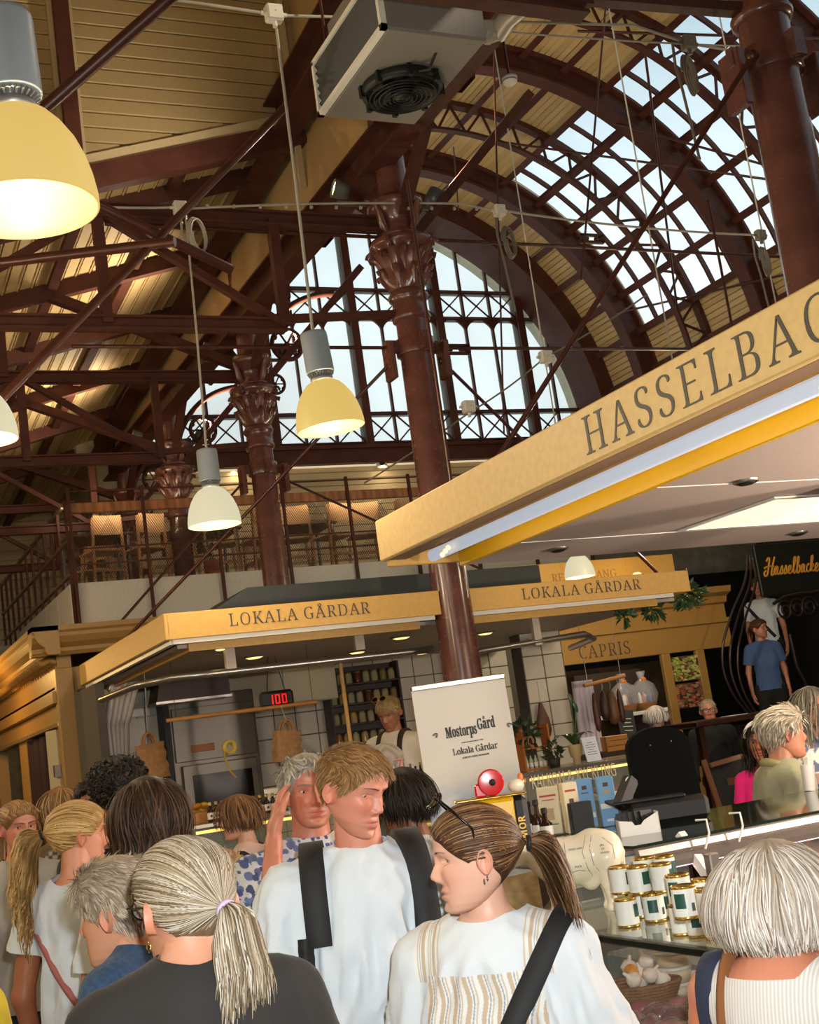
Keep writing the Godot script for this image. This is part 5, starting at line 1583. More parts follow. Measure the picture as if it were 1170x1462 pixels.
func make_left_shop() -> void:
	var x0 := 1.95
	var zc := -11.3
	var b := struct("left_shop_front", "olive gold shop front with bracketed cornice at the left")  # a shop building of its own, kept with the structure
	b.position = Vector3(x0,0,zc)
	obj("side_wall_top", MB.new().bx(Vector3(0, 2.42, -7.5), Vector3(0.12, 2.76, 0)), m_gold2, b)
	obj("side_pier", MB.new().bx(Vector3(0, 0, -0.3), Vector3(0.12, 2.42, 0)), m_gold2, b)
	obj("side_pier", MB.new().bx(Vector3(0, 0, -2.6), Vector3(0.12, 2.42, -2.1)), m_gold2, b)
	obj("side_pier", MB.new().bx(Vector3(0, 0, -7.5), Vector3(0.12, 2.42, -4.4)), m_gold2, b)
	obj("front_wall", MB.new().bx(Vector3(0.0, 2.1, -0.1), Vector3(2.2, 2.9, 0)), m_gold2, b)
	obj("front_pilaster", MB.new().cb(Vector3(-0.03, 0, -0.05), Vector3(0.12, 2.9, 0.06), 0.01), m_gold2, b)
	obj("front_panel", MB.new().cb(Vector3(0.14, 1.0, 0.0), Vector3(0.34, 2.2, 0.03), 0.01), m_gold2, b)
	obj("roof", MB.new().bx(Vector3(0.0, 3.16, -7.6), Vector3(4.0, 3.2, 0.15)), m_gold2, b)
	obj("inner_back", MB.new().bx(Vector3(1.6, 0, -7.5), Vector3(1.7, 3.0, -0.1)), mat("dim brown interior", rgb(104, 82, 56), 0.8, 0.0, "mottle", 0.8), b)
	var prof := PackedVector2Array([Vector2(0,3.0),Vector2(0.1,3.0),Vector2(0.12,3.03),Vector2(0.12,3.06),Vector2(0.17,3.1),Vector2(0.2,3.15),Vector2(0.2,3.18),Vector2(0.22,3.2),Vector2(0.22,3.24),Vector2(0,3.24)])
	obj("side_cornice", MB.new().prism(prof, Transform3D(Basis(Vector3(-1, 0, 0), Vector3(0, 1, 0), Vector3(0, 0, -1)), Vector3.ZERO), -0.22, 7.6), m_gold2, b)
	obj("front_cornice", MB.new().prism(prof, Transform3D(Basis(Vector3(0, 0, 1), Vector3(0, 1, 0), Vector3(-1, 0, 0)), Vector3.ZERO), -3.0, 0.22), m_gold2, b)
	obj("frieze", MB.new().bx(Vector3(0.0, 2.74, -7.5), Vector3(0.12, 3.02, 0)), m_gold2, b)
	for k in 46:
		var z := -0.05 - k * 0.125
		var mb := MB.new()
		var sw := PackedVector3Array()
		for q in 7:
			var t := q / 6.0
			sw.append(Vector3(0.0 - 0.15 * t,2.955 + 0.016 * sin(t * 6.28) + 0.02 * t,z))
		mb.tube(sw,[0.026,0.03,0.026,0.024,0.028,0.032,0.02],7)
		obj("modillion", mb, m_gold2, b)
	obj("lower_moulding", MB.new().beam(Vector3(-0.03, 2.66, 0), Vector3(-0.03, 2.66, -7.5), 0.06, 0.1), m_gold2, b)
	obj("opening_trim", MB.new().beam(Vector3(-0.02, 2.43, -0.0), Vector3(-0.02, 2.43, -7.5), 0.04, 0.03), mat("bright brass trim", rgb(206, 176, 120), 0.3, 0.7), b)
	var m_cur := mat("dark red velvet", rgb(44, 18, 18), 0.8)
	var cu := thing("door_curtain", "dark red curtain in the left shop doorway", "curtain", Vector3(x0 + 0.1, 0, zc - 1.2))
	for k in 9:
		obj("fold", MB.new().rod(Vector3(0.02 * (k % 2), 0.05, 0.75 - k * 0.2), Vector3(0.02 * (k % 2), 2.4, 0.75 - k * 0.2), 0.1, 8), m_cur, cu)
	var rod := thing("hinged_flap", "pale hinged shutter board beside the curtain", "shutter", Vector3(x0 - 0.03, 1.2, zc - 0.35))
	obj("board", MB.new().box(T(Vector3(0, 0.6, 0), 0.25), Vector3(0.03, 1.2, 0.22)), mat("pale painted board", rgb(190, 176, 140), 0.6), rod)
	obj("hinge", MB.new().bx(Vector3(-0.03, 0.8, 0.06), Vector3(0.02, 0.9, 0.14)), m_chrome, rod)
	omni(Vector3(x0 - 0.8, 3.05, zc - 2.0), Color(1.0, 0.78, 0.45), 0.9, 0.05, "unseen_shop_lamp_light")  # lamp out of view, placed to light the shop cornice
	var lm := thing("unseen_shop_lamp", "small lamp out of view, lighting the left shop cornice", "lamp", Vector3(x0 - 0.8, 3.0, zc - 2.0))
	obj("bulb", MB.new().ball(T(Vector3(0, 0.05, 0)), Vector3.ONE * 0.07, 12, 8), glow("unseen lamp glow", Color(1.0, 0.85, 0.55), 1.2), lm)
	obj("stem", MB.new().rod(Vector3(0, 0.12, 0), Vector3(0, 0.75, 0), 0.01, 6), m_pipe, lm)
	obj("cap", MB.new().lathe([[0.08, 0.1], [0.02, 0.16], [0.0, 0.16]], 14), m_pipe, lm)
func blotch_tex(key: String,cols: Array,n: int,size: int,seed_: int,bg: Color,rmin := 40,rmax := 14) -> ImageTexture:
	if tex.has(key):
		return tex[key]
	var rng := RandomNumberGenerator.new()
	rng.seed = seed_
	var im := Image.create(size,size,false,Image.FORMAT_RGB8)
	im.fill(bg)
	for k in n:
		var cx := rng.randi_range(0,size)
		var cy := rng.randi_range(0,size)
		var r := rng.randi_range(size / rmin,size / rmax)
		var c: Color = cols[rng.randi() % cols.size()]
		c = c.lerp(Color.WHITE,rng.randf() * 0.15)
		for y in range(maxi(0,cy - r),mini(size,cy + r)):
			for x in range(maxi(0,cx - r),mini(size,cx + r)):
				if (x - cx) * (x - cx) + (y - cy) * (y - cy) < r * r:
					im.set_pixel(x,y,c)
	tex[key] = ImageTexture.create_from_image(im)
	return tex[key]
func tex_mat(key: String,t: Texture2D,rough := 0.6) -> StandardMaterial3D:
	if mats.has(key):
		return mats[key]
	var m := mat(key,Color.WHITE,rough)
	m.albedo_texture = t
	return m
func make_far_stall() -> void:
	var z := -12.6
	var x0 := on_z(826,930,z).x
	var x1 := on_z(1044,905,z).x
	var yb := on_z(930,936,z).y
	var yt := on_z(930,899,z).y
	var s := thing("far_stall", "olive gold stall front with the word CAPRIS behind the farm stall", "stall", Vector3(x0, 0, z))
	obj("sign_board", MB.new().cb(Vector3(-0.6, yb, -0.06), Vector3(x1 - x0, yt, 0), 0.006), m_gold2, s)
	obj("moulding", MB.new().bx(Vector3(-0.6, yt, -0.06), Vector3(x1 - x0, yt + 0.05, 0.04)), m_gold2, s)
	obj("upper_board", MB.new().cb(Vector3(-0.6, yt + 0.05, -0.08), Vector3(x1 - x0, yt + 0.22, -0.02), 0.006), m_gold2, s)
	var pr := PackedVector2Array([Vector2(0,0),Vector2(0.05,0.02),Vector2(0.07,0.09),Vector2(0.16,0.13),Vector2(0.18,0.2),Vector2(0,0.2)])
	obj("cornice", MB.new().prism(pr, Transform3D(Basis(Vector3(0, 0, 1), Vector3(0, 1, 0), Vector3(-1, 0, 0)), Vector3(0, yt + 0.22, -0.02)), -(x1 - x0), 0.6), m_gold2, s)
	var up0 := on_z(800,830,z - 0.3)
	obj("parapet", MB.new().cb(Vector3(-0.8, up0.y - 0.35, -0.4), Vector3(on_z(962, 800, z - 0.3).x - x0, on_z(880, 797, z - 0.3).y, -0.3), 0.006), m_gold, s)
	write_on("lettering", "CAPRIS", on_z(864, 928, z + 0.004), Vector3.RIGHT, Vector3.UP, 0.15, m_ink, s, on_z(901, 925, z).x - on_z(829, 932, z).x, true, 400, 3.0, -0.3)
	var pd := on_z(835,822,z - 0.295)
	write_on("faded_lettering", "RESTAURANG", pd, Vector3.RIGHT, Vector3.UP, 0.1, mat("faded gold lettering", rgb(176, 136, 72), 0.6), s, 0.9)
	for px in [958,1008]:
		var q := on_z(px,980,z)
		obj("pilaster", MB.new().cb(Vector3(q.x - x0 - 0.06, 0, -0.05), Vector3(q.x - x0 + 0.06, yb, 0.02), 0.01), m_gold2, s)
	obj("lower_wall", MB.new().bx(Vector3(-0.6, 0, -0.1), Vector3(x1 - x0, 1.15, -0.02)), m_gold2, s)
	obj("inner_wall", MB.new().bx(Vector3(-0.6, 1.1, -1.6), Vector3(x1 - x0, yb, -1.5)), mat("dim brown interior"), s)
	var fruit := blotch_tex("grapes", [rgb(150, 160, 50), rgb(190, 190, 90), rgb(110, 130, 40), rgb(120, 40, 40), rgb(200, 180, 110)], 260, 256, 4, rgb(60, 50, 24))
	var a := on_z(965,1015,z)
	var bq := on_z(1003,932,z)
	var pm := mapped_mb()
	pm.quad(Vector3(a.x,(a.y + bq.y) / 2,z + 0.012),Vector3(bq.x,(a.y + bq.y) / 2,z + 0.012),Vector3(bq.x,bq.y,z + 0.012),Vector3(a.x,bq.y,z + 0.012))
	var po := thing("fruit_poster", "poster of green grapes on the far stall", "poster", Vector3(a.x, (a.y + bq.y) / 2, z + 0.0))
	var pic := mapped_mb()
	pic.cbox(T(Vector3((bq.x - a.x) / 2,(bq.y - a.y) / 4,0.008)),Vector3(bq.x - a.x,(bq.y - a.y) / 2 - 0.03,0.016),0.003)
	obj("print", pic, tex_mat("grape print", fruit), po)
	var po2 := thing("fruit_poster", "poster of red fruit on the far stall, the lower one", "poster", Vector3(a.x, a.y, z))
	var pic2 := mapped_mb()
	pic2.cbox(T(Vector3((bq.x - a.x) / 2,(bq.y - a.y) / 4,0.008)),Vector3(bq.x - a.x,(bq.y - a.y) / 2 - 0.03,0.016),0.003)
	obj("print", pic2, tex_mat("red fruit print", blotch_tex("redfruit", [rgb(120, 44, 34), rgb(150, 120, 60), rgb(90, 70, 40), rgb(170, 60, 44)], 200, 256, 7, rgb(50, 36, 22))), po2)
	var zs := -11.6
	var sy := on_z(880,1020,zs).y
	var sx := on_z(858,1020,zs).x
	var sf := thing("display_shelf", "pale display shelf below the gift baskets", "shelf", Vector3(sx, sy - 0.04, zs))
	obj("board", MB.new().cb(Vector3(0, 0, -0.4), Vector3(0.85, 0.04, 0), 0.005), m_white, sf)
	obj("lower_board", MB.new().cb(Vector3(0, -0.28, -0.4), Vector3(0.85, -0.25, 0), 0.005), mats["bamboo"], sf)
	obj("cabinet", MB.new().bx(Vector3(0.02, -sy + 0.04, -0.4), Vector3(0.83, -0.28, -0.05)), mats["dark stained wood"], sf)
	obj("back", MB.new().bx(Vector3(0, -0.3, -0.42), Vector3(0.85, 0.5, -0.4)), mats["dark stained wood"], sf)
	var m_cel := glass("cellophane", Color(0.95, 0.97, 1.0), 0.2, 0.1)
	for k in 2:
		var px := 895.0 + k * 28.0
		var bp := on_z(px,1014 - k * 4,zs - 0.2)
		var g := thing("gift_basket", ["gift basket in cellophane with orange bow, the left one", "gift basket in cellophane with blue bottle, the right one"][k], "basket", Vector3(bp.x, sy, zs - 0.2), 0, "gift baskets on the display shelf")
		obj("basket", MB.new().lathe([[0.0, 0.0], [0.1, 0.0], [0.13, 0.08], [0.12, 0.08], [0.09, 0.01], [0.0, 0.01]], 20), mat("wicker", rgb(150, 100, 50), 0.7, 0.0, "mottle", 12.0), g)
		var hp := PackedVector3Array()
		for q in 15:
			var an := PI * q / 14
			hp.append(Vector3(cos(an) * 0.125,0.08 + sin(an) * 0.24,0))
		obj("handle", MB.new().tube(hp, 0.009, 6), mats["wicker"], g)
		obj("wrap", MB.new().lathe([[0.12, 0.07], [0.15, 0.16], [0.12, 0.27], [0.03, 0.34], [0.05, 0.42]], 16, T(Vector3.ZERO), 0.06, 9), m_cel, g)
		obj("bow", MB.new().ball(T(Vector3(0, 0.33, 0.04)), Vector3(0.035, 0.025, 0.02), 8, 6), mat("orange ribbon", rgb(220, 110, 30), 0.4), g)
		for q in 4:
			obj("gift_item", MB.new().lathe([[0.0, 0.05], [0.022, 0.05], [0.022, 0.15], [0.01, 0.19], [0.0, 0.2]], 10, T(Vector3(-0.06 + q * 0.04, 0, 0.02 * (q % 2)))), [mat("blue bottle", rgb(40, 90, 150), 0.2), m_white, mats["bamboo"], mats["dark sauce glass"]][(q + k) % 4], g)
	var mp := on_z(898,1040,zs + 0.03)
	var cb := thing("chalkboard", "small grey chalkboard leaning on the shelf", "chalkboard", Vector3(mp.x - 0.02, on_z(898, 1058, zs).y, zs + 0.04))
	obj("slate", MB.new().box(T(Vector3(0, 0.16, 0), 0, -0.15, -0.08), Vector3(0.2, 0.32, 0.012)), mat("chalk slate", rgb(60, 62, 64), 0.8, 0.0, "mottle", 3.0), cb)
	for k in 4:
		obj("chalk_line", MB.new().box(T(Vector3(0.0, 0.23 - k * 0.04, 0.012 + 0.006 * k - 0.01), 0, -0.15, -0.08), Vector3(0.12 - 0.02 * (k % 2), 0.008, 0.003)), mat("chalk white"), cb)
	var wp := on_z(880,1072,-9.6)
	var wc := thing("wooden_crate", "orange wooden crate at the end of the counter", "crate", Vector3(wp.x - 0.1, wp.y, -9.6))
	for k in 3:
		obj("slat", MB.new().cb(Vector3(0, k * 0.045, 0), Vector3(0.24, k * 0.045 + 0.04, 0.012), 0.003), mats["bamboo"], wc)
		obj("slat", MB.new().cb(Vector3(0, k * 0.045, -0.16), Vector3(0.24, k * 0.045 + 0.04, -0.148), 0.003), mats["bamboo"], wc)
	for x in [0.0,0.228]:
		obj("end_board", MB.new().cb(Vector3(x, 0, -0.16), Vector3(x + 0.012, 0.13, 0.012), 0.003), mats["bamboo"], wc)
	obj("stand", MB.new().bx(Vector3(-0.1, -wp.y, -0.3), Vector3(0.6, 0.0, 0.1)), mats["dark stained wood"], wc)
	var pk := on_z(867,1050,-9.62)
	var cd := thing("picture_card", "small white card with a dark picture beside the crate", "card", Vector3(pk.x - 0.02, wp.y + 0.0, -9.75))
	obj("card", MB.new().box(T(Vector3(0, 0.19, 0)), Vector3(0.08, 0.1, 0.004)), m_white, cd)
	obj("picture", MB.new().box(T(Vector3(0, 0.17, 0.003)), Vector3(0.05, 0.025, 0.003)), m_ink, cd)
	obj("pin", MB.new().rod(Vector3(0, 0, -0.003), Vector3(0, 0.16, -0.003), 0.004, 5), m_chrome, cd)
	for q in [[985, 850, 0.16, 130, "large trailing green plant at the end of the right stall canopy", 31], [932, 872, 0.09, 60, "small trailing green plant under the right stall canopy", 32], [893, 880, 0.06, 36, "tiny trailing green plant at the left below the right stall canopy", 33]]:
		var p := on_z(q[0],q[1],-8.42)
		var o := thing("trailing_plant", q[4], "plant", p)
		obj("vine", MB.new().tube(vs([Vector3(0.02, 2.675 - p.y if p.y < 2.6 else 0.22, 0), Vector3(0, 0.05, 0.01), Vector3(-0.03, -0.1, 0)]), 0.006, 5), mat("dark glossy leaf"), o)
		leaf_bush("foliage", o, Vector3.ZERO, Vector3(q[2], q[2] * 0.7, q[2] * 0.6), q[3], 0.07, rgb(58, 84, 44), q[5])
	omni(Vector3(x0 + 0.9, up0.y - 0.05, z + 0.1), Color(1.0, 0.8, 0.45), 0.08, 0.03, "unseen_cornice_lamp_light")  # unseen lamp, placed to light the parapet of the far stall
	var cl := thing("unseen_cornice_lamp", "unseen small lamp placed to light the far stall parapet", "lamp", Vector3(x0 + 0.9, up0.y - 0.1, z + 0.1))
	obj("lens", MB.new().ball(T(Vector3(0, 0.05, 0)), Vector3(0.06, 0.03, 0.05), 10, 6), mats["unseen lamp glow"], cl)
	obj("foot", MB.new().lathe([[0.04, 0.0], [0.04, 0.03], [0.0, 0.03]], 10), m_pipe, cl)
	var d := 7.4
	var tl := at(597,979,d)
	var zb := tl.z
	tl = on_z(597,979,zb)
	var trp := on_z(730,966,zb)
	var wb := trp.x - tl.x
	var hb := tl.y - 0.1
	var bn := thing("roll_up_banner", "tall white roll-up banner with black farm lettering and a sky picture", "banner", Vector3(tl.x, 0, zb))
	bn.rotation.z = 0.022
	var im := Image.create(128,512,false,Image.FORMAT_RGB8)
	var f := FastNoiseLite.new()
	f.seed = 5
	f.frequency = 0.012
	f.fractal_octaves = 4
	for y in 512:
		for x in 128:
			var t := y / 511.0
			var c := rgb(206,202,192)
			if t > 0.24:
				var k := f.get_noise_2d(x * 1.5,y * 3.0)
				var sk := rgb(150,168,190).lerp(rgb(208,210,208),clampf(0.45 + k,0,1))
				c = c.lerp(sk,smoothstep(0.22,0.36,t))
			if t > 0.54:
				c = rgb(186,158,116).lerp(rgb(150,126,84),clampf(0.5 + f.get_noise_2d(x * 4.0,y * 4.0),0,1))
			im.set_pixel(x,y,c)
	tex["banner"] = ImageTexture.create_from_image(im)
	var bm := mapped_mb()
	bm.box(T(Vector3(wb / 2,hb / 2 + 0.08,0)),Vector3(wb,hb,0.004))
	obj("sheet", bm, tex_mat("banner print", tex["banner"]), bn)
	obj("top_rail", MB.new().cb(Vector3(0, hb + 0.07, -0.012), Vector3(wb, hb + 0.1, 0.012), 0.004), m_chrome, bn)
	obj("base_case", MB.new().cb(Vector3(-0.02, 0, -0.12), Vector3(wb + 0.02, 0.08, 0.12), 0.02), m_chrome, bn)
	obj("pole", MB.new().rod(Vector3(wb / 2, 0.08, -0.02), Vector3(wb / 2, hb + 0.08, -0.02), 0.012, 8), m_chrome, bn)
	var m_k := mat("black print", rgb(28, 26, 24), 0.6)
	var c1 := on_z(674,1040,zb + 0.004)
	wr("headline", "Mostorps", c1 + Vector3(-0.07, -0.005, 0.002), 0.062, m_k, bn, 0.2, true, 700)
	wr("headline", "Gård", c1 + Vector3(0.095, 0.02, 0.002), 0.065, m_k, bn, 0.115, true, 700)
	wr("small_line", "PRESENTERAT AV", on_z(675, 1058, zb + 0.006), 0.008, m_ink, bn, 0.14, false)
	wr("second_line", "Lokala Gårdar", on_z(679, 1069, zb + 0.006), 0.036, m_k, bn, 0.29, true, 400)
	wr("small_line", "DIREKT FRÅN BONDEN", on_z(680, 1079, zb + 0.006), 0.01, m_ink, bn, 0.17, false)
	for sd in [-1.0,1.0]:
		var sp := PackedVector3Array()
		var cc: Vector3 = (bn.transform.affine_inverse() * on_z(623 if sd < 0 else 727,1050 if sd < 0 else 1035,zb + 0.006))
		for k in 20:
			var an := k * 0.5
			sp.append(cc + Vector3(sd * (0.022 - 0.0018 * k) * cos(an) , 0.012 * sin(an),0))
		obj("scroll", MB.new().tube(sp, 0.002, 4), m_ink, bn)
func wr(called: String,s: String,pos: Vector3,h: float,m: Material,parent: Node3D,width := 0.0,serif := true,weight := 400) -> void:
	write_on(called,s,pos,parent.transform.basis.x,parent.transform.basis.y,h,m,parent,width,serif,weight)
const STAIR_Y := 1.02
const STAIR_Y2 := 1.53
func make_stairs() -> void:
	var m_dg := mat("black green panel", rgb(24, 28, 22), 0.5, 0.0, "fine", 1.0)
	var zw := -15.6
	var w := struct("wall_restaurant", "black green panelled restaurant wall under the stairs")
	obj("panel", MB.new().bx(Vector3(8.9, 0, zw - 0.1), Vector3(12.45, 4.1, zw)), m_dg, w)
	var q0 := on_z(1090,852,-12.6)
	var q1 := on_z(1174,770,-12.6)
	var sg := thing("restaurant_sign", "black sign board with yellow script above the stairs", "sign", Vector3(q0.x, q0.y, -12.6))
	var sw := q1.x - q0.x + 0.9
	obj("board", MB.new().cb(Vector3(0, 0, -0.05), Vector3(sw, q1.y - q0.y, 0), 0.01), m_dg, sg)
	var yel := mat("golden sign paint", rgb(224, 158, 52), 0.5)
	var org := Vector2(on_z(1091,822,-12.6).x - q0.x,on_z(1091,822,-12.6).y - q0.y)
	var glyph := {
		"a": [[0, 0.1], [0.5, 0.95], [0.2, 0.9], [0.0, 0.45], [0.2, 0.02], [0.5, 0.3], [0.6, 0.95], [0.55, 0.2], [0.75, 0], [0.9, 0.15]],
		"s": [[0, 0.15], [0.35, 1.05], [0.42, 0.65], [0.5, 0.25], [0.25, 0], [0.05, 0.12], [0.62, 0.12]],
		"e": [[0, 0.2], [0.4, 0.5], [0.5, 0.85], [0.3, 1], [0.1, 0.6], [0.15, 0.1], [0.4, 0], [0.7, 0.2]],
		"l": [[0, 0.15], [0.4, 1.3], [0.45, 1.95], [0.25, 1.9], [0.2, 1.0], [0.25, 0.1], [0.45, 0], [0.6, 0.15]],
		"b": [[0, 0.15], [0.35, 1.3], [0.4, 1.95], [0.2, 1.9], [0.15, 1.0], [0.2, 0.1], [0.45, 0], [0.6, 0.5], [0.45, 0.9], [0.72, 0.8]],
		"c": [[0, 0.4], [0.2, 0.85], [0.5, 0.9], [0.25, 1.0], [0.05, 0.5], [0.2, 0.02], [0.58, 0.15]],
		"k": [[0, 0.15], [0.35, 1.3], [0.4, 1.95], [0.2, 1.9], [0.15, 1.0], [0.12, 0], [0.2, 0.6], [0.5, 0.95], [0.45, 0.6], [0.2, 0.5], [0.5, 0.05], [0.75, 0.15]],
		"n": [[0, 0.15], [0.15, 0.9], [0.12, 0], [0.2, 0.7], [0.5, 0.95], [0.55, 0.1], [0.8, 0.15]]}
	var unit := 0.1
	var pen := func(list: Array,dx: float) -> PackedVector3Array:
		var cv := Curve3D.new()
		for n in list.size():
			var p := Vector3((list[n][0] + dx + list[n][1] * 0.28) * unit + org.x,list[n][1] * unit + org.y,0.008)
			var pa: Array = list[maxi(n - 1,0)]
			var pb: Array = list[mini(n + 1,list.size() - 1)]
			var tn := Vector3((pb[0] - pa[0] + (pb[1] - pa[1]) * 0.28) * unit,(pb[1] - pa[1]) * unit,0) / 5.5
			cv.add_point(p,-tn,tn)
		cv.bake_interval = 0.015
		return cv.get_baked_points()
	for st_ in [[[0,1.7],[0.2,2.1],[0.45,2.0],[0.35,1.0],[0.2,0.1],[-0.1,-0.1],[-0.3,0.3],[0.0,0.6]],[[1.25,2.2],[1.0,1.2],[0.85,0.1],[1.1,0],[1.3,0.2]],[[-0.3,0.9],[0.3,1.1],[1.2,1.05]]]:
		obj("script_stroke", MB.new().tube(pen.call(st_, 0.3), 0.013, 6), yel, sg)
	var dx := 1.55
	for ch in "asselbackens":
		obj("script_stroke", MB.new().tube(pen.call(glyph[ch], dx), 0.0115, 6), yel, sg)
		dx += glyph[ch][-1][0] + 0.02
	for x in [0.2,sw - 0.2]:
		obj("hanger", MB.new().rod(Vector3(x, q1.y - q0.y, -0.02), Vector3(x, q1.y - q0.y + 1.4, -0.02), 0.012, 6), m_pipe, sg)
	var st := thing("staircase", "dark stairs with wrought iron railing at the right", "stairs", Vector3(10.33, 0, -10.84))
	for k in 9:
		obj("step", MB.new().cb(Vector3(-0.6, k * 0.17, -k * 0.27 - 0.3), Vector3(0.9, k * 0.17 + 0.17, -k * 0.27), 0.01), mat("dark stair wood", rgb(38, 28, 22), 0.5, 0.0, "wood", 1.5), st)
	obj("landing", MB.new().bx(Vector3(-0.6, 1.4, -3.6), Vector3(0.9, 1.53, -2.4)), mats["dark stair wood"], st)
	var m_ir := mat("wrought iron", rgb(52, 40, 38), 0.35, 0.5)
	var pts := [[1075,792],[1072,830],[1052,880],[1040,935],[1052,985],[1085,1030],[1112,1075]]
	for s in 3:
		var p := PackedVector3Array()
		for i in pts.size():
			p.append(on_z(pts[i][0] - 8 + s * (4 + 7 * sin(i * 0.55)),pts[i][1] + s * 2,-11.2 - s * 0.2) - st.position)
		var cv := Curve3D.new()
		for i in p.size():
			var tn := (p[mini(i + 1,p.size() - 1)] - p[maxi(i - 1,0)]) / 5.0
			cv.add_point(p[i],-tn,tn)
		cv.bake_interval = 0.05
		obj("railing_scroll", MB.new().tube(cv.get_baked_points(), 0.014, 8), m_ir, st)
	for s in 3:
		var p := PackedVector3Array()
		for k in 26:
			var an := k * 0.42
			var r := 0.13 * (1.0 - k / 34.0)
			var c := on_z(1122 + s * 17,872 - s * 3,-11.8) - st.position
			p.append(c + Vector3(cos(an) * r,sin(an) * r,0))
		obj("scroll", MB.new().tube(p, 0.013, 6), m_ir, st)
	var hp := PackedVector3Array()
	for q in [[1105,862],[1120,852],[1140,848],[1160,846],[1180,842]]:
		hp.append(on_z(q[0],q[1],-11.8) - st.position)
	obj("handrail", MB.new().tube(hp, 0.02, 8), m_ir, st)
	var p2 := PackedVector3Array()
	for q in [[1128,905],[1138,950],[1158,990],[1185,1020]]:
		p2.append(on_z(q[0],q[1],-11.6) - st.position)
	obj("railing_scroll", MB.new().tube(p2, 0.02, 8), m_ir, st)
	var tz := -10.3
	var ta := on_z(995,1030,tz)
	var tb := on_z(1072,1018,tz)
	var tt := thing("bar_table", "long dark wooden bar table where guests sit", "table", Vector3(ta.x, 0, tz))
	obj("tabletop", MB.new().cb(Vector3(0, ta.y - 0.06, -0.6), Vector3(1.5, ta.y, 0), 0.01), mat("red brown table wood", rgb(60, 30, 20), 0.3, 0.0, "wood", 1.0), tt)
	for q in [[0.08,-0.08],[1.42,-0.08],[0.08,-0.52],[1.42,-0.52]]:
		obj("leg", MB.new().bx(Vector3(q[0] - 0.03, 0, q[1] - 0.03), Vector3(q[0] + 0.03, ta.y - 0.06, q[1] + 0.03)), mats["red brown table wood"], tt)
	obj("napkin", MB.new().box(T(Vector3(0.55, ta.y + 0.004, -0.12), 0.2), Vector3(0.26, 0.004, 0.12)), m_white, tt)
	for k in 2:
		var sp := on_z(1000 + k * 75,1085,-9.6)
		var so := thing("bar_stool", ["wooden bar stool under the dark table, the left one", "wooden bar stool under the dark table, the right one"][k], "stool", Vector3(sp.x, 0, -9.6))
		obj("seat", MB.new().lathe([[0.0, 0.72], [0.16, 0.72], [0.17, 0.74], [0.16, 0.76], [0.0, 0.765]], 20), mats["red brown table wood"], so)
		for a in 4:
			var an := TAU * a / 4 + 0.5
			obj("leg", MB.new().rod(Vector3(cos(an) * 0.2, 0, sin(an) * 0.2), Vector3(cos(an) * 0.13, 0.72, sin(an) * 0.13), 0.016, 6), mats["red brown table wood"], so)
		obj("footrest", MB.new().tube(PackedVector3Array([Vector3(0.18, 0.25, 0), Vector3(0, 0.25, 0.18), Vector3(-0.18, 0.25, 0), Vector3(0, 0.25, -0.18)]), 0.01, 6, false, true), m_chrome, so)
	var bd := on_z(1060,1085,-7.0)
	var ab := thing("chalkboard_stand", "framed chalkboard sign standing behind the counter", "chalkboard", Vector3(bd.x, 0, -7.0), -0.2)
	var hh := on_z(1060,1075,-7.0).y
	obj("slate", MB.new().box(T(Vector3(0.1, hh / 2, 0), 0, -0.12, 0.12), Vector3(0.46, hh, 0.012)), mat("chalk slate dark", rgb(26, 26, 24), 0.7), ab)
	for x in [-0.14,0.34]:
		obj("frame_side", MB.new().box(T(Vector3(x, hh / 2, 0.004), 0, -0.12, 0.12), Vector3(0.03, hh, 0.024)), mat("frame wood", rgb(120, 76, 46), 0.5), ab)
	obj("frame_top", MB.new().box(T(Vector3(0.04, hh - 0.02, -0.04), 0, -0.12, 0.12), Vector3(0.5, 0.03, 0.024)), mat("frame wood"), ab)
	obj("back_leg", MB.new().beam(Vector3(0.1, hh * 0.9, -0.06), Vector3(0.1, 0, -0.4), 0.4, 0.02), mat("frame wood"), ab)
	var cc := PackedVector3Array()
	for k in 14:
		var an := TAU * k / 13
		cc.append(Vector3(0.1 + 0.1 * cos(an),hh - 0.25 + 0.09 * sin(an),0.012))
	obj("chalk_drawing", MB.new().tube(cc, 0.005, 4), mat("chalk white"), ab)
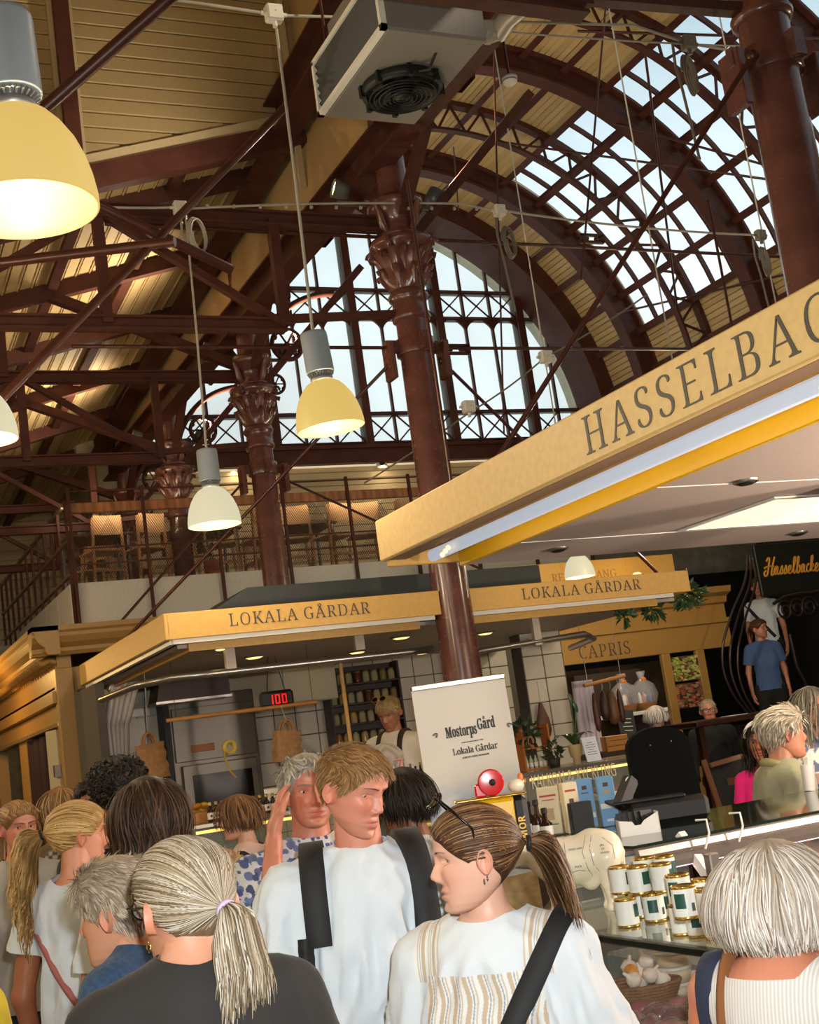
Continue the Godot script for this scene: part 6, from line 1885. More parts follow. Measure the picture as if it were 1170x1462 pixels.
class Field:
	var o: Vector3
	var h: float
	var nx: int
	var ny: int
	var nz: int
	var g: PackedFloat32Array
	func _init(lo: Vector3,hi: Vector3,cell: float) -> void:
		o = lo
		h = cell
		nx = int(ceil((hi.x - lo.x) / cell)) + 1
		ny = int(ceil((hi.y - lo.y) / cell)) + 1
		nz = int(ceil((hi.z - lo.z) / cell)) + 1
		g.resize(nx * ny * nz)
		g.fill(1.0)
	func cone(a: Vector3,b: Vector3,ra: float,rb: float,k := 0.03,depth := 1.0,dz := Vector3(0,0,1)) -> void:
		var pad := k + 2.0 * h
		var rm := maxf(ra,rb) + pad
		var lo := a.min(b) - Vector3.ONE * rm
		var hi := a.max(b) + Vector3.ONE * rm
		var x0 := maxi(0,int((lo.x - o.x) / h))
		var x1 := mini(nx - 1,int((hi.x - o.x) / h) + 1)
		var y0 := maxi(0,int((lo.y - o.y) / h))
		var y1 := mini(ny - 1,int((hi.y - o.y) / h) + 1)
		var z0 := maxi(0,int((lo.z - o.z) / h))
		var z1 := mini(nz - 1,int((hi.z - o.z) / h) + 1)
		var ab := b - a
		var l2 := maxf(ab.length_squared(),1e-9)
		var sq := depth != 1.0
		var f := depth - 1.0
		for iz in range(z0,z1 + 1):
			for iy in range(y0,y1 + 1):
				var p := Vector3(o.x + x0 * h,o.y + iy * h,o.z + iz * h)
				var i := (iz * ny + iy) * nx + x0
				for ix in range(x0,x1 + 1):
					var q := p - a
					var t := clampf(q.dot(ab) / l2,0.0,1.0)
					q -= ab * t
					if sq:
						q += dz * (q.dot(dz) * f)
					var d := q.length() - (ra + (rb - ra) * t)
					var e := g[i]
					var m := k - absf(d - e)
					if m > 0.0:
						g[i] = minf(d,e) - m * m / (4.0 * k)
					elif d < e:
						g[i] = d
					p.x += h
					i += 1
	func sample(p: Vector3) -> float:
		var q := (p - o) / h
		var x := clampi(int(q.x),0,nx - 2)
		var y := clampi(int(q.y),0,ny - 2)
		var z := clampi(int(q.z),0,nz - 2)
		var fx := clampf(q.x - x,0,1)
		var fy := clampf(q.y - y,0,1)
		var fz := clampf(q.z - z,0,1)
		var i := (z * ny + y) * nx + x
		var s := nx * ny
		var a := lerpf(lerpf(g[i],g[i + 1],fx),lerpf(g[i + nx],g[i + nx + 1],fx),fy)
		var b := lerpf(lerpf(g[i + s],g[i + s + 1],fx),lerpf(g[i + s + nx],g[i + s + nx + 1],fx),fy)
		return lerpf(a,b,fz)
	func out_from(c: Vector3,d: Vector3,reach := 0.5) -> Vector3:
		var t := 0.0
		var last := 0.0
		while t < reach:
			var s := sample(c + d * t)
			if s > 0.0 and t > 0.0:
				return c + d * lerpf(last,t,0.5)
			last = t
			t += 0.006
		return c + d * reach * 0.4
	func nets() -> MB:
		var mb := MB.new()
		var id := PackedInt32Array()
		id.resize(g.size())
		id.fill(-1)
		var sxy := nx * ny
		var off := PackedInt32Array([0,1,nx,nx + 1,sxy,sxy + 1,sxy + nx,sxy + nx + 1])
		var e1 := PackedInt32Array([0,2,4,6,0,1,4,5,0,1,2,3])
		var e2 := PackedInt32Array([1,3,5,7,2,3,6,7,4,5,6,7])
		var cor: Array[Vector3] = []
		for k in 8:
			cor.append(Vector3(k & 1,(k >> 1) & 1,(k >> 2) & 1))
		for z in nz - 1:
			for y in ny - 1:
				var row := (z * ny + y) * nx
				for x in nx - 1:
					var i := row + x
					var v0 := g[i]
					if v0 > 0.5 and g[i + off[7]] > 0.5:
						continue
					var m := 0
					for k in 8:
						if g[i + off[k]] < 0.0:
							m |= 1 << k
					if m == 0 or m == 255:
						continue
					var s := Vector3.ZERO
					var c := 0
					for k in 12:
						var a := e1[k]
						var b := e2[k]
						if ((m >> a) & 1) != ((m >> b) & 1):
							var va := g[i + off[a]]
							var vb := g[i + off[b]]
							s += cor[a].lerp(cor[b],va / (va - vb))
							c += 1
					id[i] = mb.v.size()
					mb.v.append(o + (Vector3(x,y,z) + s / c) * h)
		for z in range(1,nz - 1):
			for y in range(1,ny - 1):
				var row := (z * ny + y) * nx
				for x in range(1,nx - 1):
					var i := row + x
					if id[i] < 0 :
						continue
					var inside := g[i] < 0.0
					for ax in 3:
						var step: int = [1,nx,sxy][ax]
						if (g[i + step] < 0.0) == inside:
							continue
						var u: int = [nx,sxy,1][ax]
						var w: int = [sxy,1,nx][ax]
						var a := id[i]
						var b := id[i - u]
						var c := id[i - u - w]
						var d := id[i - w]
						if a < 0 or b < 0 or c < 0 or d < 0:
							continue
						if inside:
							mb.ix.append_array(PackedInt32Array([a,c,b,a,d,c]))
						else:
							mb.ix.append_array(PackedInt32Array([a,b,c,a,c,d]))
		return mb
	static func smooth_normals(mb: MB) -> void:
		mb.n.resize(mb.v.size())
		mb.n.fill(Vector3.ZERO)
		for k in range(0,mb.ix.size(),3):
			var a := mb.ix[k]
			var b := mb.ix[k + 1]
			var c := mb.ix[k + 2]
			var q := (mb.v[c] - mb.v[a]).cross(mb.v[b] - mb.v[a])
			mb.n[a] += q
			mb.n[b] += q
			mb.n[c] += q
		for k in mb.n.size():
			mb.n[k] = mb.n[k].normalized()
func clip_mesh(mb: MB,keep: PackedFloat32Array) -> MB:
	var out := MB.new()
	var map := {}
	var cutm := {}
	var src := mb
	var getv := func(i: int) -> int:
		if not map.has(i):
			map[i] = out.v.size()
			out.v.append(src.v[i])
			out.n.append(src.n[i])
		return map[i]
	var cut := func(i: int,j: int) -> int:
		var key := mini(i,j) * 1000003 + maxi(i,j)
		if not cutm.has(key):
			var t := keep[i] / (keep[i] - keep[j])
			cutm[key] = out.v.size()
			out.v.append(src.v[i].lerp(src.v[j],t))
			out.n.append(src.n[i].lerp(src.n[j],t).normalized())
		return cutm[key]
	for k in range(0,src.ix.size(),3):
		var a := src.ix[k]
		var b := src.ix[k + 1]
		var c := src.ix[k + 2]
		var n := int(keep[a] >= 0) + int(keep[b] >= 0) + int(keep[c] >= 0)
		if n == 0:
			continue
		if n == 3:
			out.ix.append_array(PackedInt32Array([getv.call(a),getv.call(b),getv.call(c)]))
			continue
		while (n == 1 and keep[a] < 0) or (n == 2 and keep[a] >= 0):
			var q := a
			a = b
			b = c
			c = q
		if n == 1:
			out.ix.append_array(PackedInt32Array([getv.call(a),cut.call(a,b),cut.call(a,c)]))
		else:
			var ab: int = cut.call(a,b)
			var ac: int = cut.call(a,c)
			out.ix.append_array(PackedInt32Array([ab,getv.call(b),getv.call(c),ab,getv.call(c),ac]))
	return out
const HY := [-0.115,-0.111,-0.105,-0.09,-0.07,-0.05,-0.03,0.0,0.03,0.05,0.07,0.09,0.102,0.110,0.115]
const HW := [0.010,0.024,0.036,0.0475,0.056,0.061,0.065,0.0695,0.0735,0.0745,0.071,0.058,0.042,0.026,0.004]
const HF := [0.062,0.074,0.080,0.083,0.083,0.0835,0.084,0.081,0.089,0.0895,0.083,0.066,0.046,0.027,0.002]
const HB := [0.040,0.024,0.008,-0.018,-0.043,-0.062,-0.077,-0.094,-0.102,-0.101,-0.093,-0.073,-0.052,-0.032,-0.012]
const H0 := [0.050,0.048,0.042,0.03,0.016,0.004,-0.003,-0.01,-0.012,-0.012,-0.012,-0.01,-0.008,-0.006,-0.005]
func tab(t: Array,y: float) -> float:
	if y <= HY[0]:
		return t[0]
	for k in range(1,HY.size()):
		if y <= HY[k]:
			var f: float = (y - HY[k - 1]) / (HY[k] - HY[k - 1])
			return lerpf(t[k - 1],t[k],f)
	return t[-1]
func gs(x: float,c: float,w: float) -> float:
	var q := (x - c) / w
	return exp(-q * q)
func skull(u: float,y: float,wide := 1.0,jaw := 1.0) -> Vector3:
	var w := tab(HW,y) * wide
	if y < -0.02:
		w *= lerpf(1.0,jaw,clampf((-0.02 - y) / 0.06,0,1))
	var z0 := tab(H0,y)
	var zf := tab(HF,y)
	var zb := tab(HB,y)
	var s := sin(u)
	var c := cos(u)
	var e := 0.86
	var x := w * signf(s) * pow(absf(s),e)
	var z := z0 + ((zf - z0) if c > 0 else (z0 - zb)) * signf(c) * pow(absf(c),e)
	return Vector3(x,y,z)
func face_relief(x: float,y: float,sp: Dictionary) -> float:
	var ax := absf(x)
	var dz := 0.0
	if y < 0.03 and y > -0.05:
		var nose: float = sp.get("nose", 1.0)
		var np := 0.0
		var ys := [-0.048,-0.043,-0.037,-0.031,-0.024,-0.012,0.0,0.012,0.024,0.031]
		var hs := [0.0,0.005,0.015,0.0225,0.0235,0.018,0.012,0.008,0.003,0.0]
		for k in range(1,ys.size()):
			if y <= ys[k]:
				np = lerpf(hs[k - 1],hs[k],(y - ys[k - 1]) / (ys[k] - ys[k - 1]))
				break
		dz += np * nose * gs(x,0,lerpf(0.0125,0.0075,clampf((y + 0.035) / 0.05,0,1)))
		dz += 0.0085 * nose * gs(ax,0.0125,0.0055) * gs(y,-0.035,0.006)
	dz -= 0.010 * gs(ax,0.030,0.017) * gs(y,0.005,0.012)
	dz += 0.0048 * gs(ax,0.031,0.0125) * gs(y,0.0055,0.0095)
	dz += 0.0045 * gs(ax, 0.027, 0.02) * gs(y, 0.027, 0.0075) * sp.get("brow", 1.0)
	dz += 0.0045 * gs(ax,0.040,0.018) * gs(y,-0.022,0.018)
	dz -= 0.003 * gs(ax,0.03,0.008) * gs(y,-0.05,0.014)
	var mw := gs(x,0,0.0205)
	dz += 0.0065 * mw * gs(y,-0.0605,0.0052)
	dz += 0.0070 * mw * gs(y,-0.0745,0.006)
	dz -= 0.0050 * gs(x,0,0.023) * gs(y,-0.0672,0.0022)
	dz -= 0.0035 * gs(x,0,0.018) * gs(y,-0.086,0.006)
	dz += 0.0065 * gs(x,0,0.017) * gs(y,-0.102,0.010)
	return dz
func add_head(out: MB,tr: Transform3D,sp: Dictionary) -> void:
	var rows: int = sp.get("rows", 84)
	var cols: int = sp.get("cols", 88)
	var wide: float = sp.get("wide", 1.0)
	var jaw: float = sp.get("jaw", 1.0)
	var skin: Color = (sp.skin as Color).srgb_to_linear()
	var lip: Color = (sp.get("lip", (sp.skin as Color).lerp(rgb(170, 70, 66), 0.55)) as Color).srgb_to_linear()
	var red := Color(skin.r * 1.02,skin.g * 0.80,skin.b * 0.78)
	var beard: float = sp.get("beard", 0.0)
	var hairc: Color = (sp.get("beard_color", rgb(70, 50, 36)) as Color).srgb_to_linear()
	var open: float = sp.get("eye_open", 1.0)
	var base := out.v.size()
	var gridp := []
	var us := PackedFloat32Array()
	for k in cols + 1:
		var t := 2.0 * k / cols - 1.0
		us.append(PI * (0.42 * t + 0.58 * t * t * t))
	for i in rows + 1:
		var y := -0.115 + 0.23 * i / rows
		if i < 3:
			y = -0.115 + 0.23 * pow(float(i) / 3,1.5) * 3 / rows
		var row := PackedVector3Array()
		for k in cols + 1:
			var u := us[k]
			var p := skull(u,y,wide,jaw)
			var front := clampf((cos(u) - 0.05) / 0.4,0,1)
			if front > 0.0:
				p.z += face_relief(p.x,y,sp) * front
				var ex := (absf(p.x) - 0.031) / 0.0145
				if absf(ex) < 1.0:
					var up := 0.0062 * open * (1.0 - ex * ex) + 0.0055
					var lo := -0.0046 * (1.0 - ex * ex) + 0.0048
					if y > lo - 0.0008 and y < up + 0.0008:
						p.z -= 0.0075
			row.append(p)
		gridp.append(row)
	var tmp := MB.new()
	tmp.sheet(gridp)
	for k in tmp.v.size():
		var p := tmp.v[k]
		var c := skin
		if p.z > 0.0:
			var ax := absf(p.x)
			c = c.lerp(red, clampf(0.75 * gs(ax, 0.036, 0.02) * gs(p.y, -0.026, 0.02) + 0.6 * gs(ax, 0, 0.012) * gs(p.y, -0.03, 0.012), 0, 1) * sp.get("flush", 1.0))
			c = c.lerp(lip,clampf(1.5 * gs(p.x,0,0.019) * (gs(p.y,-0.061,0.0045) + gs(p.y,-0.0735,0.0055)),0,1))
			if beard > 0.0:
				var bz := maxf(smoothstep(-0.058,-0.075,p.y),gs(p.x,0,0.026) * gs(p.y,-0.05,0.005)) * (1.0 - 0.9 * gs(p.x,0,0.018) * gs(p.y,-0.067,0.009))
				c = c.lerp(hairc,beard * bz * (0.75 + 0.25 * sin(p.x * 2900.0 + p.y * 1700.0) * sin(p.y * 2300.0)))
		out.v.append(tr * p)
		out.n.append((tr.basis * tmp.n[k]).normalized())
		out.c.append(c)
	for k in tmp.ix:
		out.ix.append(k + base)
	if sp.get("ears", true):
		for s in [-1.0,1.0]:
			var g := []
			var e0 := Vector3(s * (0.0685 * wide),-0.008,-0.006)
			for i in 10:
				var r := i / 9.0
				var row := PackedVector3Array()
				for k in 21:
					var a: float = -s * TAU * k / 20
					var cy := cos(a)
					var sz := sin(a)
					var ry := 0.033 if cy > 0 else 0.030
					var rz := 0.019 * (1.0 if cy > -0.2 else lerpf(1.0,0.62,(-0.2 - cy) / 0.8))
					var rim := gs(r,0.86,0.13) * 0.0085 + gs(r,0.52,0.12) * 0.004 * (1.0 if cy > -0.3 else 0.3)
					var back := -0.012 if r > 0.98 else 0.0
					row.append(e0 + Vector3(s * (0.006 + rim + back + 0.016 * maxf(0.0,-sz * r) ),cy * ry * r,sz * rz * r - 0.006))
				g.append(row)
			var em := MB.new()
			em.sheet(g)
			var b2 := out.v.size()
			for k in em.v.size():
				out.v.append(tr * em.v[k])
				out.n.append((tr.basis * em.n[k]).normalized())
				out.c.append(skin.lerp(red,0.6))
			for k in em.ix:
				out.ix.append(k + b2)
func add_eyes(parent: Node3D,tr: Transform3D,sp: Dictionary) -> void:
	var iris: Color = sp.get("iris", rgb(70, 90, 100))
	var gaze: Vector3 = sp.get("gaze", Vector3(0, 0, 1))
	for s in [-1.0,1.0]:
		var zs := skull(asin(0.031 / 0.07), 0.006, sp.get("wide", 1.0)).z - 0.0208
		var c := Vector3(s * 0.0305,0.0058,zs)
		var mb := colored_mb()
		var g := gaze.normalized()
		var bs := Basis.looking_at(-g,Vector3.UP)
		var rings := 10
		for i in rings:
			pass
		var tmp := MB.new()
		tmp.ball(Transform3D(bs * Basis(Vector3.RIGHT,PI / 2),c),Vector3.ONE * 0.0125,16,16)
		for k in tmp.v.size():
			var d := (tmp.v[k] - c).normalized().dot(g)
			var col := rgb(196,182,172)
			if d > 0.965:
				col = rgb(14,12,12)
			elif d > 0.84:
				col = iris
			mb.v.append(tr * tmp.v[k])
			mb.n.append((tr.basis * tmp.n[k]).normalized())
			mb.c.append(col.srgb_to_linear())
		mb.ix = tmp.ix
		obj("eye", mb, vcol_mat("eye", 0.12), parent)
func hair_mat() -> StandardMaterial3D:
	var m := vcol_mat("hair", 0.5)
	m.metallic_specular = 0.36
	return m
func vcol_mat(key: String,rough: float,sheen := 0.0) -> StandardMaterial3D:
	if mats.has("v " + key):
		return mats["v " + key]
	var m := mat("v " + key, Color.WHITE, rough)
	m.vertex_color_use_as_albedo = true
	if sheen > 0.0:
		m.rim_enabled = true
		m.rim = sheen
	return m
const SC := Vector3(0,0.008,-0.008)
const SR := Vector3(0.0775,0.109,0.0975)
var scalp_table := PackedFloat32Array()
const SEL := 40
const SAZ := 64
func inside_skull(p: Vector3) -> bool:
	if p.y > 0.1149 or p.y < -0.1149:
		return false
	var w := tab(HW,p.y)
	var z0 := tab(H0,p.y)
	var zr := (tab(HF,p.y) - z0) if p.z > z0 else (z0 - tab(HB,p.y))
	var a := absf(p.x) / w
	var b := absf(p.z - z0) / maxf(zr,0.001)
	return pow(a,2.326) + pow(b,2.326) < 1.0
func make_scalp() -> void:
	scalp_table.resize((SEL + 1) * (SAZ + 1))
	for i in SEL + 1:
		var el := -PI / 2 + PI * i / SEL
		for k in SAZ + 1:
			var az := -PI + TAU * k / SAZ
			var d := Vector3(cos(el) * sin(az),sin(el),cos(el) * cos(az))
			var lo := 0.02
			var hi := 0.16
			for it in 11:
				var m := (lo + hi) / 2
				if inside_skull(SC + d * m):
					lo = m
				else:
					hi = m
			if el < -0.6:
				lo = maxf(lo,0.062 / maxf(cos(el),0.45))
			scalp_table[i * (SAZ + 1) + k] = lo
func scalp_r(d: Vector3) -> float:
	var fe := (asin(clampf(d.y,-1,1)) / PI + 0.5) * SEL
	var fa := (atan2(d.x,d.z) / TAU + 0.5) * SAZ
	var i := clampi(int(fe),0,SEL - 1)
	var k := clampi(int(fa),0,SAZ - 1)
	var b := i * (SAZ + 1) + k
	return lerpf(lerpf(scalp_table[b],scalp_table[b + 1],fa - k),lerpf(scalp_table[b + SAZ + 1],scalp_table[b + SAZ + 2],fa - k),fe - i)
func hairline(u: float,front: float,nape: float) -> float:
	var a := absf(u)
	if a < 0.55:
		return front - 0.012 * (a / 0.55)
	if a < 1.0:
		return lerpf(front - 0.012,0.012,(a - 0.55) / 0.45)
	if a < 1.3:
		return lerpf(0.012,-0.006,(a - 1.0) / 0.3)
	if a < 1.55:
		return lerpf(-0.006,0.022,smoothstep(1.3,1.55,a))
	if a < 1.95:
		return lerpf(0.022,-0.03,smoothstep(1.55,1.95,a))
	return lerpf(-0.03,nape,(a - 1.95) / (PI - 1.95))
func add_cap(mb: MB,tr: Transform3D,sp: Dictionary,cols: Array,front: float,nape: float,thick: float,lump := 0.0) -> void:
	var g := []
	var rows := 30
	var nc := 64
	for i in rows + 1:
		var t := i / float(rows)
		var row := PackedVector3Array()
		for k in nc + 1:
			var u := TAU * k / nc - PI
			var y0 := hairline(u,front,nape)
			var y := lerpf(y0,0.115,pow(t,0.9))
			var p := skull(u, y, sp.get("wide", 1.0))
			var d := (p - SC).normalized()
			var th := thick * smoothstep(0.0,0.22,t) * (1.0 + lump * sin(u * 9.0 + y * 60.0) * sin(y * 90.0 + u * 4.0))
			row.append(p + d * (th + 0.0008))
		g.append(row)
	var tmp := MB.new()
	tmp.sheet(g)
	var base := mb.v.size()
	for k in tmp.v.size():
		var p := tmp.v[k]
		var u := atan2(p.x,p.z)
		var s := 0.5 + 0.5 * sin(u * 61.0 + sin(p.y * 40.0) * 2.0)
		var c: Color = (cols[0] as Color).lerp(cols[1],0.45 + s * 0.5)
		mb.v.append(tr * p)
		mb.n.append((tr.basis * tmp.n[k]).normalized())
		mb.c.append(c.srgb_to_linear())
	for k in tmp.ix:
		mb.ix.append(k + base)
func strand(mb: MB,tr: Transform3D,pts: PackedVector3Array,r: float,c: Color) -> void:
	var n := pts.size()
	if n < 2:
		return
	var base := mb.v.size()
	var lc := c.srgb_to_linear()
	for i in n:
		var t2 := (pts[mini(i + 1,n - 1)] - pts[maxi(i - 1,0)]).normalized()
		var outw := (pts[i] - SC).normalized()
		var side := t2.cross(outw).normalized()
		var nn := side.cross(t2)
		var w := r * (1.0 if i < n - 1 else 0.3) * (0.75 if i == 0 else 1.0)
		var p := pts[i]
		mb.v.append(tr * (p - side * w))
		mb.v.append(tr * (p + nn * w * 0.55))
		mb.v.append(tr * (p + side * w))
		mb.n.append((tr.basis * (nn - side * 0.9)).normalized())
		mb.n.append((tr.basis * nn).normalized())
		mb.n.append((tr.basis * (nn + side * 0.9)).normalized())
		mb.c.append(lc)
		mb.c.append(lc)
		mb.c.append(lc)
	for i in n - 1:
		for k in 2:
			var a := base + i * 3 + k
			mb.ix.append_array(PackedInt32Array([a,a + 4,a + 1,a,a + 3,a + 4]))
func walk(p0: Vector3,flow: Callable,len_: float,ds: float,lift: float,stiff := 0.5) -> PackedVector3Array:
	var pts := PackedVector3Array()
	var p := p0
	var v := Vector3.ZERO
	var n := maxi(2,int(len_ / ds))
	for i in n + 1:
		pts.append(p)
		var want: Vector3 = flow.call(p)
		v = want if i == 0 else (v * stiff + want * (1.0 - stiff))
		if v.length() < 1e-5:
			break
		v = v.normalized()
		p += v * ds
		var d := p - SC
		var l := d.length()
		if l > 1e-5:
			var need := scalp_r(d / l) + lift
			if l < need:
				p = SC + d / l * need
	return pts
func root_pt(rng: RandomNumberGenerator,front: float,nape: float,lift: float,ymax := 0.115) -> Vector3:
	for tries in 40:
		var y := rng.randf_range(-0.07,1.0)
		var u := rng.randf_range(-PI,PI)
		var d := Vector3(sin(u) * sqrt(maxf(0.0,1.0 - y * y)),y,cos(u) * sqrt(maxf(0.0,1.0 - y * y)))
		if rng.randf() < 0.25:
			d.y = rng.randf_range(-0.75,0.1)
			d = Vector3(sin(u),d.y,cos(u)).normalized()
		var p := SC + d * (scalp_r(d) + lift)
		var uu := atan2(p.x,p.z)
		if p.y > hairline(uu,front,nape) + 0.003 and p.y < ymax:
			return p
	return SC + Vector3(0,SR.y + lift,0)
func make_hair(parent: Node3D,tr: Transform3D,sp: Dictionary) -> void:
	var hs: Dictionary = sp.get("hair", {})
	if hs.is_empty():
		return
	var style: String = hs.style
	var cols: Array = hs.cols
	var n: int = hs.get("n", 300)
	var rng := RandomNumberGenerator.new()
	rng.seed = hs.get("seed", 7)
	var front: float = hs.get("front", 0.062)
	var nape: float = hs.get("nape", -0.075)
	var mb := colored_mb()
	var pick := func() -> Color:
		var k := rng.randf() * (cols.size() - 1)
		var i := mini(int(k),cols.size() - 2)
		return (cols[i] as Color).lerp(cols[i + 1],k - i)
	var thick: float = hs.get("thick", 0.010)
	var rr: float = hs.get("r", 0.0016)
	var wn := FastNoiseLite.new()
	wn.seed = rng.seed
	wn.frequency = hs.get("lock", 26.0)
	wn.fractal_octaves = 2
	var drift := func(q: Vector3) -> Vector3:
		return Vector3(wn.get_noise_3d(q.x,q.y * 0.45,q.z),wn.get_noise_3d(q.x + 7.0,q.y * 0.45,q.z),wn.get_noise_3d(q.x,q.y * 0.45,q.z + 5.0))
	add_cap(mb, tr, sp, cols, front, nape, thick, hs.get("lump", 0.0))
	match style:
		"short":
			var swept: Vector3 = hs.get("swept", Vector3(0, -0.2, 1))
			var ln: float = hs.get("len", 0.035)
			for i in n:
				var p := root_pt(rng,front,nape,thick)
				var d := (p - SC).normalized()
				var top := smoothstep(0.35,0.75,d.y)
				var flow := func(q: Vector3) -> Vector3:
					var dd := (q - SC).normalized()
					var w := Vector3(0,-1,-0.45).lerp(swept,top)
					w = w - dd * w.dot(dd) + dd * (0.05 + 0.3 * top * hs.get("puff", 0.3))
					return w.normalized()
				var jit: Vector3 = Vector3(rng.randfn(),rng.randfn(),rng.randfn()) * 0.05 + drift.call(p) * 0.9
				var f2 := func(q: Vector3) -> Vector3:
					var dd := (q - SC).normalized()
					var j: Vector3 = jit - dd * jit.dot(dd) * 0.8
					return (flow.call(q) + j * hs.get("mess", 1.0)).normalized()
				strand(mb,tr,walk(p,f2,ln * rng.randf_range(0.6,1.2) * lerpf(0.6,1.0,top),0.009,thick + rng.randf() * 0.003),rr,pick.call())
		"curly":
			for i in n:
				var p := root_pt(rng,front,nape,thick * 0.7)
				var pts := PackedVector3Array()
				var d := (p - SC).normalized()
				var sd := d.cross(Vector3(rng.randfn(),rng.randfn(),rng.randfn())).normalized()
				var s2 := d.cross(sd)
				var ph := rng.randf() * TAU
				for k in 9:
					var a := ph + k * 1.0
					pts.append(p + d * (0.003 * k) + (sd * cos(a) + s2 * sin(a)) * 0.007)
				strand(mb,tr,pts,rr,pick.call())
		"tail":
			var tie: Vector3 = hs.tie
			for i in n:
				var p := root_pt(rng,front,nape,thick)
				var flow := func(q: Vector3) -> Vector3:
					return (tie - q).normalized()
				var dist := p.distance_to(tie)
				strand(mb,tr,walk(p,flow,dist * 1.1,maxf(0.008,dist / 12.0),thick + rng.randf() * 0.0025,0.25),rr * lerpf(1.0,1.0,0.5),pick.call())
			var tl: float = hs.get("tail_len", 0.28)
			var spread: float = hs.get("spread", 0.03)
			var dir: Vector3 = hs.get("tail_dir", Vector3(0, -0.2, -1))
			var wave: float = hs.get("wave", 0.0)
			var nt: int = hs.get("tail_n", n / 2)
			for i in nt:
				var a := rng.randf() * TAU
				var rad := sqrt(rng.randf())
				var sd := dir.cross(Vector3.UP).normalized()
				var s2 := dir.cross(sd).normalized()
				var o := (sd * cos(a) + s2 * sin(a)) * rad
				var pts := PackedVector3Array()
				var p := tie + o * 0.011
				var v := dir.normalized()
				var m := 13
				var ll := tl * rng.randf_range(0.75,1.08)
				var ph := rng.randf() * 0.8
				for k in m:
					pts.append(p + (sd * sin(ph + k * 1.1) + s2 * cos(ph * 2.0 + k * 1.3)) * wave * k / m)
					v = (v + Vector3(0,-0.42,0)).normalized()
					p += v * (ll / m) + o * spread * (1.6 if k < 4 else 0.25) / m * 2.2
					var neck := Vector2(p.x,p.z + 0.01)
					if neck.length() < 0.075 and p.y < -0.06:
						neck = neck.normalized() * 0.075
						p.x = neck.x
						p.z = neck.y - 0.01
				strand(mb,tr,pts,rr * 1.35,pick.call())
			var band := PackedVector3Array()
			var sd2 := dir.cross(Vector3.UP).normalized()
			var s3 := dir.cross(sd2).normalized()
			for k in 14:
				var a := TAU * k / 14
				band.append(tr * (tie + dir.normalized() * 0.006 + (sd2 * cos(a) + s3 * sin(a)) * 0.0145))
			obj("hair_tie", MB.new().tube(band, 0.0055, 7, false, true), mat("hair tie %s" % (hs.get("tie_color", rgb(30, 28, 26)) as Color).to_html(), hs.get("tie_color", rgb(30, 28, 26)), 0.7), parent)
		"bob", "long":
			var ln: float = hs.get("len", 0.2)
			var part: float = hs.get("part", 0.0)
			var back: float = hs.get("back", 0.25)
			var vol: float = hs.get("vol", 0.006)
			for i in n:
				var p := root_pt(rng,front,nape,thick)
				var crown := Vector3(part,0.1,-0.02)
				var flow := func(q: Vector3) -> Vector3:
					var dd := (q - SC).normalized()
					var w := (q - crown).normalized() * 0.5 + Vector3(0,-1.0,0) + Vector3(0,0,-back)
					w = w - dd * minf(0.0,w.dot(dd)) * 1.0
					if q.y < -0.05:
						w = Vector3(dd.x * hs.get("flare", 0.0), -1, dd.z * hs.get("flare", 0.0))
						if style == "bob" and q.y < -0.085:
							w += Vector3(-dd.x, 0, -dd.z) * hs.get("curl", 1.2)
					return w.normalized()
				var jit: Vector3 = (Vector3(rng.randfn(), 0, rng.randfn()) * 0.025 + drift.call(p) * 0.5) * hs.get("mess", 1.0)
				var f2 := func(q: Vector3) -> Vector3:
					var dd := (q - SC).normalized()
					var j: Vector3 = jit + drift.call(q) * 0.5 * hs.get("wave", 0.0)
					j.y *= 0.3
					var w2: Vector3 = flow.call(q) + j
					var o := w2.dot(dd)
					if o > 0.0 and q.y > -0.06:
						w2 -= dd * o * 0.96
					return w2.normalized()
				var need := maxf(0.03,p.y + ln - 0.06)
				strand(mb,tr,walk(p,f2,need * rng.randf_range(0.86,1.05),0.016,thick + vol * rng.randf(),0.45),rr,pick.call())
		"fringe":
			for i in n:
				var p := root_pt(rng,front,nape,thick * 0.8,0.03)
				var flow := func(q: Vector3) -> Vector3: return Vector3(0,-1,-0.4)
				strand(mb,tr,walk(p,flow,0.03,0.008,thick),rr,pick.call())
	if hs.has("bangs"):
		var bg: Dictionary = hs.bangs
		for i in bg.n:
			var x: float = rng.randf_range(bg.x0,bg.x1)
			var d := Vector3(x,0.085,0.05).normalized()
			var p := SC + d * (scalp_r(d) + thick)
			var aim: Vector3 = bg.get("aim", Vector3(0, -0.6, 0.9))
			var flow := func(q: Vector3) -> Vector3:
				return (aim + Vector3(x * bg.get("fan", 0.0) * 10.0, 0, 0)).normalized()
			strand(mb,tr,walk(p,flow,bg.len * rng.randf_range(0.7,1.1),0.008,thick + 0.004 * rng.randf(),0.5),rr,pick.call())
	if sp.get("brows", true):
		for s in [-1.0,1.0]:
			for i in 48:
				var t := (i % 24) / 23.0
				var x: float = s * lerpf(0.011,0.047,t)
				var y := 0.0225 + 0.0045 * sin(t * 2.4) + 0.0022 * (i / 24) * (1.0 - t * 0.6)
				var sk := skull(asin(clampf(absf(x) / 0.075, 0, 0.95)), y, sp.get("wide", 1.0))
				var p := Vector3(x,y,sk.z + face_relief(x,y,sp) + 0.0015)
				var c: Color = hs.get("brow", cols[0])
				strand(mb,tr,vs([p - Vector3(s * 0.003,0.0016,0),p + Vector3(s * 0.004,0.0016 - 0.002 * t,-0.001)]),0.0011,c)
	obj("hair", mb, hair_mat(), parent, hs.get("label", ""))
var hand_mesh: MB
var shoe_mesh: MB
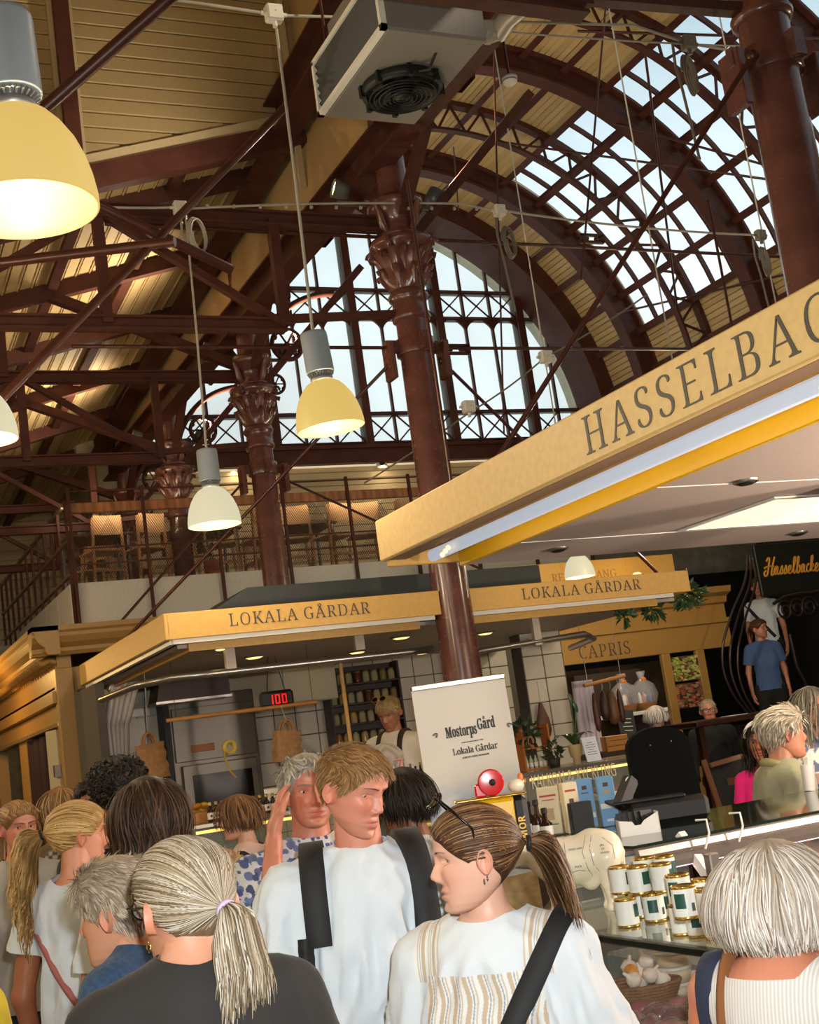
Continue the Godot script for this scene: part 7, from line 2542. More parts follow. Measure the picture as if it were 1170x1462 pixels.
func make_hand() -> void:
	make_scalp()
	var f := Field.new(Vector3(-0.07,-0.21,-0.06),Vector3(0.085,0.03,0.05),0.0045)
	f.cone(Vector3(0,0.02,0),Vector3(0,-0.03,0),0.026,0.03,0.01,1.3)
	for k in 4:
		var x := -0.03 + k * 0.02
		f.cone(Vector3(x * 0.6,-0.02,0),Vector3(x,-0.085,-0.002),0.015,0.013,0.012,1.15)
	var lens := [0.058,0.072,0.078,0.07]
	for k in 4:
		var x := -0.031 + k * 0.0205
		var l: float = lens[k]
		var a := Vector3(x,-0.088,-0.003)
		var b := a + Vector3(x * 0.08,-l * 0.45,-0.008)
		var c := b + Vector3(x * 0.04,-l * 0.32,-0.016)
		var d := c + Vector3(0,-l * 0.22,-0.016)
		f.cone(a,b,0.0098,0.0088,0.003)
		f.cone(b,c,0.0088,0.0080,0.003)
		f.cone(c,d,0.0080,0.0068,0.003)
	f.cone(Vector3(0.018,-0.03,-0.005),Vector3(0.045,-0.062,-0.014),0.016,0.0115,0.01)
	f.cone(Vector3(0.045,-0.062,-0.014),Vector3(0.055,-0.092,-0.022),0.0112,0.0095,0.004)
	f.cone(Vector3(0.055,-0.092,-0.022),Vector3(0.056,-0.115,-0.03),0.0095,0.0078,0.004)
	hand_mesh = f.nets()
	Field.smooth_normals(hand_mesh)
	var s := Field.new(Vector3(-0.08,-0.02,-0.14),Vector3(0.08,0.16,0.24),0.012)
	s.cone(Vector3(0,0.04,-0.06),Vector3(0,0.035,0.14),0.042,0.04,0.02,0.8,Vector3(1,0,0))
	s.cone(Vector3(0,0.12,-0.05),Vector3(0,0.06,0.0),0.042,0.045,0.03)
	shoe_mesh = s.nets()
	Field.smooth_normals(shoe_mesh)
	for k in shoe_mesh.v.size():
		if shoe_mesh.v[k].y < 0.0:
			shoe_mesh.v[k].y = 0.0
var person_fields := {}
func make_person(sp: Dictionary) -> Node3D:
	var hp := at(sp.px,sp.py,sp.d)
	var hs: float = sp.get("head_size", 1.0)
	var floor_y: float = sp.get("floor", 0.0)
	var hgt := hp.y + 0.115 * hs - floor_y
	var sitting: float = sp.get("sit", 0.0)
	var to_cam := EYE - hp
	var face0 := atan2(to_cam.x,to_cam.z)
	var yaw: float = face0 + deg_to_rad(sp.get("turn", 0.0))
	var node := thing(sp.get("called", "person"), sp.label, "person", Vector3.ZERO, yaw, sp.get("group", ""))
	var k := hgt / 1.75
	if sitting > 0.0:
		k = sp.get("scale", 1.0)
	var female: bool = sp.get("sex", "f") == "f"
	var girth: float = sp.get("girth", 1.0)
	var cell: float = sp.get("cell", 0.02)
	var hl := Vector3(0, 1.75 - 0.115 * hs / k, sp.get("head_fwd", 0.035)) * k
	if sitting > 0.0:
		hl.y = hp.y - (floor_y)
	var rot := Basis(Vector3.UP,yaw)
	node.position = hp - rot * hl
	var lift: float = sp.get("sink", 0.0)
	if sitting > 0.0:
		lift = hl.y / k - 1.635
	var S := func(x: float,y: float,z: float) -> Vector3: return Vector3(x,y + lift,z) * k
	var sw := (0.158 if female else 0.182) * girth ** 0.6
	var sh_y := 1.425
	var arms := []
	for s in [-1.0,1.0]:
		var key := "arm_r" if s < 0 else "arm_l"
		var sho: Vector3 = S.call(s * sw,sh_y - 0.02,-0.005)
		var elb: Vector3 = S.call(s * (sw + 0.055),1.13,-0.03)
		var wri: Vector3 = S.call(s * (sw + 0.06),0.885,0.05)
		if sp.has(key):
			var a: Array = sp[key]
			elb = S.call(a[0].x,a[0].y,a[0].z)
			wri = S.call(a[1].x,a[1].y,a[1].z)
		arms.append([sho,elb,wri])
	var neck0: Vector3 = S.call(0,1.43,-0.012)
	var headc := hl
	var bot := 0.80
	var lo := Vector3(-0.42,(bot + lift) - 0.02,-0.26) * k
	var hi := Vector3(0.42,(1.63 + lift),0.3) * k
	for a in arms:
		for q in a:
			lo = lo.min(q - Vector3.ONE * 0.08)
			hi = hi.max(q + Vector3.ONE * 0.08)
	hi.y = maxf(hi.y,headc.y - 0.02)
	var b := Field.new(lo,hi,cell)
	b.cone(neck0,headc + Vector3(0,-0.045,-0.022) * hs,(0.062 if not female else 0.054) * k,(0.056 if not female else 0.049) * k,0.03 * k)
	b.cone(S.call(-sw * 0.85,1.415,-0.01),S.call(sw * 0.85,1.415,-0.01),0.052 * k,0.052 * k,0.05 * k)
	b.cone(S.call(0,1.34,0.0),S.call(0,1.16,0.0),0.135 * k * girth,0.12 * k * girth,0.05 * k,1.4)
	b.cone(S.call(0,1.16,0.0),S.call(0,0.95,0.0),0.12 * k * girth,0.14 * k * girth,0.05 * k,1.3)
	var ag: float = sp.get("arm_girth", 1.0) * (0.92 if female else 1.05)
	for a in arms:
		b.cone(a[0],a[1],0.05 * k * ag,0.040 * k * ag,0.03 * k)
		b.cone(a[1],a[2],0.040 * k * ag,0.026 * k * ag,0.015 * k)
	var bm := b.nets()
	Field.smooth_normals(bm)
	var skin: Color = sp.skin
	var body := colored_mb()
	body.v = bm.v
	body.n = bm.n
	body.ix = bm.ix
	var arm_c: Color = sp.get("arm_skin", skin)
	for q in bm.v.size():
		var yy := bm.v[q].y / k - lift
		body.c.append((skin.lerp(arm_c,smoothstep(1.45,1.35,yy))).srgb_to_linear())
	for i in 2:
		var a: Array = arms[i]
		var dir: Vector3 = (a[2] - a[1]).normalized()
		var inward := Vector3(-1 if i == 1 else 1,0,0)
		var yax := -dir
		var zax := -(inward - yax * inward.dot(yax)).normalized()
		var xax := yax.cross(zax)
		var hb := Basis(xax,yax,zax) * Basis.from_scale(Vector3.ONE * k * (0.92 if female else 1.0))
		if xax.z < 0:
			hb = Basis(-xax,yax,zax) * Basis.from_scale(Vector3.ONE * k * (0.92 if female else 1.0))
		var flip := hb.determinant() < 0
		var base := body.v.size()
		for q in hand_mesh.v.size():
			body.v.append(a[2] + hb * hand_mesh.v[q])
			body.n.append((hb * hand_mesh.n[q]).normalized())
			body.c.append(arm_c.srgb_to_linear())
		for q in range(0,hand_mesh.ix.size(),3):
			if flip:
				body.ix.append_array(PackedInt32Array([base + hand_mesh.ix[q],base + hand_mesh.ix[q + 2],base + hand_mesh.ix[q + 1]]))
			else:
				body.ix.append_array(PackedInt32Array([base + hand_mesh.ix[q],base + hand_mesh.ix[q + 1],base + hand_mesh.ix[q + 2]]))
	var hb2 := Basis.from_euler(Vector3(deg_to_rad(-sp.get("nod", 0.0)) * -1.0, deg_to_rad(sp.get("head_turn", 0.0)), deg_to_rad(sp.get("tilt", 0.0))))
	var htr := Transform3D(hb2 * Basis.from_scale(Vector3.ONE * hs),headc)
	add_head(body,htr,sp)
	obj("body", body, vcol_mat("skin", 0.46), node)
	if sp.get("eyes", true):
		add_eyes(node,htr,sp)
	make_hair(node,htr,sp)
	var st: Dictionary = sp.shirt
	var loose: float = st.get("loose", 0.012)
	var hem: float = st.get("hem", 0.88)
	var sleeve: float = st.get("sleeve", 0.55)
	var lo2 := lo - Vector3.ONE * (loose + 0.06)
	lo2.y = (hem + lift - 0.06) * k
	if sleeve > 1.0 or sp.has("arm_r") or sp.has("arm_l"):
		lo2.y = minf(lo2.y,lo.y - 0.04)
	var f := Field.new(lo2,hi + Vector3.ONE * (loose + 0.06),cell)
	var chest := 0.135 * girth
	f.cone(S.call(-sw * 0.8,1.415,-0.01),S.call(sw * 0.8,1.415,-0.01),(0.054 + loose * 0.5) * k,(0.054 + loose * 0.5) * k,0.05 * k)
	f.cone(S.call(0,1.45,-0.012),S.call(0,1.40,0.0),(0.066 + loose * 0.3) * k,0.09 * k,0.06 * k)
	f.cone(S.call(0,1.33,0.0),S.call(0,1.15,0.0),(chest + loose) * k,(chest * 0.95 + loose) * k,0.06 * k,1.32)
	f.cone(S.call(0,1.15,0.0),S.call(0,hem - 0.03,0.005),(chest * 0.97 + loose) * k,(0.142 * girth + loose * 1.3) * k,0.06 * k,1.22)
	if female:
		for s in [-1.0,1.0]:
			f.cone(S.call(s * 0.075 * girth,1.26,0.055 * girth),S.call(s * 0.07 * girth,1.22,0.065 * girth),(0.062 + loose * 0.5) * k,(0.062 + loose * 0.5) * k,0.06 * k)
	if sp.has("belly"):
		f.cone(S.call(0,1.08,sp.belly * 0.5),S.call(0,1.0,sp.belly * 0.5),0.13 * k,0.13 * k,0.08 * k)
	var ends := []
	for a in arms:
		var r0 := (0.056 * ag + loose * 0.6) * k
		if sleeve <= 0.0:
			ends.append(null)
			continue
		if sleeve <= 1.0:
			var e: Vector3 = a[0].lerp(a[1],sleeve)
			var e2: Vector3 = a[0].lerp(a[1],minf(1.0,sleeve + 0.12))
			f.cone(a[0], e2, r0, (0.050 * ag + loose * 1.1) * k, st.get("sleeve_blend", 0.02) * k)
			ends.append([e,(a[1] - a[0]).normalized(),a[0]])
		else:
			var t := sleeve - 1.0
			var e: Vector3 = a[1].lerp(a[2],t)
			f.cone(a[0],a[1],r0,(0.044 * ag + loose * 0.8) * k,0.03 * k)
			f.cone(a[1],a[1].lerp(a[2],minf(1.0,t + 0.1)),(0.044 * ag + loose * 0.8) * k,(0.03 * ag + loose * 0.7) * k,0.02 * k)
			ends.append([e,(a[2] - a[1]).normalized(),a[1]])
	var sm := f.nets()
	Field.smooth_normals(sm)
	var ns := FastNoiseLite.new()
	ns.seed = int(sp.px) + 3
	ns.frequency = 1.0
	ns.fractal_octaves = 2
	var wr_: float = st.get("wrinkle", 0.008)
	var keep := PackedFloat32Array()
	keep.resize(sm.v.size())
	var nr: float = st.get("neck_r", 0.072)
	var nd: float = st.get("neck_drop", 0.03)
	for q in sm.v.size():
		var p := sm.v[q]
		var y := p.y / k - lift
		var lr_ := signf(p.x)
		var sl := p.y + 0.55 * absf(p.x)
		var w := 0.55 - 2.2 * absf(ns.get_noise_3d(p.x * 8.0 + sl * 1.2 * lr_,sl * 2.4,p.z * 8.0))
		w += 0.7 * ns.get_noise_3d(p.x * 17.0 + 9.0,sl * 5.5,p.z * 17.0)
		w *= lerpf(0.35,1.0,clampf((1.46 - y) / 0.16,0.0,1.0))
		sm.v[q] = p + sm.n[q] * w * wr_ * k
		var c := (y - hem) * 4.0
		if y > 1.33:
			var rad := Vector2(p.x / k,(p.z / k + 0.012) * 0.95).length()
			var cut_y := 1.475 - nd * clampf((p.z / k + 0.05) / 0.1,0,1.6)
			c = minf(c,maxf(rad - nr,cut_y - 0.02 - y))
			c = minf(c,maxf(rad - nr * 0.8,1.50 - y))
		for i in 2:
			if ends[i] == null:
				var side := -1.0 if i == 0 else 1.0
				if p.x * side > 0 and y > 1.2:
					c = minf(c,sw * k * 0.98 + 0.02 - absf(p.x))
				continue
			var e: Vector3 = ends[i][0]
			var d: Vector3 = ends[i][1]
			var s0: Vector3 = ends[i][2]
			var along := (p - e).dot(d)
			if along > -0.09:
				var radial := (p - e - d * along).length()
				if radial < (0.10 + loose) * k:
					c = minf(c,-along)
		keep[q] = c
	var cl := clip_mesh(sm,keep)
	Field.smooth_normals(cl)
	cl.mapped = true
	for q in cl.v.size():
		var p := cl.v[q]
		if p.z > -0.02 or st.get("wrap", false):
			cl.uv.append(Vector2(p.x / k / 0.8 + 0.5,(1.6 - (p.y / k - lift)) / 0.8))
		else:
			cl.uv.append(Vector2(0.02, 0.02) if not st.get("wrap", false) else Vector2(p.x / k / 0.8 + 0.5, (1.6 - (p.y / k - lift)) / 0.8))
	obj(st.get("called", "shirt"), cl, st.mat, node, st.get("label", ""))
	var tcell := maxf(cell,0.022)
	var legs := []
	for s in [-1.0,1.0]:
		var hip := Vector3(s * 0.088 * girth,0.92,0) * k
		var knee := Vector3(s * 0.10,0.50,0.02) * k
		var ank := Vector3(s * 0.10,0.09,-0.01) * k
		if sitting > 0.0:
			hip = S.call(s * 0.09,0.93,0)
			knee = hip + Vector3(s * 0.03,0.0,0.42) * k
			ank = knee + Vector3(0,-0.40,-0.03) * k
		legs.append([hip,knee,ank])
	var tlo := Vector3(-0.32,0,-0.24) * k
	var thi := Vector3(0.32,1.0,0.24) * k
	for l in legs:
		for q in l:
			tlo = tlo.min(q - Vector3.ONE * 0.12)
			thi = thi.max(q + Vector3.ONE * 0.12)
	var tf := Field.new(tlo,thi,tcell)
	var waist: Vector3 = S.call(0,0.97,0)
	tf.cone(waist,S.call(0,0.9,0),0.142 * k * girth,0.155 * k * girth,0.05 * k,1.3)
	for l in legs:
		tf.cone(l[0],l[1],0.095 * k * girth,0.068 * k,0.03 * k)
		tf.cone(l[1],l[2],0.068 * k,0.055 * k,0.02 * k)
	var tm := tf.nets()
	Field.smooth_normals(tm)
	obj("trousers", tm, sp.trousers, node)
	for l in legs:
		var s := obj("shoe", shoe_mesh, mat("dark shoe", rgb(44, 38, 34), 0.6), node)
		s.position = Vector3(l[2].x,maxf(0.0,l[2].y - 0.09),l[2].z)
	person_fields[node] = {"f": f, "k": k, "lift": lift, "htr": htr, "S": S}
	return node
func strap(node: Node3D,called: String,m: Material,c: Vector3,e1: Vector3,e2: Vector3,a0: float,a1: float,width: float,thick := 0.006) -> MeshInstance3D:
	var pf: Dictionary = person_fields[node]
	var f: Field = pf.f
	var cc: Vector3 = pf.S.call(c.x,c.y,c.z)
	var side := e1.cross(e2).normalized()
	var top := []
	var steps := 34
	var raw := PackedVector3Array()
	for i in steps + 1:
		var a := deg_to_rad(lerpf(a0,a1,float(i) / steps))
		var d := (e1 * cos(a) + e2 * sin(a)).normalized()
		raw.append(f.out_from(cc,d,0.6))
	for it in 2:
		var cp := raw.duplicate()
		for i in range(1,steps):
			raw[i] = (cp[i - 1] + cp[i] * 2.0 + cp[i + 1]) / 4.0
	for i in steps + 1:
		var d := (raw[i] - cc).normalized()
		var p := raw[i] + d * (thick + 0.012)
		var q := raw[i] - d * 0.006
		var w := width / 2
		top.append(vs([q - side * w,p - side * w * 0.96,p + side * w * 0.96,q + side * w]))
	return obj(called,MB.new().sheet(top,true),m,node)
func glasses(node: Node3D,on_top: bool,m: Material) -> void:
	var pf: Dictionary = person_fields[node]
	var tr: Transform3D = pf.htr
	var mb := MB.new()
	if on_top:
		tr = tr * Transform3D(Basis(Vector3.RIGHT,-0.85),Vector3(0,0.062,0.012))
	var zf := 0.1 if not on_top else 0.098
	var yy := 0.008
	var lens := MB.new()
	for s in [-1.0,1.0]:
		var ring := PackedVector3Array()
		for k in 20:
			var a := TAU * k / 20
			ring.append(tr * Vector3(s * 0.033 + cos(a) * 0.025,yy + sin(a) * 0.02,zf - 0.006 * absf(cos(a))))
		mb.tube(ring,0.0028 if on_top else 0.0018,6,false,true)
		var fan := []
		for r in 3:
			var row := PackedVector3Array()
			for k in 17:
				var a := TAU * k / 16
				row.append(tr * Vector3(s * 0.033 + cos(a) * 0.024 * r / 2.0,yy + sin(a) * 0.019 * r / 2.0,zf - 0.003))
			fan.append(row)
		lens.sheet(fan)
		mb.tube(vs([tr * Vector3(s * 0.058,yy + 0.006,zf - 0.006),tr * Vector3(s * 0.079,yy + 0.006,zf - 0.03),tr * Vector3(s * 0.083,yy + 0.004,0.0),tr * Vector3(s * 0.078,yy - 0.016,-0.025)]),0.003 if on_top else 0.0018,6)
	mb.tube(vs([tr * Vector3(-0.01,yy + 0.004,zf),tr * Vector3(0,yy + 0.007,zf + 0.003),tr * Vector3(0.01,yy + 0.004,zf)]),0.0022,6)
	var fr := obj("glasses", mb, m, node)
	obj("lens", lens, mat("dark lens", rgb(20, 20, 22), 0.05) if on_top else glass("clear lens", Color(0.9, 0.9, 0.9), 0.12, 0.02), fr)
func cloth(key: String,c := Color.WHITE,rough := 0.85) -> StandardMaterial3D:
	if mats.has(key):
		return mats[key]
	var m := mat(key,c,rough)
	m.rim_enabled = true
	m.rim = 0.3
	return m
func paint_image(w: int,h: int,fn: Callable) -> ImageTexture:
	var im := Image.create(w,h,false,Image.FORMAT_RGB8)
	for y in h:
		for x in w:
			im.set_pixel(x,y,fn.call(x / float(w),y / float(h)))
	return ImageTexture.create_from_image(im)
func print_cloth(key: String,t: Texture2D) -> StandardMaterial3D:
	var m := cloth(key,Color.WHITE)
	m.albedo_texture = t
	return m
func make_people() -> void:
	make_hand()
	var fair := rgb(222,168,138)
	var tan := rgb(206,142,108)
	var ruddy := rgb(212,140,112)
	var brown := rgb(150,96,66)
	var white_t := cloth("white cotton jersey", rgb(216, 222, 224))
	var navy_tr := cloth("dark blue denim", rgb(44, 52, 74))
	var dark_tr := cloth("black trousers", rgb(26, 25, 24))
	var beige_tr := cloth("beige trousers", rgb(150, 132, 104))
	var blonde := [rgb(122,88,50),rgb(196,154,92),rgb(226,192,132)]
	var grey := [rgb(108,96,82),rgb(168,156,140),rgb(214,206,194)]
	var brownh := [rgb(44,28,18),rgb(84,54,32),rgb(120,84,52)]
	var black := [rgb(14,11,9),rgb(34,26,20),rgb(50,40,30)]
	var strapm := cloth("black webbing", rgb(20, 19, 18), 0.7)
	var p := make_person({"label": "young man with short fair hair, white T-shirt and black backpack straps, looking down", "px": 505, "py": 1128, "d": 3.45, "turn": 6, "head_turn": 44, "nod": 20, "tilt": -3, "sex": "m", "skin": ruddy, "arm_skin": rgb(176, 112, 80), "cell": 0.014, "girth": 1.02, "eye_open": 0.45, "gaze": Vector3(0.1, -0.5, 1), "beard": 0.22, "beard_color": rgb(120, 80, 52), "flush": 1.5, "jaw": 0.95,
		"shirt": {"mat": white_t, "loose": 0.045, "sleeve": 0.86, "hem": 0.78, "wrinkle": 0.022, "neck_r": 0.08, "called": "t_shirt"}, "trousers": navy_tr, "arm_r": [Vector3(-0.225, 1.13, 0.03), Vector3(-0.10, 0.93, 0.2)],
		"hair": {"style": "short", "cols": [rgb(92, 64, 36), rgb(140, 102, 60), rgb(178, 138, 88)], "n": 2600, "thick": 0.0075, "len": 0.038, "swept": Vector3(0.15, -0.05, 1.0), "front": 0.07, "puff": 0.15, "mess": 0.6, "r": 0.0012, "seed": 3, "bangs": {"n": 160, "x0": -0.045, "x1": 0.045, "len": 0.035, "aim": Vector3(0.1, -0.55, 0.85)}}})
	for s in [-1.0,1.0]:
		strap(p, "backpack_strap", strapm, Vector3(s * 0.12, 1.24, 0), Vector3(s * 0.12, 0, 1).normalized(), Vector3.UP, 24, 150, 0.066, 0.022)
		strap(p, "backpack_strap", strapm, Vector3(s * 0.12, 1.24, 0), Vector3(s * 0.45, 0, 1).normalized(), Vector3(0, 1, 0).normalized(), -20, 32, 0.03, 0.02)
	var bp := MB.new().cbox(T(Vector3(0,1.18,-0.24) * (p.position.y * 0 + 1)),Vector3(0.3,0.42,0.16),0.05)
	obj("backpack", bp, strapm, p)
	var pf: Dictionary = person_fields[p]
	var chest: Vector3 = pf.f.out_from(pf.S.call(0.075,1.235,0),Vector3(0,0,1),0.4)
	var tx := letters("baren", 0.017, false, 0.002, 700)
	var tl := obj("shirt_print", tx, m_ink, p)
	tl.transform = Transform3D(Basis.from_euler(Vector3(-0.08,0.25,0.03)),chest + Vector3(0,0,0.026))
	var st_tex := paint_image(512,512,func(u: float,v: float) -> Color:
		var x := (u - 0.5) * 0.8
		var y := 1.6 - v * 0.8
		var c := rgb(218,222,222)
		var ax := absf(x)
		var stripe := func(q: float) -> Color:
			var f := fposmod(q,0.034) / 0.034
			if f < 0.30: return rgb(196,174,146)
			if f < 0.42: return rgb(226,222,214)
			if f < 0.50: return rgb(150,158,168)
			if f < 0.62: return rgb(226,222,214)
			if f < 0.72: return rgb(204,186,160)
			return rgb(228,224,216)
		if y < 1.385 and ax < 0.135 + (1.385 - y) * 0.06:
			return stripe.call(x + 0.004 * sin(y * 60.0))
		if y >= 1.37 and y < 1.52 and ax > 0.10 and ax < 0.17:
			return stripe.call(ax * 1.2)
		return c)
	p = make_person({"label": "woman in profile with brown ponytail, striped white blouse and black cross-body strap", "px": 678, "py": 1224, "d": 2.95, "turn": -18, "head_turn": -66, "nod": 2, "sex": "f", "skin": rgb(226, 172, 144), "cell": 0.013, "girth": 1.16, "arm_girth": 1.15, "jaw": 1.0, "wide": 1.0, "iris": rgb(70, 100, 120), "gaze": Vector3(0, 0.0, 1), "flush": 0.7, "nose": 1.0, "brow": 0.6,
		"shirt": {"mat": print_cloth("striped blouse", st_tex), "loose": 0.03, "sleeve": 0.8, "hem": 0.85, "wrinkle": 0.017, "neck_r": 0.092, "neck_drop": 0.05, "called": "blouse"}, "trousers": beige_tr,
		"hair": {"style": "tail", "cols": [rgb(46, 30, 20), rgb(84, 56, 36), rgb(122, 86, 54), rgb(176, 136, 94)], "n": 2000, "thick": 0.007, "tie": Vector3(0.0, 0.01, -0.122), "tail_len": 0.3, "spread": 0.06, "tail_dir": Vector3(0.0, -0.15, -1), "tail_n": 520, "front": 0.06, "nape": -0.085, "r": 0.0012, "seed": 5, "wave": 0.006}})
	glasses(p, true, mat("black acetate", rgb(16, 15, 15), 0.15))
	strap(p, "cross_body_strap", strapm, Vector3(0.0, 1.16, 0.0), Vector3(0.02, 0.0, 1.0).normalized(), Vector3(0.5, 0.86, 0.0).normalized(), -80, 112, 0.05, 0.008)
	strap(p, "strap_pad", strapm, Vector3(0.0, 1.16, 0.0), Vector3(0.02, 0.0, 1.0).normalized(), Vector3(0.5, 0.86, 0.0).normalized(), -50, 8, 0.09, 0.02)
	pf = person_fields[p]
	for k in 2:
		var er: Vector3 = pf.htr * Vector3(0.082,-0.036 - 0.006 * k,-0.012 + 0.008 * k)
		obj("earring", MB.new().tube(vs([er, er + Vector3(0.003, -0.006, 0.004), er + Vector3(0, -0.011, 0), er + Vector3(-0.003, -0.006, -0.004)]), 0.0013, 5, false, true), m_chrome, p)
	p = make_person({"label": "woman in a black top seen from behind, grey blonde ponytail with lilac hair tie", "px": 264, "py": 1294, "d": 2.35, "turn": 186, "head_turn": 22, "nod": 4, "sex": "f", "skin": rgb(212, 148, 116), "cell": 0.014, "girth": 1.12, "eyes": true, "rows": 60, "cols": 64,
		"shirt": {"mat": cloth("black knit top", rgb(42, 38, 34)), "loose": 0.02, "sleeve": 0.8, "hem": 0.85, "wrinkle": 0.006, "neck_r": 0.064, "neck_drop": 0.02, "called": "top"}, "trousers": dark_tr, "sink": 0.05,
		"hair": {"style": "tail", "cols": [rgb(84, 66, 46), rgb(130, 108, 80), rgb(172, 154, 126), rgb(206, 196, 180)], "n": 3000, "thick": 0.009, "tie": Vector3(-0.012, -0.012, -0.118), "tail_len": 0.19, "spread": 0.032, "tail_dir": Vector3(-0.1, -0.5, -0.8), "tail_n": 900, "front": 0.06, "nape": -0.088, "r": 0.0010, "wave": 0.004, "tie_color": rgb(196, 170, 196), "seed": 11}})
	glasses(p, false, mat("black acetate"))
	pf = person_fields[p]
	var er2: Vector3 = pf.htr * Vector3(0.084,-0.045,-0.008)
	obj("earring", MB.new().tube(vs([er2, er2 + Vector3(0.004, -0.01, 0), er2 + Vector3(0, -0.02, 0), er2 + Vector3(-0.004, -0.01, 0)]), 0.0015, 5, false, true), mats["golden can lid"], p)
	p = make_person({"label": "woman with cropped grey hair and blue denim jacket, looking left", "px": 170, "py": 1302, "d": 2.95, "turn": -128, "head_turn": 8, "nod": 4, "sex": "f", "skin": rgb(214, 152, 118), "cell": 0.015, "girth": 1.05, "jaw": 0.98,
		"shirt": {"mat": cloth("faded blue denim", rgb(62, 92, 128)), "loose": 0.025, "sleeve": 1.9, "hem": 0.85, "wrinkle": 0.009, "neck_r": 0.075, "neck_drop": 0.02, "called": "denim_jacket", "wrap": true}, "trousers": dark_tr, "sink": 0.06, "head_fwd": 0.07,
		"hair": {"style": "short", "cols": [rgb(124, 104, 84), rgb(172, 152, 128), rgb(206, 192, 172)], "n": 2400, "thick": 0.011, "len": 0.045, "swept": Vector3(0.1, -0.4, -0.8), "front": 0.06, "mess": 0.9, "puff": 0.2, "r": 0.0013, "seed": 8}})
	denim_texture(mats["faded blue denim"])
	pf = person_fields[p]
	var colr := PackedVector3Array()
	for k in 17:
		var a := PI * 2 * k / 16
		colr.append(pf.S.call(sin(a) * 0.082,1.462 - 0.022 * cos(a),-0.012 + cos(a) * 0.078))
	obj("collar", MB.new().tube(colr, 0.014, 8, false, true), mats["faded blue denim"], p)
	p = make_person({"label": "blonde woman with long ponytail and white T-shirt facing right", "px": 112, "py": 1194, "d": 4.5, "turn": 152, "head_turn": -46, "nod": 2, "sex": "f", "skin": rgb(218, 150, 116), "arm_skin": rgb(172, 108, 74), "cell": 0.016, "girth": 1.0,
		"shirt": {"mat": white_t, "loose": 0.02, "sleeve": 0.5, "hem": 0.9, "wrinkle": 0.015, "neck_r": 0.075, "called": "t_shirt"}, "trousers": dark_tr, "sink": 0.025,
		"hair": {"style": "tail", "cols": blonde, "n": 1100, "thick": 0.009, "tie": Vector3(0.03, 0.02, -0.115), "tail_len": 0.36, "spread": 0.085, "tail_dir": Vector3(0.4, -0.3, -1), "tail_n": 620, "wave": 0.022, "r": 0.0016, "seed": 13, "front": 0.062}})
	strap(p, "bag_strap", cloth("rose leather strap", rgb(176, 104, 96)), Vector3(0.0, 1.16, 0.0), Vector3(0.0, 0.0, -1.0), Vector3(0.55, 0.83, 0.0).normalized(), -70, 100, 0.016, 0.004)
	p = make_person({"label": "woman with tied back hair in a grey T-shirt with black lettering at the left edge", "px": 27, "py": 1181, "d": 6.0, "turn": 14, "head_turn": 8, "nod": 6, "sex": "f", "skin": rgb(210, 138, 112), "cell": 0.02, "girth": 1.12, "flush": 1.6,
		"shirt": {"mat": cloth("heather grey jersey", rgb(158, 154, 146)), "loose": 0.02, "sleeve": 0.6, "hem": 0.88, "called": "t_shirt"}, "trousers": navy_tr,
		"hair": {"style": "tail", "cols": [rgb(96, 68, 42), rgb(150, 112, 70), rgb(184, 148, 100)], "n": 380, "thick": 0.008, "tie": Vector3(0, 0.02, -0.115), "tail_len": 0.2, "tail_n": 60, "r": 0.0022, "seed": 17, "bangs": {"n": 60, "x0": -0.06, "x1": 0.06, "len": 0.05, "aim": Vector3(0, -0.8, 0.5), "fan": 1.2}}})
	pf = person_fields[p]
	chest = pf.f.out_from(pf.S.call(0.0,1.24,0),Vector3(0,0,1),0.4)
	var ft := letters("FIRE", 0.05, false, 0.002, 800)
	var fo := obj("shirt_print", ft, m_ink, p)
	fo.transform = Transform3D(Basis.from_euler(Vector3(-0.12,0,0)),chest + Vector3(0.0,0.0,0.014))
	strap(p, "bag_strap", strapm, Vector3(0, 1.12, 0), Vector3(0, 0, 1), Vector3(-0.6, 0.8, 0).normalized(), -70, 30, 0.03)
	var small := func(label: String,px: float,py: float,d: float,turn: float,extra: Dictionary) -> Node3D:
		var q := {"label": label, "px": px, "py": py, "d": d, "turn": turn, "sex": "f", "skin": fair, "cell": 0.022, "rows": 56, "cols": 60, "shirt": {"mat": white_t}, "trousers": dark_tr}
		q.merge(extra,true)
		return make_person(q)
	small.call("person with straight blonde hair seen from behind, next to the dark haired man", 88, 1156, 7.0, 178, {"shirt": {"mat": cloth("brown blouse", rgb(96, 72, 52)), "sleeve": 1.8}, "hair": {"style": "long", "cols": [rgb(84, 60, 36), rgb(140, 104, 62), rgb(176, 140, 92)], "n": 320, "len": 0.26, "r": 0.0026, "seed": 2}})
	small.call("dark haired man in a checked shirt looking over the crowd at the left", 132, 1148, 6.6, -6, {"sex": "m", "skin": rgb(150, 100, 76), "head_size": 1.0, "beard": 0.3, "shirt": {"mat": print_cloth("dark checked shirt", paint_image(128, 128, func(u: float, v: float) -> Color: return rgb(60, 56, 52) if (int(u * 40) + int(v * 40)) % 2 else rgb(150, 142, 130))), "sleeve": 1.8}, "hair": {"style": "short", "cols": black, "n": 350, "thick": 0.014, "len": 0.03, "r": 0.0022, "front": 0.055, "seed": 4}})
	small.call("tall person with dark curly hair and black top facing right", 172, 1131, 5.0, 146, {"sex": "m", "skin": brown, "shirt": {"mat": cloth("black jersey", rgb(24, 22, 21)), "sleeve": 0.7}, "hair": {"style": "curly", "cols": black, "n": 520, "thick": 0.024, "r": 0.0034, "lump": 0.25, "seed": 6}})
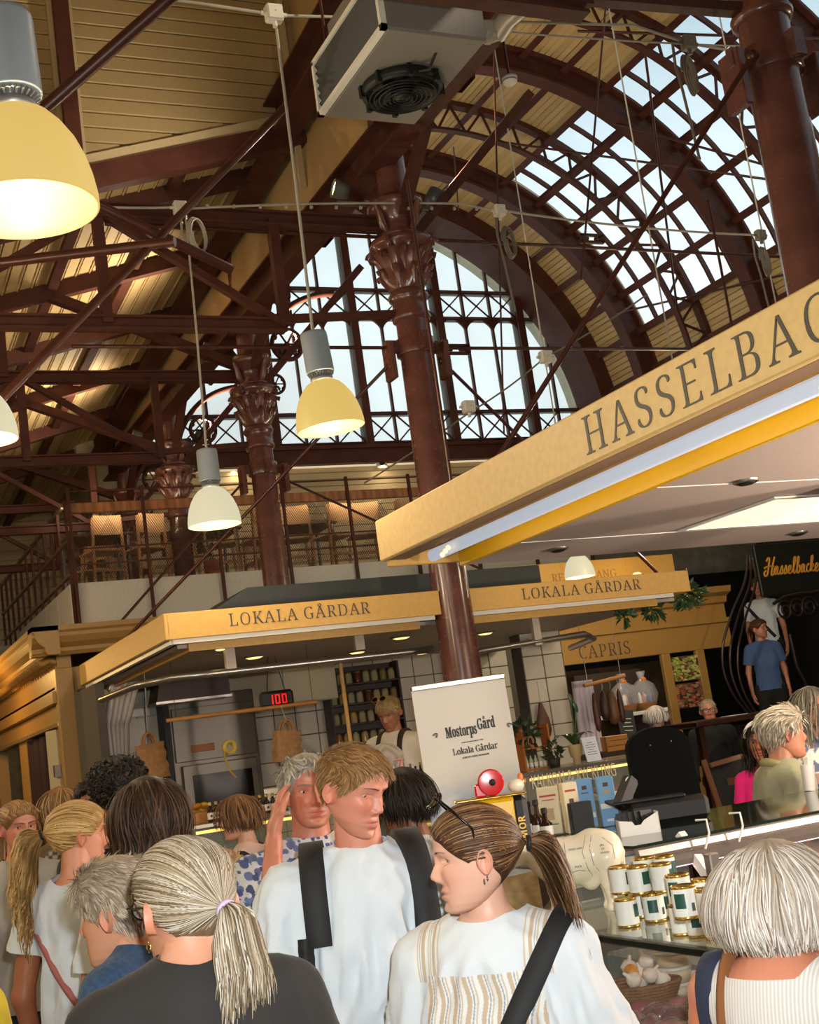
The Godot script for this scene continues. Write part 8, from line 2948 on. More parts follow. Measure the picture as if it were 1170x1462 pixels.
	small.call("person with long dark brown hair and white collar seen from behind", 213, 1167, 4.05, 182, {"skin": tan, "cell": 0.018, "shirt": {"mat": white_t, "sleeve": 0.6, "neck_r": 0.075}, "hair": {"style": "long", "cols": [rgb(36, 24, 16), rgb(62, 42, 28), rgb(92, 66, 44)], "n": 700, "len": 0.27, "thick": 0.014, "r": 0.0022, "seed": 9, "vol": 0.012, "flare": 0.15}})
	p = small.call("woman with brown bob and pale pink cardigan facing left, bag on her back", 341, 1168, 7.0, -106, {"skin": fair, "sex": "f", "cell": 0.02, "shirt": {"mat": cloth("pale pink cardigan", rgb(214, 182, 170)), "sleeve": 1.95, "loose": 0.022, "hem": 0.78}, "trousers": beige_tr, "hair": {"style": "bob", "cols": [rgb(72, 48, 30), rgb(112, 78, 48), rgb(146, 106, 68)], "n": 420, "len": 0.14, "thick": 0.014, "r": 0.0026, "seed": 12, "curl": 0.8}, "arm_r": [Vector3(-0.21, 1.15, 0.06), Vector3(-0.16, 1.05, 0.28)]})
	strap(p, "bag_strap", strapm, Vector3(0, 1.15, 0), Vector3(0, 0, -1), Vector3(0.55, 0.83, 0).normalized(), -60, 110, 0.03)
	strap(p, "bag_strap", strapm, Vector3(0, 1.15, 0), Vector3(0, 0, -1), Vector3(-0.55, 0.83, 0).normalized(), -60, 110, 0.03)
	obj("waist_bag", MB.new().cbox(T(Vector3(0.1, 0.95, -0.2)), Vector3(0.28, 0.24, 0.12), 0.04), strapm, p)
	var fl := blotch_tex("floral", [rgb(70, 86, 138), rgb(96, 112, 160), rgb(60, 70, 112), rgb(206, 206, 206)], 2600, 512, 12, rgb(214, 212, 206), 150, 60)
	small.call("elderly man in a blue and white floral shirt, hand at his ear", 441, 1131, 4.25, 12, {"sex": "m", "skin": rgb(198, 124, 96), "flush": 1.6, "cell": 0.018, "girth": 1.12, "rows": 76, "cols": 80, "eye_open": 0.6, "gaze": Vector3(0.2, -0.2, 1), "nose": 1.15, "jaw": 1.05, "shirt": {"mat": print_cloth("blue floral shirt", fl), "sleeve": 0.9, "loose": 0.03, "wrap": true, "neck_drop": 0.05}, "trousers": beige_tr, "hair": {"style": "short", "cols": grey, "n": 600, "thick": 0.013, "len": 0.045, "r": 0.0022, "front": 0.07, "mess": 1.5, "seed": 14, "brow": rgb(120, 104, 90)}, "arm_r": [Vector3(-0.20, 1.25, 0.2), Vector3(-0.135, 1.53, 0.1)]})
	small.call("bald man standing behind the young man", 552, 1096, 6.2, 60, {"sex": "m", "skin": rgb(206, 134, 112), "shirt": {"mat": cloth("grey shirt", rgb(96, 92, 86)), "sleeve": 0.8}, "hair": {"style": "fringe", "cols": grey, "n": 120, "thick": 0.001, "front": 0.0, "r": 0.0016, "seed": 2, "nape": -0.06}})
	small.call("black haired person with a white jumper over the shoulders, facing left", 577, 1142, 5.2, -118, {"skin": brown, "cell": 0.018, "shirt": {"mat": cloth("white knit jumper", rgb(220, 212, 200)), "sleeve": 1.9, "loose": 0.03, "wrinkle": 0.012}, "hair": {"style": "bob", "cols": black, "n": 500, "len": 0.16, "thick": 0.016, "r": 0.0024, "seed": 15}})
	p = small.call("server in a white shirt and dark apron behind the stall counter", 556, 1018, 10.35, -32, {"sex": "m", "skin": rgb(176, 118, 88), "head_size": 1.12, "floor": 0.32, "nod": 22, "eye_open": 0.4, "shirt": {"mat": cloth("white work shirt", rgb(220, 210, 196)), "sleeve": 0.9, "loose": 0.03}, "hair": {"style": "short", "cols": [rgb(150, 120, 80), rgb(186, 160, 110), rgb(206, 190, 150)], "n": 260, "thick": 0.008, "len": 0.03, "r": 0.0026, "seed": 16}})
	strap(p, "apron_strap", cloth("dark apron", rgb(52, 36, 28)), Vector3(-0.09, 1.2, 0), Vector3(0, 0, 1), Vector3.UP, -20, 120, 0.04)
	strap(p, "apron_strap", cloth("dark apron", rgb(52, 36, 28)), Vector3(0.09, 1.2, 0), Vector3(0, 0, 1), Vector3.UP, -20, 120, 0.04)
	strap(p, "apron", cloth("dark apron", rgb(52, 36, 28)), Vector3(0, 1.05, 0), Vector3(0, 0, 1), Vector3.UP, -60, 34, 0.3)
	glasses(p, true, mat("amber acetate", rgb(190, 140, 30), 0.2))
	p = make_person({"label": "lady with thick grey bob and white ribbed top at the lower right, seen from behind", "px": 1113, "py": 1298, "d": 2.35, "turn": 150, "head_turn": 4, "nod": 2, "sex": "f", "skin": rgb(206, 132, 100), "arm_skin": rgb(196, 120, 86), "cell": 0.014, "girth": 1.08, "rows": 60, "cols": 64,
		"shirt": {"mat": rib_cloth(), "loose": 0.014, "sleeve": 0.0, "hem": 0.85, "wrinkle": 0.003, "neck_r": 0.1, "neck_drop": 0.03, "called": "top", "wrap": true}, "trousers": beige_tr, "sink": 0.06,
		"hair": {"style": "bob", "cols": [rgb(120, 100, 82), rgb(176, 158, 138), rgb(208, 196, 180), rgb(226, 218, 206)], "n": 4200, "len": 0.128, "thick": 0.010, "r": 0.0013, "vol": 0.006, "seed": 19, "curl": 1.1, "mess": 0.7, "wave": 0.9, "back": 0.1, "nape": -0.09, "lock": 22.0}})
	strap(p, "bag_strap", cloth("navy strap", rgb(36, 40, 58)), Vector3(0.135, 1.24, 0), Vector3(0, 0, -1), Vector3.UP, -50, 140, 0.035)
	strap(p, "bag_strap", cloth("tan leather strap", rgb(130, 78, 34)), Vector3(0.085, 1.24, 0), Vector3(0, 0, -1), Vector3.UP, -50, 140, 0.012)
	small.call("older man in an olive shirt with patterned scarf facing right", 1119, 1048, 6.4, 112, {"sex": "m", "skin": rgb(192, 130, 100), "head_size": 1.1, "cell": 0.018, "girth": 1.05, "jaw": 1.05, "shirt": {"mat": cloth("olive grey shirt", rgb(150, 148, 122)), "sleeve": 0.9, "loose": 0.035, "wrinkle": 0.011}, "trousers": navy_tr, "hair": {"style": "short", "cols": [rgb(140, 124, 104), rgb(184, 172, 152), rgb(216, 208, 192)], "n": 620, "thick": 0.015, "len": 0.06, "swept": Vector3(0, 0, -1), "r": 0.0024, "mess": 0.8, "seed": 20, "puff": 0.3}})
	var nod_p := get_child(get_child_count() - 1)
	pf = person_fields[nod_p]
	var sc := PackedVector3Array()
	for k in 17:
		var a := TAU * k / 16
		sc.append(pf.S.call(sin(a) * 0.08,1.475 - 0.03 * cos(a),-0.008 + cos(a) * 0.075))
	obj("scarf", MB.new().tube(sc, 0.022, 8, false, true).tube(vs([pf.S.call(-0.05, 1.46, -0.09), pf.S.call(-0.06, 1.38, -0.11)]), [0.02, 0.012], 8), tex_mat("patterned scarf", blotch_tex("scarf", [rgb(150, 140, 90), rgb(70, 66, 44), rgb(190, 176, 120)], 300, 128, 3, rgb(110, 100, 64))), nod_p)
	p = small.call("dark haired girl in a bright pink top with white hairband", 1086, 1060, 7.9, -10, {"skin": rgb(180, 116, 84), "head_size": 0.95, "iris": rgb(40, 28, 20), "rows": 70, "cols": 72, "shirt": {"mat": cloth("bright pink jersey", rgb(222, 20, 120)), "sleeve": 0.5}, "hair": {"style": "long", "cols": black, "n": 320, "len": 0.3, "r": 0.003, "seed": 22, "part": 0.02}})
	pf = person_fields[p]
	var hb := PackedVector3Array()
	for k in 13:
		var a := -1.3 + 2.6 * k / 12
		hb.append(pf.htr * Vector3(sin(a) * 0.092,0.008 + cos(a) * 0.124,0.035))
	obj("hairband", MB.new().tube(hb, 0.012, 8), m_white, p)
	p = small.call("woman with long grey hair, glasses and flowered blouse at the right edge", 1160, 1010, 7.6, 28, {"skin": rgb(190, 126, 98), "shirt": {"mat": print_cloth("flowered blouse", blotch_tex("flowered", [rgb(60, 60, 90), rgb(220, 214, 206), rgb(140, 110, 100), rgb(90, 100, 130)], 500, 128, 8, rgb(196, 190, 186))), "sleeve": 1.0, "wrap": true}, "hair": {"style": "long", "cols": [rgb(74, 68, 58), rgb(116, 108, 94), rgb(146, 138, 122)], "n": 340, "len": 0.3, "r": 0.003, "seed": 23}})
	glasses(p, false, mat("black acetate"))
	small.call("man in black sitting behind the dark table", 1012, 1015, 13.5, 6, {"sex": "m", "skin": rgb(190, 130, 104), "sit": 1.0, "scale": 1.0, "shirt": {"mat": cloth("black jersey"), "sleeve": 1.8}, "hair": {"style": "short", "cols": grey, "n": 200, "thick": 0.008, "len": 0.02, "r": 0.003, "front": 0.08, "seed": 24}})
	glasses(get_child(get_child_count() - 1), false, mat("black acetate"))
	small.call("white haired woman in pale pink sitting with her back turned", 938, 1026, 13.0, 160, {"skin": rgb(206, 150, 124), "sit": 1.0, "scale": 0.96, "shirt": {"mat": cloth("pale pink cardigan"), "sleeve": 0.9}, "hair": {"style": "bob", "cols": [rgb(170, 160, 148), rgb(206, 198, 188), rgb(226, 222, 214)], "n": 220, "len": 0.11, "thick": 0.018, "r": 0.0034, "seed": 25, "curl": 1.2}})
	small.call("woman in a blue T-shirt walking down the dark stairs", 1085, 898, 15.5, 8, {"head_turn": 48, "floor": STAIR_Y, "skin": rgb(196, 134, 106), "shirt": {"mat": cloth("steel blue jersey", rgb(72, 96, 142)), "sleeve": 0.65, "loose": 0.02, "hem": 0.9}, "hair": {"style": "tail", "cols": brownh, "n": 200, "tie": Vector3(0, 0.03, -0.115), "tail_len": 0.12, "tail_n": 40, "r": 0.003, "seed": 26}})
	p = small.call("person in a white T-shirt with dark strap higher on the stairs, face hidden", 1083, 838, 16.7, -4, {"floor": STAIR_Y2, "skin": rgb(184, 126, 98), "shirt": {"mat": white_t, "sleeve": 0.6}, "hair": {"style": "short", "cols": brownh, "n": 120, "r": 0.003, "seed": 27}})
	strap(p, "bag_strap", strapm, Vector3(0, 1.15, 0), Vector3(0, 0, 1), Vector3(-0.55, 0.83, 0).normalized(), -60, 100, 0.04)
	small.call("person in a yellow top cut off by the lower left corner", -120, 1306, 3.1, 150, {"shirt": {"mat": cloth("sunny yellow cotton", rgb(222, 190, 50)), "sleeve": 0.7, "loose": 0.03}, "hair": {"style": "bob", "cols": brownh, "n": 200, "r": 0.003, "seed": 28}})
	small.call("person with light brown hair almost hidden behind the grey blonde ponytail", 316, 1262, 4.7, 178, {"shirt": {"mat": cloth("brown blouse"), "sleeve": 0.8}, "hair": {"style": "short", "cols": [rgb(120, 90, 58), rgb(166, 130, 88), rgb(190, 158, 116)], "n": 340, "thick": 0.014, "len": 0.04, "r": 0.0026, "mess": 2.0, "seed": 29}})
func denim_texture(m: StandardMaterial3D) -> void:
	m.uv1_triplanar = true
	m.uv1_scale = Vector3.ONE * 5.0
	m.albedo_texture = noise_tex("denim", 0.06, 0.6, 1.0, 256, Vector2.ONE, 5, 12)
func rib_cloth() -> StandardMaterial3D:
	var m := cloth("white ribbed knit", rgb(226, 218, 206))
	m.albedo_texture = paint_image(512,8,func(u: float,_v: float) -> Color:
		var f := 0.5 + 0.5 * sin(u * TAU * 110.0)
		return Color(0.86 + 0.14 * f,0.86 + 0.14 * f,0.86 + 0.14 * f))
	return m
func make_big_canopy() -> void:
	var xf := 2.59
	var z0 := -5.78
	var z1 := 2.2
	var yb := 2.75
	var c := thing("shop_canopy", "large yellow shop canopy with tall grey letters, upper right", "canopy", Vector3(xf, yb, z0))
	var l := z1 - z0
	obj("front_fascia", MB.new().cb(Vector3(0, 0, 0), Vector3(0.035, 0.205, l), 0.006), mat("pale yellow sign paint", rgb(240, 202, 130), 0.48, 0.0, "fine", 0.7), c)
	obj("end_fascia", MB.new().cb(Vector3(0.035, -0.03, 0), Vector3(3.9, 0.205, 0.03), 0.006), m_gold, c)
	obj("lip", MB.new().bx(Vector3(0.035, 0.0, 0.03), Vector3(0.13, 0.012, l)), mat("brown lip", rgb(150, 118, 84), 0.6), c)
	obj("recess_ceiling", MB.new().bx(Vector3(0.035, 0.06, 0.03), Vector3(0.46, 0.075, l)), m_gold2, c)
	var tube := obj("light_strip", MB.new().cb(Vector3(0.2, -0.035, 0.12), Vector3(0.25, 0.02, l), 0.012), glow("white light strip cover", Color(0.86, 0.92, 1.0), 0.42, rgb(206, 208, 206)), c, "long white light strip")
	obj("diffuser", MB.new().bx(Vector3(0.25, -0.03, 0.15), Vector3(0.254, 0.012, l - 0.05)), glow("strip light diffuser", Color(1.0, 0.9, 0.7), 1.2), tube)
	for s in [0.6,2.2,3.8]:
		area(Vector3(xf + 0.262, yb - 0.01, z0 + s + 0.6), Vector3(1, 0.0, 0), Color(1.0, 0.88, 0.62), 0.035, Vector2(1.5, 0.04), "canopy_strip_light")
	obj("inner_fascia", MB.new().cb(Vector3(0.42, -0.055, 0.03), Vector3(0.445, 0.062, l), 0.004), mat("bright yellow enamel", rgb(238, 186, 24), 0.35), c, "bright yellow inner band")
	var so := obj("soffit", MB.new().bx(Vector3(0.445, -0.05, 0.03), Vector3(3.9, -0.03, l)), mat("pinkish soffit board", rgb(196, 178, 164), 0.6, 0.0, "fine", 1.5), c)
	for k in 5:
		obj("joint_strip", MB.new().bx(Vector3(0.45, -0.053, 0.6 + k * 1.1), Vector3(3.9, -0.049, 0.606 + k * 1.1)), m_white, so)
	obj("top_deck", MB.new().bx(Vector3(0.035, 0.1, 0.03), Vector3(3.9, 0.13, l)), mats["grey deck"], c)
	var ya := 2.778
	var yt := 2.918
	var za := on_x(836,625,xf).z
	var t := letters("HASSELBACKEN", yt - ya, true, 0.003, 400, 5.0, false, -0.35)
	var o := obj("lettering", t, m_ink, c)
	var w := t.get_aabb().size.x
	var want := 1.74
	o.transform = Transform3D(Basis(Vector3(0,0,want / w),Vector3(0,1,0),Vector3(-1,0,0)),Vector3(-0.002,(ya + yt) / 2 - yb,za + want / 2 - z0))
	for q in [[1065,686],[797,783],[1140,760]]:
		var p := on_y(q[0],q[1],yb - 0.05)
		downlight(p,0.045,0.0,c,false)
	var a := Vector3(3.93,yb - 0.052,-5.1)
	obj("light_panel", MB.new().bx(a - c.position, Vector3(5.1, yb - 0.056, -4.43) - c.position), glow("ceiling light panel", Color(1.0, 0.95, 0.74), 0.95), c, "pale square light panel")
	obj("panel_frame", MB.new().bx(Vector3(3.9, yb - 0.06, -5.13) - c.position, Vector3(5.13, yb - 0.052, -5.1) - c.position).bx(Vector3(3.9, yb - 0.06, -4.43) - c.position, Vector3(5.13, yb - 0.052, -4.4) - c.position).bx(Vector3(3.9, yb - 0.06, -5.1) - c.position, Vector3(3.93, yb - 0.052, -4.43) - c.position), m_white, c)
	area(Vector3(4.5, yb - 0.07, -4.76), Vector3.DOWN, Color(1.0, 0.95, 0.8), 1.6, Vector2(1.1, 0.65), "panel_light")
	for k in 3:
		var p := on_x(632 + k * 4,792 - k * 5,xf + 0.17)
		obj("tiny_bulb", MB.new().ball(T(p - c.position), Vector3.ONE * 0.012, 8, 6), glow("tiny warm bulb", Color(1.0, 0.8, 0.4), 2.0), c)
	for q in [[0.3,0.3],[2.2,0.3],[3.6,0.3],[0.6,3.0],[2.6,3.0]]:
		obj("roof_hanger", MB.new().rod(Vector3(q[0], 0.13, q[1]), Vector3(q[0], 1.9, q[1]), 0.008, 6), m_pipe, c)
func make_near_counter() -> void:
	var m_gl := glass("display glass", Color(0.82, 0.88, 0.84), 0.05, 0.02)
	var m_shelf := glass("thick shelf glass", Color(0.7, 0.76, 0.7), 0.38, 0.02)
	m_shelf.metallic_specular = 0.9
	var m_edge := mat("black glass edge", rgb(24, 28, 22), 0.25)
	var yA := 1.25
	var c := thing("display_case", "glass fronted meat display case at the lower right", "display case", Vector3(2.0, 0, -4.0))
	var l := 3.4
	obj("plinth", MB.new().cb(Vector3(0.0, 0, 0), Vector3(0.8, 0.9, l), 0.01), mat("steel plinth", rgb(120, 116, 108), 0.4, 0.5), c)
	obj("display_floor", MB.new().bx(Vector3(0.0, 0.9, 0), Vector3(0.8, 0.94, l)), mat("white tray steel", rgb(190, 186, 178), 0.35, 0.3), c)
	obj("shelf_glass", MB.new().bx(Vector3(0.03, yA - 0.012, 0.02), Vector3(0.8, yA, l)), m_shelf, c)
	obj("shelf_edge", MB.new().cb(Vector3(0.0, yA - 0.02, 0.0), Vector3(0.03, yA + 0.002, l), 0.004), m_edge, c, "black front edge of the glass shelf")
	obj("front_glass", MB.new().quad(Vector3(0.0, 0.94, l), Vector3(0.0, 0.94, 0), Vector3(0.012, yA - 0.02, 0), Vector3(0.012, yA - 0.02, l)), m_gl, c)
	obj("end_glass", MB.new().bx(Vector3(0.02, 0.94, 0.0), Vector3(0.8, yA - 0.02, 0.008)), m_gl, c)
	obj("back_wall", MB.new().bx(Vector3(0.8, 0.0, 0.3), Vector3(0.83, yA - 0.02, l)), mat("white tray steel"), c)
	var bp := on_y(1040,1385,1.2)
	obj("glass_bracket", MB.new().cb(Vector3(-0.012, 1.17, bp.z + 4.0 - 0.02), Vector3(0.06, 1.235, bp.z + 4.0 + 0.02), 0.006), m_chrome, c)
	obj("glass_post", MB.new().bx(Vector3(0.02, 0.94, bp.z + 4.0 - 0.01), Vector3(0.045, 1.18, bp.z + 4.0 + 0.01)), m_white, c)
	var s0 := Vector3(2.72,1.42,-3.86)
	var s1 := on_x(1022,1264,2.74)
	obj("side_frame", MB.new().beam(s0 - c.position, s1 - c.position, 0.03, 0.035), m_white, c)
	obj("side_glass", MB.new().prism(PackedVector2Array([Vector2(0.1, yA), Vector2(0.72, yA), Vector2(0.72, 1.4), Vector2(0.3, 1.4)]), T(Vector3(0, 0, 0.16)), -0.003, 0.003), m_gl, c)
	obj("clamp", MB.new().cb(Vector3(0.70, 1.25, 0.28), Vector3(0.74, 1.36, 0.32), 0.005), m_chrome, c)
	var d := thing("glass_counter", "long glass topped counter with steel edge and pink light strip, running right", "counter", Vector3(2.5, 0, -3.82))
	obj("plinth", MB.new().cb(Vector3(0.3, 0, -0.78), Vector3(4.0, 0.95, -0.1), 0.01), mat("steel plinth"), d)
	obj("top_glass", MB.new().bx(Vector3(0.0, 1.405, -0.8), Vector3(4.0, 1.415, 0.0)), mat("dark green top glass", rgb(30, 40, 32), 0.06), d, "dark reflecting glass top")
	obj("edge_profile", MB.new().prism(PackedVector2Array([Vector2(0, 0.0), Vector2(0.02, -0.01), Vector2(0.03, 0.01), Vector2(0.035, 0.03), Vector2(0.02, 0.035), Vector2(0.03, 0.045), Vector2(0.025, 0.065), Vector2(0, 0.07)]), Transform3D(Basis(Vector3(0, 0, 1), Vector3(0, 1, 0), Vector3(-1, 0, 0)), Vector3(0, 1.335, 0)), -4.0, 0.0), mat("satin aluminium edge", rgb(156, 146, 138), 0.36, 0.7), d)
	obj("led_strip", MB.new().bx(Vector3(0.1, 1.322, 0.0), Vector3(4.0, 1.334, 0.018)), glow("pink light emitting strip", Color(1.0, 0.72, 0.84), 1.5), d, "pink glowing light strip")
	area(Vector3(4.4, 1.315, -3.8), Vector3(0, -1, 0.25), Color(1.0, 0.8, 0.86), 0.05, Vector2(3.4, 0.02), "led_strip_light")
	obj("front_glass", MB.new().bx(Vector3(0.3, 0.95, -0.02), Vector3(4.0, 1.32, -0.012)), m_gl, d)
	obj("inner_shelf", MB.new().bx(Vector3(0.3, 1.1, -0.75), Vector3(4.0, 1.11, -0.1)), m_gl, d)
	for k in 2:
		var p := on_z(1002 + k * 48,1190 - k * 10,-3.78) - d.position
		obj("cable_tie", MB.new().tube(vs([p + Vector3(0, 0.045, -0.02), p + Vector3(0.015, 0.045, 0.02), p + Vector3(0.01, 0.0, 0.03), p + Vector3(-0.01, -0.05, 0.02)]), 0.004, 5), m_white, d)
	obj("cup_tray", MB.new().cb(Vector3(-0.2, 1.36, -0.85), Vector3(0.45, 1.40, -0.2), 0.006), m_chrome, d)
	obj("tray_front", MB.new().bx(Vector3(-0.2, 1.29, -0.22), Vector3(0.3, 1.36, -0.2)), m_white, d)
func make_unseen_lamps() -> void:  # lamps out of view, placed to light the soffit of the big canopy
	for k in 2:
		var p := Vector3(4.3 + k * 1.1,1.95,-2.4 - k * 0.8)
		var t := thing("unseen_globe_lamp", "opal globe lamp out of view behind the right counter, lighting the canopy soffit, the %s one" % ["nearer", "farther"][k], "lamp", Vector3(p.x, 0, p.z))
		obj("base", MB.new().lathe([[0.0, 0.0], [0.14, 0.0], [0.14, 0.02], [0.015, 0.04], [0.015, 1.83], [0.0, 1.83]], 18), m_chrome, t)
		obj("globe", MB.new().ball(T(Vector3(0, 1.95, 0)), Vector3.ONE * 0.13, 20, 14), glow("opal globe lamp", Color(1.0, 0.93, 0.8), 1.5, Color(0.3, 0.3, 0.28)), t)
		omni(p, Color(1.0, 0.92, 0.86), 4.8, 0.12, "unseen_globe_lamp_light")
func printed_box(called: String,label: String,cat: String,base: Vector3,size: Vector3,turn: float,m: Material,marks: Array) -> Node3D:
	var t := thing(called,label,cat,base,turn)
	obj("carton", MB.new().cb(Vector3(-size.x / 2, 0, -size.z / 2), Vector3(size.x / 2, size.y, size.z / 2), 0.003), m, t)
	for q in marks:
		obj("print", MB.new().bx(Vector3((q[0] - 0.5) * size.x, q[1] * size.y, size.z / 2), Vector3((q[2] - 0.5) * size.x, q[3] * size.y, size.z / 2 + 0.0012)), q[4], t)
	return t
func make_goods() -> void:
	var yB := 1.415
	var face := deg_to_rad(-25)
	var m_cream := mat("cream carton", rgb(226, 210, 170), 0.6)
	var m_blue := mat("sky blue carton", rgb(120, 168, 208), 0.5)
	var m_red := mat("red print", rgb(186, 60, 44), 0.6)
	var m_navy := mat("navy print", rgb(50, 70, 110), 0.6)
	var m_brown := mat("brown print", rgb(90, 60, 40), 0.6)
	var m_yel := mat("yellow tin", rgb(236, 186, 24), 0.3)
	var m_gold_rim := mat("golden tin rim", rgb(206, 166, 80), 0.25, 0.9)
	var p := on_y(722,1214,yB)
	var tn := thing("oil_tin", "big yellow and black tin with gold rim behind the woman's head", "tin", p, face)
	obj("can", MB.new().cb(Vector3(-0.13, 0, -0.06), Vector3(0.07, 0.2, 0.06), 0.02), m_yel, tn)
	obj("black_band", MB.new().cb(Vector3(0.04, 0.002, -0.061), Vector3(0.105, 0.198, 0.061), 0.02), m_black, tn)
	obj("black_side", MB.new().cb(Vector3(-0.165, 0.002, -0.061), Vector3(-0.1, 0.198, 0.061), 0.02), m_black, tn)
	obj("rim", MB.new().cb(Vector3(-0.168, 0.197, -0.065), Vector3(0.108, 0.206, 0.065), 0.004), m_gold_rim, tn)
	var tm := letters("SMÖR", 0.026, false, 0.002, 700)
	var to := obj("lettering", tm, m_yel, tn)
	to.transform = Transform3D(Basis(Vector3(0,1,0),Vector3(-1,0,0),Vector3(0,0,1)),Vector3(0.075,0.07,0.062))
	obj("print", MB.new().bx(Vector3(-0.09, 0.15, 0.06), Vector3(-0.01, 0.153, 0.0615)).bx(Vector3(-0.09, 0.16, 0.06), Vector3(-0.06, 0.163, 0.0615)), m_gold_rim, tn)
	var rd := thing("tape_dispenser", "round red ticket dispenser on top of the yellow tin", "dispenser", p + Vector3(-0.02, 0.206, 0.0), face)
	obj("drum", MB.new().lathe([[0.0, -0.025], [0.045, -0.025], [0.05, -0.02], [0.05, 0.02], [0.045, 0.025], [0.0, 0.025]], 28, T(Vector3(0, 0.05, 0), 0, PI / 2)), mat("glossy red plastic", rgb(206, 24, 28), 0.2), rd)
	obj("hub", MB.new().lathe([[0.0, 0.0], [0.013, 0.0], [0.012, 0.006], [0.0, 0.007]], 14, T(Vector3(0.005, 0.05, 0.025), 0, PI / 2)), m_black, rd)
	obj("snout", MB.new().cb(Vector3(-0.065, 0.0, -0.02), Vector3(-0.02, 0.05, 0.02), 0.006), mats["glossy red plastic"], rd)
	var bag := thing("sweet_bag", "small clear bag of sweets beside the red dispenser", "bag", p + Vector3(0.075, 0.206, 0.02), 0.3)
	obj("pouch", MB.new().ball(T(Vector3(0, 0.025, 0)), Vector3(0.04, 0.026, 0.025), 10, 8), mat("pale pouch", rgb(214, 206, 184), 0.3), bag)
	obj("twist", MB.new().ball(T(Vector3(0.03, 0.05, 0)), Vector3(0.014, 0.02, 0.01), 8, 6), mat("orange ribbon"), bag)
	var bx := [[772,1196,0.13],[783,1198,0.1],[760,1194,0.12]]
	for k in 3:
		var q := on_y(bx[k][0],bx[k][1],yB)
		var b := thing("dark_bottle", ["dark stoppered bottle beside the cream cartons", "short dark bottle with white label beside the cream cartons", "dark bottle next to the yellow tin"][k], "bottle", Vector3(q.x, yB, q.z), 0, "dark bottles on the counter")
		obj("bottle", MB.new().lathe([[0.0, 0.0], [0.026, 0.0], [0.026, bx[k][2] * 0.6], [0.01, bx[k][2] * 0.75], [0.01, bx[k][2]], [0.0, bx[k][2]]], 14), mats["dark sauce glass"], b)
		obj("label", MB.new().lathe([[0.0263, 0.015], [0.0267, 0.017], [0.0267, 0.05], [0.0263, 0.052]], 14), m_white, b)
		obj("stopper", MB.new().lathe([[0.013, bx[k][2]], [0.013, bx[k][2] + 0.02], [0.0, bx[k][2] + 0.022]], 10), m_black, b)
	printed_box("carton", "cream carton with red print, the left of the pair", "box", on_y(782, 1192, yB) * Vector3(1, 0, 1) + Vector3(0.03, yB, 0), Vector3(0.085, 0.19, 0.07), face - 0.15, m_cream, [[0.1, 0.8, 0.9, 0.84, m_red], [0.2, 0.72, 0.8, 0.74, m_red], [0.3, 0.3, 0.7, 0.55, mat("ochre print", rgb(196, 160, 110), 0.6)], [0.15, 0.2, 0.85, 0.22, m_brown]])
	printed_box("carton", "cream carton with a brown emblem, the right of the pair", "box", on_y(812, 1190, yB) * Vector3(1, 0, 1) + Vector3(0.03, yB, 0), Vector3(0.062, 0.2, 0.07), face + 0.1, m_cream, [[0.15, 0.82, 0.85, 0.86, m_red], [0.35, 0.55, 0.65, 0.68, m_brown], [0.25, 0.36, 0.6, 0.42, m_red], [0.2, 0.22, 0.8, 0.25, m_brown]])
	printed_box("carton", "plain black box in front of the blue cartons", "box", on_y(835, 1196, yB) * Vector3(1, 0, 1) + Vector3(0.0, yB, 0.0), Vector3(0.085, 0.135, 0.05), face + 0.12, m_black, [])
	printed_box("carton", "sky blue carton, the left of the pair", "box", on_y(845, 1182, yB) * Vector3(1, 0, 1) + Vector3(0.0, yB, -0.05), Vector3(0.105, 0.2, 0.07), face + 0.05, m_blue, [[0.55, 0.78, 0.75, 0.86, m_brown], [0.5, 0.7, 0.8, 0.72, m_navy], [0.4, 0.2, 0.95, 0.3, m_white]])
	printed_box("carton", "sky blue carton with a white band, the right of the pair", "box", on_y(868, 1180, yB) * Vector3(1, 0, 1) + Vector3(0.03, yB, -0.02), Vector3(0.07, 0.2, 0.07), face - 0.05, m_blue, [[0.35, 0.8, 0.65, 0.88, m_brown], [0.3, 0.66, 0.7, 0.72, mat("ochre print")], [0.05, 0.36, 0.95, 0.46, m_white], [0.3, 0.1, 0.7, 0.15, m_white]])
	var wt := on_y(905,1192,yB)
	var tr := thing("paper_tray", "white card tray of black pouches on the counter end", "tray", Vector3(wt.x + 0.02, yB, wt.z), face)
	obj("base", MB.new().cb(Vector3(-0.07, 0, -0.04), Vector3(0.08, 0.006, 0.04), 0.002), m_white, tr)
	obj("front", MB.new().prism(PackedVector2Array([Vector2(-0.07, 0), Vector2(0.08, 0), Vector2(0.08, 0.075), Vector2(0.025, 0.05), Vector2(0.01, 0.035), Vector2(-0.012, 0.035), Vector2(-0.02, 0.05), Vector2(-0.07, 0.058)]), T(Vector3(0, 0, 0.04)), -0.003, 0.0), m_white, tr)
	obj("side", MB.new().bx(Vector3(-0.07, 0, -0.04), Vector3(-0.067, 0.058, 0.04)), m_white, tr)
	obj("side", MB.new().bx(Vector3(0.077, 0, -0.04), Vector3(0.08, 0.075, 0.04)), m_white, tr)
	for k in 5:
		obj("pouch", MB.new().box(T(Vector3(-0.045 + k * 0.022, 0.045, 0.0), 0.1 * k, -0.2), Vector3(0.05, 0.075, 0.008)), m_black, tr)
	var sc0 := Vector3(3.07,yB,-4.45)
	var sc := thing("weighing_scale", "big black weighing scale seen from behind on the counter", "scale", sc0, face)
	sc.scale = Vector3(0.86,0.92,0.86)
	obj("base", MB.new().cb(Vector3(-0.17, 0, -0.14), Vector3(0.2, 0.1, 0.14), 0.02), m_black, sc)
